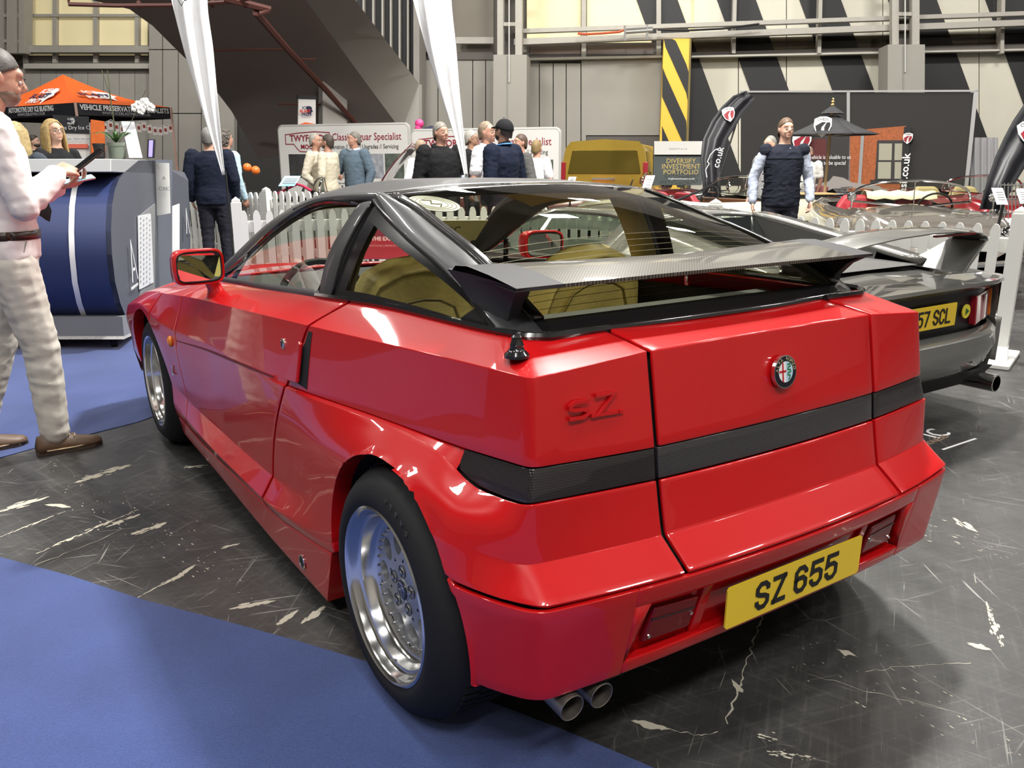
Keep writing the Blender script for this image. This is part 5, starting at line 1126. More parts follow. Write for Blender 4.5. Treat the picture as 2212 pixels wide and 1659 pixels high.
# ================================================================ GREY MID-ENGINED SPORTS CAR
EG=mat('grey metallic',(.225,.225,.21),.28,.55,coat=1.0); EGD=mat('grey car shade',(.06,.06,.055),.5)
es=thing('sports_car','grey mid-engined sports car with hooped rear wing parked beside the red coupe','car',(2.28,.48,0),0)
ES={} 
def esec(y):                           # half section, bottom to top
    f=interp(((0,.83,.90,.905,.86,.72,.725),(.25,.90,.925,.925,.88,.755,.76),(.9,.93,.935,.935,.90,.79,.80),(1.8,.92,.93,.93,.88,.78,.79),(2.9,.90,.92,.92,.86,.74,.77),(3.6,.88,.90,.89,.80,.64,.68),(4.2,.74,.78,.74,.62,.50,.55),(4.42,.50,.55,.50,.42,.42,.44)))(y)
    a,b,c,d_,zt,zc=f; zb=.16 if y<4 else .2
    return [(a,zb),(b,.33),(b,.47),(c-.02,.50),(c-.015,.60),(d_+.015,zt-.05),(d_,zt),(d_*.8,zt+(zc-zt)*.6),(0,zc+.015)]
EY=lin(0.12,4.42,64)
for s in (1,-1):
    P=[[(s*u,y,z) for u,z in esec(y)] for y in EY]
    mb=MB(); n=len(P[0]); vs=[p for r in P for p in r]; fs=[]
    for i in range(len(P)-1):
        for j in range(n-1):
            c=[P[i][j],P[i+1][j+1]]; yy=(c[0][1]+c[1][1])/2; zz=(P[i][j][2]+P[i][j+1][2])/2
            if j<5 and (math.hypot(yy-.95,zz-.30)<.34 or math.hypot(yy-3.42,zz-.30)<.33): continue
            q=(i*n+j,i*n+j+1,(i+1)*n+j+1,(i+1)*n+j); fs.append(q if s<0 else q[::-1])
    mb.add(vs,fs); obj('body_side',mb,EG,es,smooth=32)
# tail
tail=[[(s*u,.0-(.05 if .2<z<.5 else 0)*1.0,z) for s,u in ((-1,1.),(-1,.5),(1,0),(1,.5),(1,1.))] for z in (.2,.5)]
bp=MB(); prof=[(.26,.03),(.30,-.02),(.40,-.06),(.47,-.05),(.505,.0)]
bp.grid([[(x,y+.20*(abs(x)/.92)**4,z) for x in lin(-.925,.925,29)] for z,y in prof]); bp.grid([[(s_,y+.10,z) for y in (0,.3)] for z,_ in prof for s_ in (.93,)]); obj('tail_bumper',bp,EG,es,smooth=40,solid=.01)
obj('tail_recess',MB().grid([[(x,.03+.19*(abs(x)/.9)**4,z) for x in lin(-.90,.90,25)] for z in (.48,.71)]),mat('tail panel black',(.015,.015,.016),.4),es)
lip=MB().grid([[(x,y+.16*(abs(x)/.9)**4,z+.012*(1-(x/.9)**2)) for x in lin(-.90,.90,25)] for y,z in ((.05,.685),(.0,.695),(-.045,.725),(-.04,.742),(.06,.748),(.2,.75))]); obj('tail_spoiler_lip',lip,EG,es,smooth=40)
obj('diffuser',MB().prism([(-.80,.05,.26),(.80,.05,.26),(.75,.10,.17),(-.75,.10,.17)],(0,.4,-.02)),BLACK,es)
for s in (1,-1):
    x0=.46
    tl=obj('tail_lamp',MB().prism([(s*x0,.0,.52),(s*.85,.13,.52),(s*.85,.14,.67),(s*x0,.01,.67)],(0,.04,0)),mat('lamp red',(.30,.010,.02),.2,coat=1),es,bevel=.008)
    obj('reverse_lens',MB().prism([(s*.63,.048,.53),(s*.68,.066,.53),(s*.68,.072,.66),(s*.63,.054,.66)],(0,.01,0)),mat('lamp clear',(.75,.62,.62),.15,coat=1),tl); obj('amber_lens',MB().prism([(s*.82,.115,.525),(s*.86,.13,.525),(s*.86,.14,.665),(s*.82,.125,.665)],(0,.03,0)),AMB,tl)
    disc(bm_:=MB(),Matrix(frame((s*.385,.022,.60),(1,0,0),(0,0,1))),.036,0,.006,20); rd=obj('round_emblem',bm_,mat('emblem yellow',(.75,.65,.05),.4),es); 
    disc(bm2:=MB(),Matrix(frame((s*.385,.014,.60),(1,0,0),(0,0,1))),.019,0,.002,3); obj('emblem_mark',bm2,mat('emblem green',(.02,.12,.04),.4),rd,smooth=None)
epl=obj('number_plate',MB().box(-.26,.26,.0,.012,.545,.66),YEL,es,bevel=.003)
plate_text('S957 SCL',.035,.066,.0185,.026,.011,Matrix(frame((.01,-.001,.602),(1,0,0),(0,0,1))),epl,BLACK)
for px_ in (.62,.40):
    e=MB(); e.lathe([(.044,.3),(.046,-.05),(.040,-.052),(.038,.2)],24,'y',(.66 if px_>.6 else px_,0,.195)) 
    if px_>.6: obj('exhaust_tip',e,CHR,es)
obj('rear_deck_edge',MB().grid([[(x,y,z+.01*(1-(x/.85)**2)) for x in lin(-.85,.85,15)] for y,z in ((.2,.752),(.35,.765),(.6,.78))]),EG,es,smooth=40)
# greenhouse
eR=lambda y:interp(((.35,.60,.80),(.9,.565,.905),(1.45,.53,1.0),(1.8,.51,1.035),(2.2,.50,1.035),(2.55,.56,.955),(3.05,.68,.80)))(y)
eB=lambda y:(esec(y)[6][0]-.05,esec(y)[6][1])
roof_=[[(s*eR(y)[0],y,eR(y)[1]+.035*(1-s*s)) for s in lin(-1,1,13)] for y in lin(1.45,2.25,10)]
obj('roof',MB().grid(roof_),EG,es,smooth=40,solid=.02)
EGL=glass('sports car glass',(.55,.62,.58),1.0)
obj('windscreen',MB().grid([[(s*eR(y)[0]*.97,y+.10*(1-s*s),eR(y)[1]+.03*(1-s*s)) for s in lin(-1,1,13)] for y in lin(2.25,3.05,8)]),EGL,es)
for s in (1,-1):
    sg=lambda ys,a,b:[[(s*(eB(y)[0]+(eR(y)[0]-eB(y)[0])*t),y,eB(y)[1]+(eR(y)[1]-eB(y)[1])*t) for y in ys] for t in lin(a,b,5)]
    obj('side_window',MB().grid(sg(lin(1.55,2.95,16),.06,.93)),EGL,es); obj('window_rail',MB().grid(sg(lin(1.4,3.05,16),.93,1.02)),EG,es,solid=.02); obj('windscreen_pillar',MB().tube([(s*eR(y)[0],y,eR(y)[1]+.006) for y in lin(2.2,3.05,8)],.02,6),EG,es)
    obj('door_pillar',MB().grid(sg(lin(1.40,1.56,3),0,1)),EG,es,solid=.02)
    obj('sail_panel',MB().grid(sg(lin(.35,1.42,12),0,1)),EG,es,smooth=40,solid=.02)
    obj('sail_top',MB().grid([[(s*(eR(y)[0]-w),y,eR(y)[1]-(.0 if w<.05 else .004)) for w in (0,.06,.12)] for y in lin(.35,1.46,12)]),EG,es,smooth=40,solid=.03)
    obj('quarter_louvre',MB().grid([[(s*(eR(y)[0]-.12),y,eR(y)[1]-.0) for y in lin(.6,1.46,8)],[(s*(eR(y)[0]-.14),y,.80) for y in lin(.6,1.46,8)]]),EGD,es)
    mr=MB().ell((s*.93,2.55,.86),(.10,.05,.06),14,10).tube([(s*.80,2.6,.80),(s*.90,2.57,.84)],.022,6); obj('door_mirror',mr,EG,es,smooth=60)
obj('rear_screen',MB().prism([(-.41,1.44,1.0),(.41,1.44,1.0),(.45,1.25,.80),(-.45,1.25,.80)],(0,.01,0)),mat('black glass',(.01,.012,.012),.05,coat=1),es)
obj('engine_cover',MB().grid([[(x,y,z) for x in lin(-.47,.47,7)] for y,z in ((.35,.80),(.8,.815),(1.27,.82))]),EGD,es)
obj('aerial',MB().tube([(-.1,1.75,1.06),(.02,1.55,1.16),(.10,1.42,1.24)],[.014,.006,.003],6).ell((-.1,1.75,1.062),(.03,.04,.012),8,5),BLACK,es)
# hooped wing
hp_=[(-.745,.895),(-.70,.915),(-.60,.945),(-.45,.975),(-.25,.998),(0,1.008),(.25,1.004),(.45,.99),(.60,.972),(.70,.952),(.745,.93)]
wr_=[]
for x,z in hp_:
    e=abs(x)/.745; y0=.02+.12*e**3; ch=.30-.08*e**2; wr_.append([(x,y0,z),(x,y0+ch*.3,z+.016),(x,y0+ch*.8,z+.012),(x,y0+ch,z-.004),(x,y0+ch*.8,z-.012),(x,y0+ch*.3,z-.010),(x,y0,z-.006)])
obj('hoop_wing',MB().grid(wr_,close=True),EG,es,smooth=50)
for s in (1,-1):
    q=[(s*.735,.13,.93 if s>0 else .90),(s*.735,.33,.93 if s>0 else .90),(s*.52,.46,.79),(s*.49,.10,.775)]
    obj('wing_leg',MB().prism(q,(-s*.035,0,0)),EG,es,bevel=.01)
obj('high_brake_lamp',MB().box(.05,.40,.03,.05,.984,.994),mat('brake lamp dim',(.12,.02,.02),.2),es)
for x,y,s in ((-.90,.95,-1),(.90,.95,1),(-.88,3.42,-1),(.88,3.42,1)):
    w=bpy.data.objects.new('road_wheel',None); COL.objects.link(w); w.parent=es; w.location=(x,y,.31); w.rotation_euler=(0,0,0 if s>0 else PI)
    obj('tyre',MB().lathe([(.21,-.01),(.25,0),(.295,-.01),(.31,-.04),(.31,-.2),(.21,-.22)],40,'x'),RUB,w,smooth=50); obj('rim',MB().lathe([(.212,-.005),(.20,-.03),(.10,-.02),(.0,-.01)],5,'x'),ALU2,w)
obj('inner_shell',MB().box(-.80,.80,.1,4.2,.22,.45),INN,es); obj('cabin_seat',MB().box(-.45,-.08,1.6,1.75,.4,.92).box(.08,.45,1.6,1.75,.4,.92),mat('tan seat',(.25,.2,.15),.6),es,bevel=.03)
obj('dash_board',MB().box(-.65,.65,2.6,3.0,.5,.76),FELT,es)
# ================================================================ OPEN CLASSIC CARS
def roadster(label,loc,rz,col,seatc,scr_only=False,name='classic_roadster',extra=None,cloth_=None):
    t=thing(name,label,'car',loc,rz,None); pm_=mat('car '+name+str(col),col,.2,.15,coat=1.0)
    f=interp(((-2.0,.35,.45,.60),(-1.8,.62,.66,.76),(-1.2,.74,.78,.86),(-.4,.76,.80,.84),(.5,.76,.80,.84),(1.3,.72,.78,.80),(1.9,.60,.70,.72),(2.25,.30,.45,.56)))
    P=[]
    for y in lin(-2.0,2.25,36):
        u,ub,zt=f(y); hump=.06*math.exp(-((y-1.35)/.45)**2)+.05*math.exp(-((y+1.25)/.45)**2)
        P.append([(-u*.9,y,.22),(-ub,y,.35),(-ub,y,.55),(-u-.01,y,zt-.10+hump),(-u*.86,y,zt-.02+hump),(-u*.66,y,zt+hump*.3),(-u*.45,y,zt+.02),(0,y,zt+.05),(u*.45,y,zt+.02),(u*.66,y,zt+hump*.3),(u*.86,y,zt-.02+hump),(u+.01,y,zt-.10+hump),(ub,y,.55),(ub,y,.35),(u*.9,y,.22)])
    mb=MB(); n=len(P[0]); fs=[]
    for i in range(len(P)-1):
        for j in range(n-1):
            yy=(P[i][j][1]+P[i+1][j][1])/2
            if -.75<yy<.55 and 4<=j<=9: continue
            if (j in (0,1,12,13)) and (abs(yy-1.35)<.33 or abs(yy+1.2)<.33): continue
            fs.append((i*n+j,i*n+j+1,(i+1)*n+j+1,(i+1)*n+j)[::-1])
    mb.add([p for r in P for p in r],fs); obj('body_shell',mb,pm_,t,smooth=60)
    obj('cockpit_tub',MB().box(-.66,.66,-.8,.7,.25,.60),mat('cockpit dark',(.03,.02,.02),.8),t); obj('dashboard',MB().box(-.64,.64,.42,.5,.62,.84),mat('dash wood',(.12,.05,.02),.4,coat=.6),t,bevel=.02)
    S_=mat('seat '+str(seatc),seatc,.5,bump=.2,noisescale=20)
    for s in (1,-1):
        sb=obj('seat',MB().prism([(s*.32-.24,-.42,.35),(s*.32+.24,-.42,.35),(s*.32+.25,-.52,.80),(s*.32+.16,-.55,.93),(s*.32-.16,-.55,.93),(s*.32-.25,-.52,.80)],(0,-.12,.02)),S_,t,bevel=.03)
        for k in range(5): obj('seat_flute',MB().tube([(s*.32-.16+.08*k,-.405,.42),(s*.32-.16+.08*k,-.50,.84)],.020,6),S_,sb)
    ws=[(.62*math.cos(a)*1.0,.62-.10*abs(math.cos(a))**2,.85+.29*math.sin(a)**.45) for a in lin(.04,PI-.04,21)]
    fr=obj('windscreen_frame',MB().tube(ws,.014,7).tube([(ws[0][0],ws[0][1],ws[0][2]),(0,.74,.86),(ws[-1][0],ws[-1][1],ws[-1][2])],.014,6).tube([(0,.64,1.135),(0,.68,.87)],.006,5),CHR,t)
    obj('windscreen_glass',MB().grid([[tuple(p) for p in ws],[(p[0],p[1]+.03,.86) for p in ws]]),GLS,fr)
    c=Vector((-.32,.30,.82)); Rm=Matrix.Rotation(math.radians(70),3,'X'); obj('steering_wheel',MB().tube([c+Rm@Vector((.19*math.cos(2*PI*i/24),.19*math.sin(2*PI*i/24),0)) for i in range(25)],.012,6,cap=False).tube([c+Rm@Vector((-.18,0,0)),c+Rm@Vector((.18,0,0))],.008,5).tube([c,c+Rm@Vector((0,-.18,0))],.008,5),RUB,t)
    for s in (1,-1):
        h=obj('headlamp',MB().lathe([(.0,.10),(.06,.085),(.09,.04),(.095,0),(.08,-.12)],20,'y',(s*.52,1.98,.66)),CHR,t,smooth=40); obj('bumper_half',MB().tube([(s*.15,2.28,.42),(s*.5,2.2,.44),(s*.68,1.95,.45)],.035,8),CHR,t)
        obj('wing_mirror',MB().ell((s*.70,.95,.98),(.05,.02,.05),10,6).tube([(s*.70,.97,.86),(s*.70,.97,.95)],.008,5),CHR,t)
        for y in (1.35,-1.2):
            w=obj('road_wheel',MB().lathe([(.20,.0),(.26,.01),(.31,-.01),(.32,-.05),(.32,-.15),(.22,-.18)],28,'x',(0,0,0)) ,RUB,t,smooth=50); w.location=(s*.76,y,.32); w.rotation_euler=(0,0,0 if s>0 else PI)
            hcp=obj('wheel_cap',MB().lathe([(.20,-.005),(.12,.01),(.05,.02),(0,.03)],24,'x'),CHR,w)
    obj('rear_chrome_trim',MB().tube([(-.6,-1.0,.90),(0,-1.1,.93),(.6,-1.0,.90)],.008,5),CHR,t)
    if cloth_: obj('draped_cloth',MB().grid([[(x,y,z+.01*math.sin(x*30)) for x in lin(-.55,.25,9)] for y,z in ((-.40,.90),(-.50,.98),(-.62,.99),(-.8,.93))]),mat('cream cloth',(.66,.60,.38),.9),t,smooth=60,solid=.006)
    return t
def towards(px,d,ang):                 # heading with the nose turned ang degrees from the camera direction
    T=D(px,353,d); cd=CP[:2]-T[:2]; a=math.atan2(cd[1],cd[0])+math.radians(ang)-PI/2; return (T[0],T[1],0),a
l,a=towards(1948,9.6,14); g1=roadster('grey open classic roadster with chrome windscreen and cream cloth over red seats',l,a,(.12,.105,.09),(.36,.02,.03),cloth_=True)
l,a=towards(2090,13.3,28); roadster('dark red open classic roadster behind the grey roadster',l,a,(.22,.006,.010),(.45,.36,.16))
l,a=towards(1530,11.6,128); roadster('cream white open classic roadster behind the roof of the grey sports car',l,a,(.62,.60,.46),(.30,.03,.04))
l,a=towards(1700,14.4,-86); roadster('black open classic roadster with dark red seats behind the cream roadster',l,a,(.02,.018,.018),(.22,.03,.04))
l,a=towards(600,11.9,91); roadster('dark grey green classic roadster with fluted red leather seats beyond the left fence',l,a,(.11,.115,.10),(.30,.075,.06))
l,a=towards(385,14.8,100); roadster('dark classic car with open engine bay beyond the reception desk',l,a,(.05,.05,.045),(.3,.28,.24))
l,a=towards(1330,16.9,90); roadster('dark red open classic car in front of the gold van',l,a,(.16,.01,.01),(.5,.03,.03))
l,a=towards(1090,13.3,-90); mc=roadster('maroon classic car with its bonnet raised beside the man in the blazer',l,a,(.09,.02,.02),(.2,.1,.08))
bo=MB().grid([[(x,2.05-t*.62+.10*math.sin(t*PI),.66+.92*t+.05*math.cos(x*2.2)) for x in lin(-.6,.6,9)] for t in lin(0,1,8)]); obj('raised_bonnet',bo,mat('car maroon',(.085,.016,.016),.25,coat=1),mc,smooth=60,solid=.02)
# gold van
GOLD=mat('gold chrome wrap',(.80,.56,.10),.22,.85); GGL=mat('gold tinted glass',(.16,.12,.02),.12,.6)
T=D(1305,353,18.0); gv=thing('van','gold chrome wrapped van parked below the shutter opening','car',(T[0],T[1],0),math.atan2(CP[1]-T[1],CP[0]-T[0])-PI/2+math.radians(180-8))
sec=lambda y,k:[(-.96*k,y,.35),(-.98*k,y,.9),(-.95*k,y,1.10),(-.84*k,y,1.62),(-.74*k,y,1.74),(0,y,1.79),(.74*k,y,1.74),(.84*k,y,1.62),(.95*k,y,1.10),(.98*k,y,.9),(.96*k,y,.35)]
vb=MB().grid([sec(0,.97),sec(.1,1),sec(2.6,1),sec(4.0,1)]); vb.f.append(tuple(range(11))); obj('van_body',vb,GOLD,gv,smooth=30,bevel=.04)
obj('tailgate_window',MB().prism([(-.80,-.02,1.10),(.80,-.02,1.10),(.70,-.02,1.60),(-.70,-.02,1.60)],(0,.03,0)),GGL,gv,bevel=.02); 
for s in (1,-1):
    obj('side_window',MB().prism([(s*.955,.3,1.14),(s*.955,1.7,1.14),(s*.865,1.7,1.58),(s*.865,.35,1.58)],(-s*.01,0,0)),GGL,gv); obj('side_window',MB().prism([(s*.955,1.8,1.14),(s*.955,3.2,1.14),(s*.865,3.0,1.58),(s*.865,1.8,1.58)],(-s*.01,0,0)),GGL,gv)
    obj('tail_lamp',MB().box(min(s*.84,s*.95),max(s*.84,s*.95),-.03,.05,.85,1.35),mat('lamp red',(.42,.015,.03),.2,coat=1),gv,bevel=.01)
    for y in (.8,3.2): obj('road_wheel',MB().lathe([(0,-.05),(.2,-.03),(.34,0),(.36,-.05),(.36,-.2)],24,'x',(s*1.0 if s>0 else -.80,y,.36)),RUB,gv,smooth=50)
obj('rear_bumper',MB().box(-.95,.95,-.10,.05,.38,.62),GOLD,gv,bevel=.04); obj('handle_bar',MB().box(-.25,.25,-.045,-.02,.98,1.02),CHR,gv)
# ================================================================ RECEPTION DESK
Q0=FL(288,737)[:2]; Q1=D(338,353,8.15)[:2]; U_=np.array([-.83,.555]); 
def QP(px,py,off=0.): return PV(px,py,Q0-U_*off,Q1-U_*off)
NAVYC=mat('desk navy vinyl',(.022,.036,.120),.5); DG=mat('desk slate grey',(.075,.082,.105),.45); LG=mat('desk light grey',(.33,.34,.35),.4); MG=mat('desk mid grey',(.20,.205,.215),.5)
dk=thing('reception_desk','curved navy and slate reception desk with a white stripe and a letter A logo','desk',(0,0,0),0)
prof=[(270,371),(258,385),(248,410),(242,445),(240,500),(242,550),(249,610),(260,655),(272,684)]
front=[QP(*p) for p in prof]; E_=A3(U_[0],U_[1],0)
obj('curved_front',MB().grid([front,[p+E_*2.0 for p in front]]),NAVYC,dk,smooth=60)
st_=[p+A3(0,0,0) for p in front[1:]]; outn=A3(-.555,-.83,0)*.006
obj('white_stripe',MB().grid([[p+E_*(.29-.03*math.sin(PI*i/7))+outn for i,p in enumerate(st_)],[p+E_*(.33-.03*math.sin(PI*i/7))+outn for i,p in enumerate(st_)]]),WHITEP,dk,smooth=60)
pl2=[(272,684),(288,686),(288,724),(276,724)]
obj('plinth',MB().prism([QP(*p) for p in ((264,684),(345,640),(345,690),(268,726))],E_*2.0),MG,dk)
obj('plinth_trim',MB().prism([QP(*p) for p in ((268,726),(345,690),(345,696),(268,733))],E_*2.0),mat('marble edge',(.45,.45,.43),.5,vary=.4,noisescale=60),dk)
for k in range(5): 
    p=QP(275,738)+E_*(.1+.42*k); obj('castor',MB().lathe([(0,-.02),(.03,-.02),(.03,.02),(0,.02)],12,'x',(p[0],p[1],.035)),RUB,dk)
endp=[QP(*p) for p in prof]+[QP(*p) for p in ((345,640),(338,346),(300,346),(270,371))][:3]
obj('end_panel',MB().prism(endp,E_*.04),DG,dk,smooth=None)
obj('inset_panel',MB().prism([QP(*p,.01) for p in ((298,470),(335,440),(335,640),(304,650))],E_*.012),MG,dk)
WPERF=mat('perforated white',(.62,.63,.65),.5)
pw=obj('perforated_panel',MB().prism([QP(*p,.02) for p in ((300,466),(326,462),(332,610),(303,625))],E_*.01),WPERF,dk)
mb=MB()
for i in range(14):
    for j in range(4):
        p=QP(304+j*6.5,474+i*10.5+(j%2)*4,.025); v=A3(Q1[0]-Q0[0],Q1[1]-Q0[1],0); v/=np.linalg.norm(v); mb.prism([p,p+v*.018,p+v*.022+A3(0,0,.018),p+v*.004+A3(0,0,.018)],-E_*.002)
sp=obj('perforation_pattern',mb,MG,pw,smooth=None); sp['kind']='stuff'
vdir=A3(Q1[0]-Q0[0],Q1[1]-Q0[1],0); MA=Matrix(frame(tuple(QP(287,565,.03)),vdir,(0,0,1)))
mb=MB(); stroke(mb,MA,[[(-.10,-.14),(.0,.15),(.12,-.14)],[(-.02,-.06),(.03,-.06)]],.022,.002); obj('letter_logo',mb,WHITEP,dk,smooth=None)
text('web_address','iconicauctioneers.com',.045,WHITEP,frame(tuple(QP(291,618,.03)),vdir,(0,0,1)),dk,sx=.75)
# top slab and back unit
tp=[QP(*p) for p in ((240,372),(338,377),(338,346),(240,343))]; obj('desk_top',MB().prism(tp,E_*1.15),LG,dk,bevel=.008)
R0=Q1; post=[D(335,640,8.1),D(372,640,8.3),D(372,345,8.3),D(335,345,8.1)]
obj('corner_post',MB().prism(post,E_*.25),mat('post blue grey',(.11,.12,.15),.5),dk,smooth=None)
b2=[D(366,640,8.5),D(411,640,8.9),D(411,470,8.9),D(407,390,8.9),D(398,372,8.9),D(366,366,8.5)]
obj('rear_unit',MB().prism(b2,E_*.3),DG,dk,smooth=None)
obj('rear_unit_panel',MB().prism([D(372,600,8.45),D(388,596,8.5),D(388,440,8.5),D(372,446,8.45)],E_*.01),WPERF,dk,smooth=None)
mb=MB(); stroke(mb,Matrix(frame(tuple(D(404,478,8.75)),(D(410,470,8.9)-D(395,470,8.6)),(0,0,1))),[[(-.06,-.12),(.0,.12),(.07,-.12)]],.018,.002); obj('letter_logo',mb,WHITEP,dk,smooth=None)
sh=obj('sign_holder',MB().prism([D(341,466,7.95),D(369,461,8.0),D(366,352,8.0),D(338,352,7.95)],E_*.012),mat('sign card',(.55,.56,.54),.4),None,bevel=.003); tag(sh,'pale grey sign card hanging on the corner post of the desk','sign')
text('sign_text','ICONIC',.05,mat('sign grey print',(.15,.15,.16),.6),frame(tuple(D(354,408,7.93)),D(366,408,8.0)-D(341,408,7.93),(0,0,1)),sh,sx=.6); text('sign_mark','A',.045,mat('sign grey print'),frame(tuple(D(354,385,7.93)),D(366,408,8.0)-D(341,408,7.93),(0,0,1)),sh)
# things on the desk
zt=QP(290,344)[2]
def base(px,d): p=D(px,345,d); return (p[0],p[1],zt)
pot=tag(obj('plant_pot',MB().lathe([(.060,0),(.072,.01),(.072,.115),(.078,.12),(.078,.15),(.070,.15),(.066,.13)],28,'z',base(255,7.6)),mat('pot celadon',(.16,.19,.15),.35,coat=.5),None),'grey green ceramic pot holding the orchid on the desk','plant pot')
b0=Vector(base(255,7.6)); orc=bpy.data.objects.new('orchid',None); COL.objects.link(orc); orc.location=b0; tag(orc,'white orchid with arching stems growing from the green pot','orchid')
def rel(px,py,d): return tuple(Vector(D(px,py,d))-b0)
LEAF=mat('orchid leaf',(.06,.14,.03),.4); STM=mat('stem dark',(.05,.06,.02),.6)
for a_,l_ in ((0.3,.20),(1.4,.16),(2.6,.22),(3.5,.18),(4.6,.15),(5.5,.17)):
    c_,s_=math.cos(a_),math.sin(a_); L1=[];L2=[]
    for t in lin(0,1,7):
        w=.022*math.sin(PI*min(1,t*.9+.1)); x,y,z=c_*l_*t,s_*l_*t,.15+.09*math.sin(t*PI*.75); L1.append((x-s_*w,y+c_*w,z)); L2.append((x+s_*w,y-c_*w,z))
    obj('leaf',MB().grid([L1,L2]),LEAF,orc,smooth=60,solid=.002)
obj('stem',MB().tube([(0,0,.14),rel(245,260,7.6),rel(236,200,7.6),rel(220,152,7.6)],.004,5),STM,orc); obj('stem',MB().tube([(0.01,0,.14),rel(240,220,7.6),rel(232,152,7.6)],.004,5),STM,orc); obj('stem',MB().tube([(0.02,0,.14),rel(280,270,7.6),rel(300,228,7.6),rel(315,194,7.6)],.003,5),STM,orc)
PET=mat('orchid petal',(.85,.85,.82),.5)
for k,(px,py) in enumerate(((292,232),(300,226),(310,222),(318,228),(326,232),(305,238),(314,220))):
    c=Vector(rel(px,py,7.6)); fo=bpy.data.objects.new('blossom',None); COL.objects.link(fo); fo.parent=orc
    for q in range(5):
        a_=q*2*PI/5+k; mb=MB().ell((c.x+cR[0]*.022*math.cos(a_),c.y+cR[1]*.022*math.cos(a_),c.z+.022*math.sin(a_)),(.019,.008,.019),8,6); obj('petal',mb,PET,fo)
tag(obj('pen_cup',MB().lathe([(0,0),(.038,0),(.050,.125),(.053,.125),(.053,.14),(.047,.14),(.045,.02)],24,'z',base(217,7.5)),BLACK,None,smooth=35),'small black tapered pot on the desk left of the orchid','pot')
bx=obj('brochure_stand',MB().prism([D(279,341,7.5),D(308,341,7.5),D(290,263,7.7),D(262,262,7.7)],(.0,.03,0)),mat('brochure white',(.62,.64,.68),.25,coat=.6),None); tag(bx,'leaning white brochure stand on the desk right of the orchid','stand')
sb=tag(obj('screen_stand',MB().prism([D(319,341,7.7),D(335,341,7.7),D(337,300,7.7),D(321,300,7.7)],(.0,.05,0)),BLACK,None,bevel=.008),'small black upright display with a violet lit face on the desk','display')
obj('violet_screen',MB().prism([D(320.5,339,7.69),D(329,339,7.69),D(331,303,7.69),D(322,303,7.69)],(.0,.003,0)),mat('violet screen',(.30,.25,.75),.3,emit=.8),sb,smooth=None)
# ================================================================ ORANGE GAZEBO
ORG=mat('gazebo orange',(.80,.13,.015),.6,bump=.1,noisescale=3); VAL=mat('gazebo navy black',(.014,.014,.020),.6)
cA,cB_,cC_=D(165,240,17.6),D(371,252,19.2),D(-70,240,19.8); cD_=cB_+cC_-cA
hz_=1.33+(353-227)/FP*17.8; pk_=np.array([(cB_[0]+cC_[0])/2,(cB_[1]+cC_[1])/2,0]); 
dpk=(pk_-CP)@cF; pk_[2]=D(184,157,18.9)[2]
gz=thing('gazebo','orange pop-up gazebo with a dark lettered valance at the back left','gazebo',(0,0,0),0)
gc=[np.array([p[0],p[1],hz_]) for p in (cC_,cA,cB_,cD_)]
for i in range(4):
    a_,b_=gc[i],gc[(i+1)%4]; P=[]
    for t in lin(0,1,8): 
        e=.12*math.sin(PI*t); P.append([tuple((a_*(1-s)+b_*s)*(1-t)+pk_*t-A3(0,0,e*.9)) for s in lin(0,1,7)])
    obj('canopy_panel',MB().grid(P),ORG,gz,smooth=60); obj('valance',MB().grid([[a_-A3(0,0,.25),b_-A3(0,0,.25)],[a_,b_]]),VAL,gz,smooth=None,solid=.01)
    obj('gazebo_leg',MB().tube([(a_[0],a_[1],0),(a_[0],a_[1],hz_)],.03,6),mat('leg pinkish',(.55,.35,.30),.5),gz)
GX=GREYM
def faceM(a_,b_,s,dz,out=.03):
    x=(b_-a_); c=a_*(1-s)+b_*s+A3(0,0,dz); n=np.cross(x/np.linalg.norm(x),A3(0,0,1)); c=c+n*out; return frame(tuple(c),x,(0,0,1))
text('valance_text','VEHICLE PRESERVATION SPECIALISTS',.150,WHITEP,faceM(gc[1],gc[2],.5,-.09),gz,bold=.004,sx=.80)
text('valance_text','WWW.ICEBLASTPRO.CO.UK',.085,mat('pale print',(.45,.45,.46),.6),faceM(gc[1],gc[2],.5,-.19),gz)
text('valance_text','AUTOMOTIVE DRY ICE BLASTING',.155,WHITEP,faceM(gc[0],gc[1],.62,-.09),gz,bold=.004,sx=.76)
text('valance_text','WWW.ICEBLASTPRO.CO.UK',.085,mat('pale print'),faceM(gc[0],gc[1],.62,-.19),gz)
def ice_logo(M,sc,parent,dark=False):
    Mm=Matrix(M)@Matrix.Diagonal((sc,sc,sc,1)); NV=mat('logo navy',(.02,.02,.07),.5)
    bg=MB().prism([Mm@Vector(p+(0,)) for p in ((.10,.48),(.34,.58),(.60,.52),(.74,.36),(.70,.16),(.84,.0),(.62,-.18),(.56,-.62),(.40,-.30),(.12,-.30))],Mm.to_3x3()@Vector((0,0,.01))); b=obj('logo_cloud',bg,NV if dark else WHITEP,parent,smooth=None)
    for tx,y,cm_ in (('ICE',.34,NV if dark else WHITEP),('BLAST',-.02,mat('logo red',(.75,.05,.02),.5) if dark else NV),('PRO',-.38,NV if dark else WHITEP)):
        text('logo_word',tx,.46,cm_,Mm@Matrix.Translation((-.10,y,.04)),b,bold=.015)
def slopeM(a_,b_,s,t):
    c=(a_*(1-s)+b_*s)*(1-t)+pk_*t-A3(0,0,.12*math.sin(PI*t)*.9); x=b_-a_; y=pk_-(a_+b_)/2; x=x/np.linalg.norm(x); n=np.cross(x,y/np.linalg.norm(y)); return frame(tuple(c+n*.05),x,y)
ice_logo(slopeM(gc[1],gc[2],.40,.36),.55,gz); ice_logo(slopeM(gc[0],gc[1],.62,.36),.55,gz)
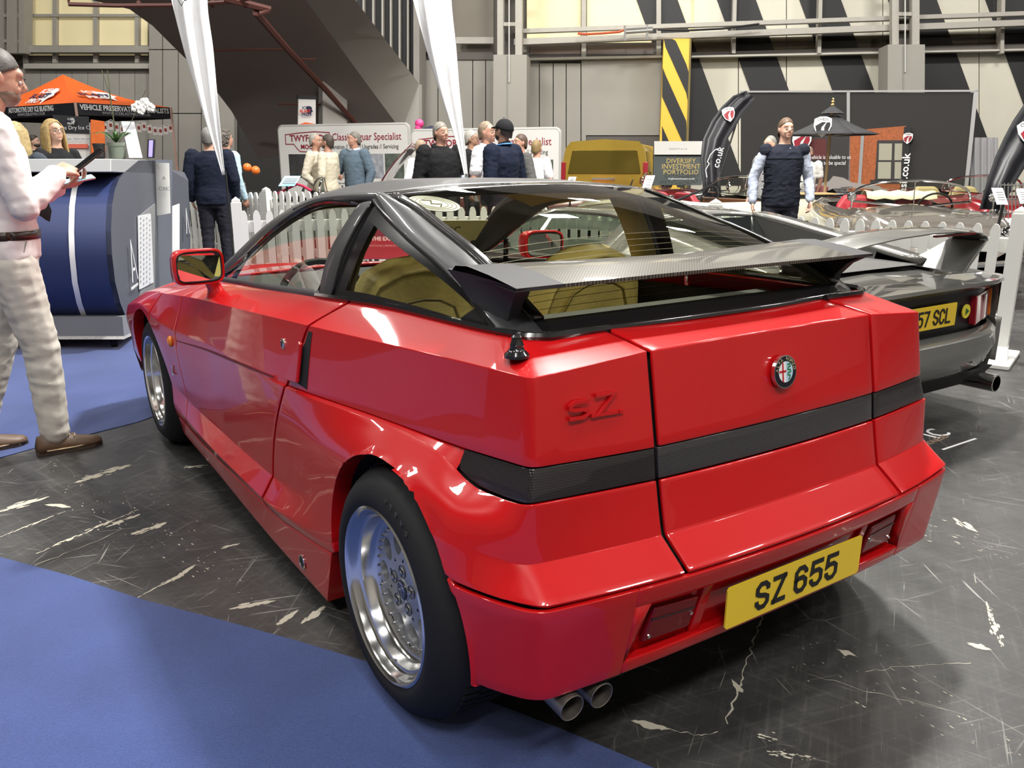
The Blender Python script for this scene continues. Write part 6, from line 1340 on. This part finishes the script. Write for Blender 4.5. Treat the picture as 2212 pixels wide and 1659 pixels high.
bn=tag(obj('bunting_cord',MB().tube([gc[1]*(1-t)+gc[2]*t-A3(0,0,.32+.10*abs(math.sin(t*PI*3))) for t in lin(0,1,19)],.008,4),mat('cord white',(.7,.7,.68),.7),None),'cord of small white logo flags hung under the gazebo valance','bunting')
for k in range(17):
    t=(k+.5)/17; 
    for (u,v,sg) in ((gc[1],gc[2],0),) if k%1==0 else ():
        p=u*(1-t)+v*t-A3(0,0,.34+.10*abs(math.sin(t*PI*3))); x=(v-u)/np.linalg.norm(v-u); n=np.cross(x,A3(0,0,1))
        f_=obj('pennant',MB().prism([p-x*.055-A3(0,0,.18),p+x*.055-A3(0,0,.18),p+x*.055,p-x*.055],n*.004),mat('pennant white',(.75,.70,.68),.6),bn,smooth=None); obj('pennant_mark',MB().prism([p-x*.03-A3(0,0,.12)+n*.006,p+x*.03-A3(0,0,.12)+n*.006,p+x*.03-A3(0,0,.05)+n*.006,p-x*.03-A3(0,0,.05)+n*.006],n*.002),mat('mark dark red',(.30,.04,.03),.6),f_,smooth=None)
bb=tag(obj('banner',MB().prism([D(136,400,17.2),D(196,400,17.2),D(192,252,17.2),D(114,248,17.2)],(0,.04,0)),mat('banner white',(.72,.70,.68),.5),None,smooth=None),'white and black dry ice cleaning banner under the gazebo','banner')
obj('banner_head',MB().prism([D(116,286,17.17),D(194,288,17.17),D(192,252,17.17),D(114,248,17.17)],(0,.02,0)),VAL,bb,smooth=None)
def bill(px,py,d): return frame(tuple(D(px,py,d)),cR,(0,0,1))
text('banner_text','Automotive Dry Ice Cleaning',.11,WHITEP,bill(157,276,17.1),bb); ice_logo(bill(152,262,17.1),.12,bb)
text('banner_text','Safe  Clean  Non-abrasive',.07,mat('print grey',(.3,.3,.3),.6),bill(160,300,17.1),bb); obj('banner_stripe',MB().prism([D(146,320,17.15),D(190,320,17.15),D(190,311,17.15),D(146,311,17.15)],(0,.02,0)),mat('stripe coral',(.75,.14,.08),.6),bb,smooth=None)
ob=tag(obj('hanging_backdrop',MB().prism([D(197,345,16.9),D(228,345,16.9),D(226,262,16.9),D(196,258,16.9)],(0,.05,0)),mat('backdrop orange',(.85,.16,.02),.6,vary=.3,noisescale=6),None,bevel=.01),'bright orange patterned backdrop hanging under the gazebo beside the banner','backdrop')
ru=tag(obj('roll_up_banner',MB().prism([D(642,400,16.8),D(682,400,16.8),D(682,212,16.8),D(645,211,16.8)],(0,.04,0)),mat('banner white',(.72,.70,.68),.5),None,smooth=None),'tall narrow white roll-up banner with a dark top above the first white board','banner')
ice_logo(bill(661,240,16.7),.17,ru,True); obj('banner_flash',MB().prism([D(643,290,16.75),D(682,290,16.75),D(682,268,16.75),D(660,264,16.75),D(643,270,16.75)],(0,.02,0)),ORG,ru,smooth=None)
obj('banner_cap',MB().prism([D(642,213,16.78),D(684,214,16.78),D(684,207,16.78),D(643,205,16.78)],(0,.05,0)),BLACK,ru,smooth=None)
# ================================================================ FEATHER FLAGS
FLG=mat('flag white satin',(.66,.67,.68),.5,bump=.35,noisescale=5)
def flag(label,Lp_,Rp_,d,pole_px,m=FLG,folds=6,base_=True,ptop=None):
    b=FL(pole_px[0],353+CP[2]*FP/d) ; o=bpy.data.objects.new('feather_flag',None); COL.objects.link(o); g0=D(pole_px[0],353,d); o.location=(g0[0],g0[1],0); tag(o,label,'flag')
    fL=interp([(p[1],p[0]) for p in Lp_]); fR=interp([(p[1],p[0]) for p in Rp_]); P=[]
    y0,y1=Lp_[0][1],Lp_[-1][1]
    for y in lin(y0,y1,40):
        a_,c_=fL(y)[0],fR(y)[0]; row=[]
        for s in lin(0,1,25):
            w=min(1,(c_-a_)/60); row.append(tuple(Vector(D(a_+(c_-a_)*s,y,d+.035*w*math.sin(s*folds*2.2+y*.012)+.012*w*math.sin(s*17+y*.02)))-Vector(o.location)))
        P.append(row)
    obj('flag_cloth',MB().grid(P),m,o,smooth=70,solid=.002)
    obj('flag_pole',MB().tube([Vector(D(pole_px[0]-1,y1-8,d))-Vector(o.location),(0,0,0.02)],.011,6),BLACK,o); obj('pole_foot',MB().lathe([(0,0),(.16,0),(.15,.02),(.03,.04),(0,.04)],20,'z'),BLACK,o)
    return o
f1=flag('first tall white feather flag hanging beside the reception desk',[(352,-80),(370,0),(398,110),(425,200),(448,275),(466,330),(480,378)],[(452,-80),(448,0),(461,110),(469,200),(476,275),(481,330),(486,378)],7.6,(488,0))
mb=MB(); stroke(mb,Matrix(frame(tuple(Vector(D(392,8,7.5))-f1.location),tuple(cR),tuple(cU))),[[(-.03,.03),(.0,-.02),(.02,.02)]],.006,.002); stroke(mb,Matrix(frame(tuple(Vector(D(404,1,7.5))-f1.location),tuple(cR),tuple(cU))),[[(-.02,.0),(.03,.02)]],.012,.002); obj('flag_mark',mb,BLACK,f1,smooth=None)
flag('second tall white feather flag rising behind the roof of the coupe',[(868,-80),(892,0),(922,110),(950,200),(974,270),(992,330),(1004,384)],[(972,-80),(975,0),(986,110),(993,200),(1000,270),(1006,330),(1011,384)],8.4,(1008,0))
# ================================================================ WHITE DEALER BOARDS
def board(label,x0,y0,x1,y1,d0,d1):
    a_,b_=D(x0,353,d0),D(x1,353,d1); xd=(b_-a_)/np.linalg.norm(b_-a_); L=np.linalg.norm((b_-a_)[:2]); h=D(x0,y0,d0)[2]
    t=thing('display_board',label,'display board',(a_[0],a_[1],0),math.atan2(xd[1],xd[0]))
    r=.09; pts=[(0,.1),(L,.1)]+[(L-r+r*math.cos(q),h-r+r*math.sin(q)) for q in lin(0,PI/2,6)]+[(r+r*math.cos(q),h-r+r*math.sin(q)) for q in lin(PI/2,PI,6)]
    obj('board_panel',MB().prism([(x,0,z) for x,z in pts],(0,.06,0)),mat('board white',(.72,.71,.68),.45),t,smooth=None)
    obj('board_edge',MB().tube([(x,.03,z) for x,z in pts]+[(0,.03,.1)],.035,6),mat('board edge grey',(.42,.42,.40),.5),t)
    MR=mat('maroon print',(.28,.012,.03),.6); DT=mat('charcoal print',(.05,.045,.045),.6)
    lm=lambda x,z:frame((x,-.006,z),(1,0,0),(0,0,1)); k=L/2.5
    mb=MB(); e=[(.14,h-.16),(.42,h-.13),(.72,h-.11),(1.02,h-.13),(1.02,h-.30),(.92,h-.40),(.92,h-.46),(.78,h-.50),(.42,h-.48),(.36,h-.42),(.30,h-.34),(.14,h-.34),(.14,h-.16)]; stroke(mb,Matrix(frame((0,-.004,0),(1,0,0),(0,0,1))),[[(x*k,z) for x,z in e]],.016,.002); obj('emblem_outline',mb,MR,t,smooth=None)
    text('emblem_word','TWYFORD',.17,MR,lm(.57*k,h-.235),t,bold=.003,sx=.95); text('emblem_word','MOORS',.12,MR,lm(.62*k,h-.395),t,bold=.003)
    text('headline','Classic Jaguar Specialist',.19,MR,lm(1.72*k,h-.22),t,sx=.84); text('subline','Restoration // Sales // Upgrades // Servicing',.115,DT,lm(1.62*k,h-.40),t,sx=.80)
    cols=((.05,.05,.05),(.12,.11,.10),(.30,.30,.31),(.18,.14,.10),(.35,.36,.40),(.10,.12,.10))
    for i,c in enumerate(cols):
        x=.18+i*.375; ph=obj('photo_print',MB().box(x*k,(x+.35)*k,-.006,.0,h-.98,h-.53),mat('photo '+str(i),c,.35,vary=.8,noisescale=9),t,smooth=None)
    text('small_print','twyfordmoors.co.uk',.06,DT,lm(1.2*k,h-1.08),t)
    return t
board('first white classic car specialist board, behind the two cream-shirted men',606,274,884,284,16.6,15.6)
board('second white classic car specialist board, behind the man in the black cap',890,283,1208,291,15.7,14.8)
tag(obj('covered_table',MB().prism([D(884,300,15.9),D(1075,300,15.2),D(1070,284,15.2),D(985,279,15.5),D(930,271,15.8),D(905,282,15.8)],(.3,.5,0)),mat('dark blue cover',(.012,.014,.05),.7),None,smooth=None),'dark blue covered shape peeping above the second white board','cover')
bl=tag(obj('balloon',MB().ell(D(906,267,15.7),(.085,.085,.085),14,10).ell(D(903,277,15.7),(.06,.06,.06),10,8),mat('balloon pink',(.85,.06,.28),.3,coat=.8),None),'pink balloons above the gap between the two white boards','balloon')
for px,py in ((534,362),(552,368)): tag(obj('balloon',MB().ell(D(px,py,13.),(.07,.07,.07),12,8),mat('balloon orange',(.85,.2,.03),.3,coat=.6),None),('left' if px<540 else 'right')+' one of the two orange balloons beyond the left fence','balloon','orange balloons beyond the left fence')
def bill2(px0,y0,px1,y1,d,name,label,cat,m,tx=None,dk_=.03): return tag(obj(name,MB().prism([D(px0,y1,d),D(px1,y1,d),D(px1+1,y0,d),D(px0+1,y0,d)],(0,dk_,0)),m,None,smooth=None),label,cat)
# dark investment sign
sg=tag(obj('banner',MB().prism([D(1411,400,16.2),D(1516,400,15.9),D(1521,305,15.9),D(1413,305,16.2)],(.02,.04,0)),mat('sign dark green',(.016,.026,.024),.5),None,smooth=None),'dark green investment portfolio banner with a white top, left of the black flag','banner')
obj('banner_top',MB().prism([D(1413,334,16.15),D(1518,334,15.85),D(1521,305,15.85),D(1413,305,16.15)],(.02,.02,0)),mat('sign pale',(.46,.45,.42),.5),sg,smooth=None)
GOLDP=mat('gold print',(.55,.40,.12),.5)
for i,w in enumerate(('DIVERSIFY','INVESTMENT','PORTFOLIO')): text('banner_word',w,.125,GOLDP,bill(1471,348+i*12,15.7),sg)
text('banner_word','knightsauctioneers.co.uk',.05,WHITEP,bill(1472,386,15.7),sg); text('banner_word','KNIGHTS & CO',.05,mat('sign grey print'),bill(1465,322,15.7),sg)
# ================================================================ BLACK STAND ON THE RIGHT
BK0,BK1=D(1602,353,18.2),D(2113,353,15.6)
def BP(px,py,off=0.):
    n=np.array([-(BK1-BK0)[1],(BK1-BK0)[0]]); n=n/np.linalg.norm(n); n=n if n@(CP[:2]-BK0[:2])>0 else -n; return PV(px,py,BK0[:2]+n*off,BK1[:2]+n*off)
sdv=BP(1800,300,0)-BP(1800,300,.05)
BFAB=mat('stand black fabric',(.030,.029,.028),.9,bump=.1,noisescale=60); ALF=mat('stand alu frame',(.42,.42,.42),.4,.3)
bs=thing('exhibition_stand','tall black exhibition stand wall with a brick building picture, behind the parasol','display stand',(0,0,0),0)
for x0,x1,x0b,x1b in ((1600,1829,1600,1829),(1836,2104,1836,2078)): obj('fabric_panel',MB().prism([BP(x0b,455),BP(x1b,455),BP(x1,200),BP(x0,200)],sdv),BFAB,bs,smooth=None)
for p in (((1598,200),(2113,198),(2113,194),(1598,196)),((1829,455),(1836,455),(1836,198),(1829,198)),((2078,455),(2086,455),(2113,195),(2104,195))): obj('frame_bar',MB().prism([BP(*q,.02) for q in p],sdv*1.5),ALF,bs,smooth=None)
pic=obj('brick_picture',MB().prism([BP(*q,.02) for q in ((1716,430),(1955,430),(1957,272),(1716,292))],sdv*.4),mat('print brick orange',(.36,.10,.03),.5,vary=.6,noisescale=22),bs,smooth=None)
def pp_(name,pts,m,o=.03): return obj(name,MB().prism([BP(*q,o) for q in pts],sdv*.15),m,pic,smooth=None)
PD=mat('print dark',(.035,.032,.032),.5); PGY=mat('print grey',(.26,.25,.24),.5); PWN=mat('print window',(.36,.35,.27),.5)
pp_('printed_door',((1725,400),(1832,400),(1835,292),(1725,292)),PD); pp_('printed_maroon',((1740,345),(1785,345),(1785,300),(1740,300)),mat('print maroon',(.10,.02,.02),.5),.033); pp_('printed_road',((1716,430),(1955,430),(1955,412),(1830,400),(1716,400)),PGY,.034)
pp_('printed_pipe',((1853,398),(1860,398),(1867,290),(1860,290)),PGY,.034); pp_('printed_ledge',((1880,396),(1950,396),(1950,390),(1880,388)),PD,.034)
pp_('printed_frame',((1890,390),(1950,390),(1953,303),(1895,303)),PD,.034)
for a_,b_ in (((1898,310,1926,346)),((1896,350,1924,386))) and (((1898,1926),(310,346)),((1896,1924),(350,386)),((1932,1948),(310,346)),((1932,1946),(350,386))): pp_('printed_pane',((a_[0],b_[1]),(a_[1],b_[1]),(a_[1]+1,b_[0]),(a_[0]+1,b_[0])),PWN,.037)
pc=MB().prism([BP(*q,.038) for q in ((1748,415),(1760,398),(1790,392),(1800,380),(1822,384),(1840,394),(1900,402),(1915,415),(1900,428),(1760,428))],sdv*.1); obj('printed_car',pc,mat('print car grey',(.33,.30,.28),.5),pic,smooth=None)
text('printed_words','Your vehicle is valuable to us\nit deserves to be special',.115,WHITEP,frame(tuple(BP(1782,346,.06)),BK1-BK0,(0,0,1)),pic,sx=.75)
vs=obj('vertical_banner',MB().prism([BP(*q,.06) for q in ((1944,430),(1954,430),(1969,274),(1953,274))],sdv*.3),BLACK,bs,smooth=None)
vt=Matrix(frame(tuple(BP(1953,385,.09)),(0,0,1),-(BK1-BK0))); text('vertical_words','chesil.co.uk',.20,WHITEP,vt,vs,bold=.004)
def shield(M,s,parent,c2=None):
    M=Matrix(M)@Matrix.Diagonal((s,s,s,1)); c2=c2 or mat('shield red',(.30,.015,.03),.5)
    q=[(-.5,.42),(-.2,.55),(.2,.55),(.5,.42),(.52,0),(.36,-.38),(0,-.68),(-.36,-.38),(-.52,0)]
    b=obj('shield_logo',MB().prism([M@Vector((x,y,0)) for x,y in q],M.to_3x3()@Vector((0,0,.02))),WHITEP,parent,smooth=None)
    for pts in ([(-.42,.0),(-.05,.22),(.18,.22),(-.05,-.05),(-.12,-.52),(-.34,-.30)],[(.22,.20),(.42,.20),(.44,.02),(.30,-.35),(.14,-.45),(.10,-.1)]): obj('shield_road',MB().prism([M@Vector((x,y,.03)) for x,y in pts],M.to_3x3()@Vector((0,0,.02))),c2,b,smooth=None)
    text('shield_word','CHESIL',.22,BLACK,M@Matrix.Translation((0,.38,.03)),b,ext=.005)
shield(frame(tuple(BP(1961,298,.10)),BK1-BK0,(0,0,1)),.17,vs); shield(frame(tuple(BP(1732,304,.10)),BK1-BK0,(0,0,1)),.38,bs)
# parasol
uo=D(1787,353,12.8); um=thing('parasol','black market parasol with a shield logo and gold finial','parasol',(uo[0],uo[1],0),0.35)
zu=D(1797,292,12.8)[2]; zt_=D(1797,243,12.8)[2]
obj('pole',MB().tube([(0,0,0),(0,0,zt_)],.022,8),mat('parasol wood',(.36,.24,.11),.5),um)
for k in range(8):
    a0,a1=2*PI*k/8,2*PI*(k+1)/8; r=.72; e0,e1=(r*math.cos(a0),r*math.sin(a0),zu),(r*math.cos(a1),r*math.sin(a1),zu)
    P=[[tuple(np.array(e0)*(1-t)*(1-s)+np.array(e1)*(1-t)*s+A3(0,0,zt_)*t+A3(0,0,-.035*math.sin(PI*t))) for s in lin(0,1,4)] for t in lin(0,.86,6)]
    for row in P: pass
    obj('canopy_panel',MB().grid(P),mat('parasol charcoal',(.035,.035,.038),.8),um,smooth=20,solid=.004); obj('rib',MB().tube([(0,0,zu-.02),tuple(np.array(e0)*.5+A3(0,0,zu*.5+.02))],.006,4),GREYM,um)
    obj('vent_cap',MB().grid([[tuple(np.array(e0)*.26*(1-s)+np.array(e1)*.26*s+A3(0,0,zt_-.03-zu*.26)) for s in (0,.5,1)],[(0,0,zt_+.10)]*3]),mat('parasol charcoal'),um,smooth=20)
obj('finial',MB().lathe([(.02,0),(.03,.02),(.015,.04),(.028,.06),(.012,.085),(.02,.10),(0,.125)],12,'z',(0,0,zt_+.08)),mat('brass gold',(.70,.50,.20),.3,.8),um)
bpy.context.view_layer.update(); iu=um.matrix_world.inverted(); cpt=Vector(D(1777,272,12.22)); n_=Vector((CP[0]-cpt[0],CP[1]-cpt[1],1.1)).normalized(); xx=Vector((0,0,1)).cross(n_); shield(iu@Matrix(frame(cpt,xx,n_.cross(xx))),.24,um,BLACK)
cn=D(1765,353,12.0); ct=thing('counter','black display counter with a wooden top and shield logo under the parasol','counter',(cn[0],cn[1],0),math.atan2(cR[1],cR[0]))
hc=D(1765,418,12.0)[2]; obj('counter_body',MB().box(-.29,.29,0,.4,0,hc-.02),BLACK,ct,bevel=.01); obj('counter_top',MB().box(-.32,.32,-.03,.43,hc-.02,hc),mat('top oak',(.50,.34,.16),.5),ct,bevel=.004); shield(frame((.02,-.012,hc-.30),(1,0,0),(0,0,1)),.20,ct)
# black feather flags
BFL=mat('flag black satin',(.012,.012,.016),.45)
def bflag(label,pts,d,dirx,logo,lscale,words=True):
    p0=D(pts[0][0],353,d); o=thing('feather_flag',label,'flag',(p0[0],p0[1],0),0); loc=Vector((p0[0],p0[1],0))
    mb=MB(); L,R_=pts[1],pts[2]; rows_=[]
    for (a_,b_) in zip(L,R_): rows_.append([tuple(Vector(D(a_[0]+(b_[0]-a_[0])*s,a_[1]+(b_[1]-a_[1])*s,d+.04*math.sin(s*9)))-loc) for s in lin(0,1,9)])
    obj('flag_cloth',mb.grid(rows_),BFL,o,smooth=70,solid=.003); obj('flag_pole',MB().tube([Vector(D(q[0],q[1],d+.02))-loc for q in L]+[Vector((0,0,.02))],.015,6),BLACK,o); obj('pole_foot',MB().lathe([(0,0),(.2,0),(.18,.03),(0,.04)],16,'z'),BLACK,o)
    Mx=Matrix(frame(tuple(Vector(D(*logo,d-.07))-loc),tuple(cR*.97+cU*.22),tuple(cU*.97-cR*.22))); shield(Mx,lscale,o)
    return o,loc
o_,loc=bflag('black curved feather flag with a shield logo beside the dark green banner',((1520,0),[(1522,450),(1519,390),(1515,345),(1520,300),(1538,262),(1560,232),(1585,208),(1612,197)],[(1560,450),(1556,390),(1556,345),(1572,300),(1592,268),(1605,245),(1622,225),(1630,212)]),13.8,1,(1574,246),.20)
mb=MB(); stroke(mb,Matrix(frame(tuple(Vector(D(1540,360,13.65))-loc),tuple(cR),tuple(cU))),[[(-.10,-.17),(-.12,-.05),(-.06,.05),(-.09,.08),(-.04,.20),(.04,.28),(.10,.30)]],.012,.002); obj('outline_drawing',mb,WHITEP,o_,smooth=None); text('flag_words','co.uk',.16,WHITEP,frame(tuple(Vector(D(1552,340,13.65))-loc),tuple(cU*.95+cR*.25),tuple(-cR*.95+cU*.25)),o_)
bflag('second black curved feather flag with a shield logo at the right edge',((2125,0),[(2118,452),(2135,390),(2152,340),(2170,300),(2190,262),(2215,225),(2250,200),(2290,190)],[(2165,452),(2190,400),(2215,360),(2240,330),(2265,300),(2285,270),(2310,240),(2330,215)]),10.6,1,(2222,285),.26)
# pale curtain, wire rack, info cards
cu_=MB().grid([[BP(2088+60*s+8,455 if i else 297,-.25-.03*math.sin(s*26)) for s in lin(0,1,30)] for i in (1,0)]); tag(obj('curtain',cu_,mat('curtain pale',(.36,.36,.37),.7),None,smooth=70),'pale grey pleated curtain at the right end of the black stand','curtain')
mb=MB()
for k in range(8): mb.tube([D(2162+k*8,500,8.6),D(2162+k*8,395-0*k,8.6)],.006,4)
for y in (400,430,460,490): mb.tube([D(2162,y,8.6),D(2222,y,8.6)],.006,4)
tag(obj('wire_rack',mb,mat('rack grey',(.14,.14,.13),.5,.5),None),'grey wire mesh rack behind the picket gate at the right edge','rack')
tag(obj('leaflet_stand',MB().prism([D(2178,520,8.5),D(2240,520,8.5),D(2240,475,8.5),D(2178,475,8.5)],(.1,.3,0)),mat('box white',(.6,.6,.58),.6),None,smooth=None),'low white box behind the picket gate at the right edge','box')
def infocard(label,x0,y0,x1,y1,d,lean=6,scr=None):
    c=D((x0+x1)/2,353,d); t=thing('info_board',label,'sign stand',(c[0],c[1],0),0); loc=Vector((c[0],c[1],0))
    obj('info_card',MB().prism([Vector(D(x0,y1,d))-loc,Vector(D(x1,y1,d))-loc,Vector(D(x1+lean,y0,d+.1))-loc,Vector(D(x0+lean,y0,d+.1))-loc],(0,.02,0)),scr or mat('card white',(.72,.73,.75),.4),t,smooth=None)
    obj('card_stand',MB().tube([(0,0.03,0),tuple(Vector(D((x0+x1)/2,y1-4,d+.04))-loc)],.014,6).lathe([(0,0),(.14,0),(.12,.02),(0,.02)],12,'z'),BLACK,t)
    mb=MB()
    for k in range(4):
        yy=y0+(y1-y0)*(.25+.15*k); f=(y1-yy)/(y1-y0); mb.tube([Vector(D(x0+lean*f+3,yy,d-.03))-loc,Vector(D(x1+lean*f-3,yy,d-.03))-loc],.006,4)
    obj('print_lines',mb,mat('print grey'),t)
infocard('white information card leaning beside the cream roadster windscreen',1386,379,1403,416,9.9,12)
infocard('small white information card in front of the gold van',1226,382,1240,398,10.8,5)
infocard('white information card on a black stand in front of the right black flag',2158,406,2178,442,7.7,-12)
infocard('white information card at the extreme right behind the fence',2208,407,2226,440,8.5,-10)
infocard('pale blue tablet display on a stand in front of the red leather seats',602,380,636,402,10.9,14,mat('tablet blue',(.35,.60,.80),.3,emit=.5))
for i,(a_,b_,d_) in enumerate(((597,654,11.0),)):
    for px,lab in ((652,'chrome rope stanchion in front of the dark roadster'),):
        c=D(px+14,353,d_); st=thing('stanchion',lab,'barrier',(c[0],c[1],0),0); obj('post',MB().lathe([(.16,0),(.15,.02),(.025,.03),(.02,.9),(.03,.92),(.0,.96)],16,'z'),CHR,st)
        tag(obj('barrier_rope',MB().tube([D(600,418,d_),D(620,408,d_),D(642,398,d_),D(655,402,d_),D(672,412,d_)],.018,6),mat('rope red',(.45,.01,.06),.7),None),'red barrier rope drooping from the chrome stanchion','rope')
tag(obj('red_display_board',MB().prism([(1.60,3.95,.0),(2.2,3.55,0),(2.2,3.55,.0),(1.6,3.95,.0)],(0,0,.01)) if 0 else MB().prism([D(776,560,5.6),D(905,560,5.6),D(905,470,5.6),D(776,470,5.6)],(0,.03,0)),mat('board crimson',(.30,.02,.05),.5),None,smooth=None),'crimson display board with white words seen through the coupe quarter window','display board')
rb=bpy.data.objects['red_display_board']; text('board_words','WITH THE EXPERTS',.036,WHITEP,frame(tuple(D(820,516,5.55)),tuple(cR),tuple(cU)),rb,bold=.001); text('board_words','ONLINE AUCTIONS | PRIVATE SALES',.019,mat('pale pink print',(.6,.4,.4),.6),frame(tuple(D(822,531,5.55)),tuple(cR),tuple(cU)),rb)
obj('board_leg',MB().tube([D(800,560,5.63),D(800,353+CP[2]*FP/5.6+60,5.63)],.012,6).tube([D(880,560,5.63),D(880,353+CP[2]*FP/5.6+60,5.63)],.012,6),GREYM,rb)
# floor lettering
c=FL(2034,940); x_=FL(2075,928)-FL(2010,955); y_=FL(2030,900)-FL(2034,940)
fl_=bpy.data.objects['floor']; fm=lambda px,py:frame(tuple(FL(px,py)+A3(0,0,.002)),x_,np.cross(A3(0,0,1),x_))
text('floor_lettering','IC',.16,WHITEP,fm(2022,938),fl_); text('floor_lettering','AUCTIONEERS',.05,mat('floor copper print',(.30,.22,.16),.6),fm(2010,957),fl_)
p0,p1=FL(2036,972),FL(2108,948); n_=np.cross(A3(0,0,1),(p1-p0)/np.linalg.norm(p1-p0))*.006; obj('floor_line',MB().prism([p0-n_+A3(0,0,.001),p1-n_+A3(0,0,.001),p1+n_+A3(0,0,.001),p0+n_+A3(0,0,.001)],(0,0,.0015)),WHITEP,fl_,smooth=None)
bpy.data.scenes.remove(WORK)
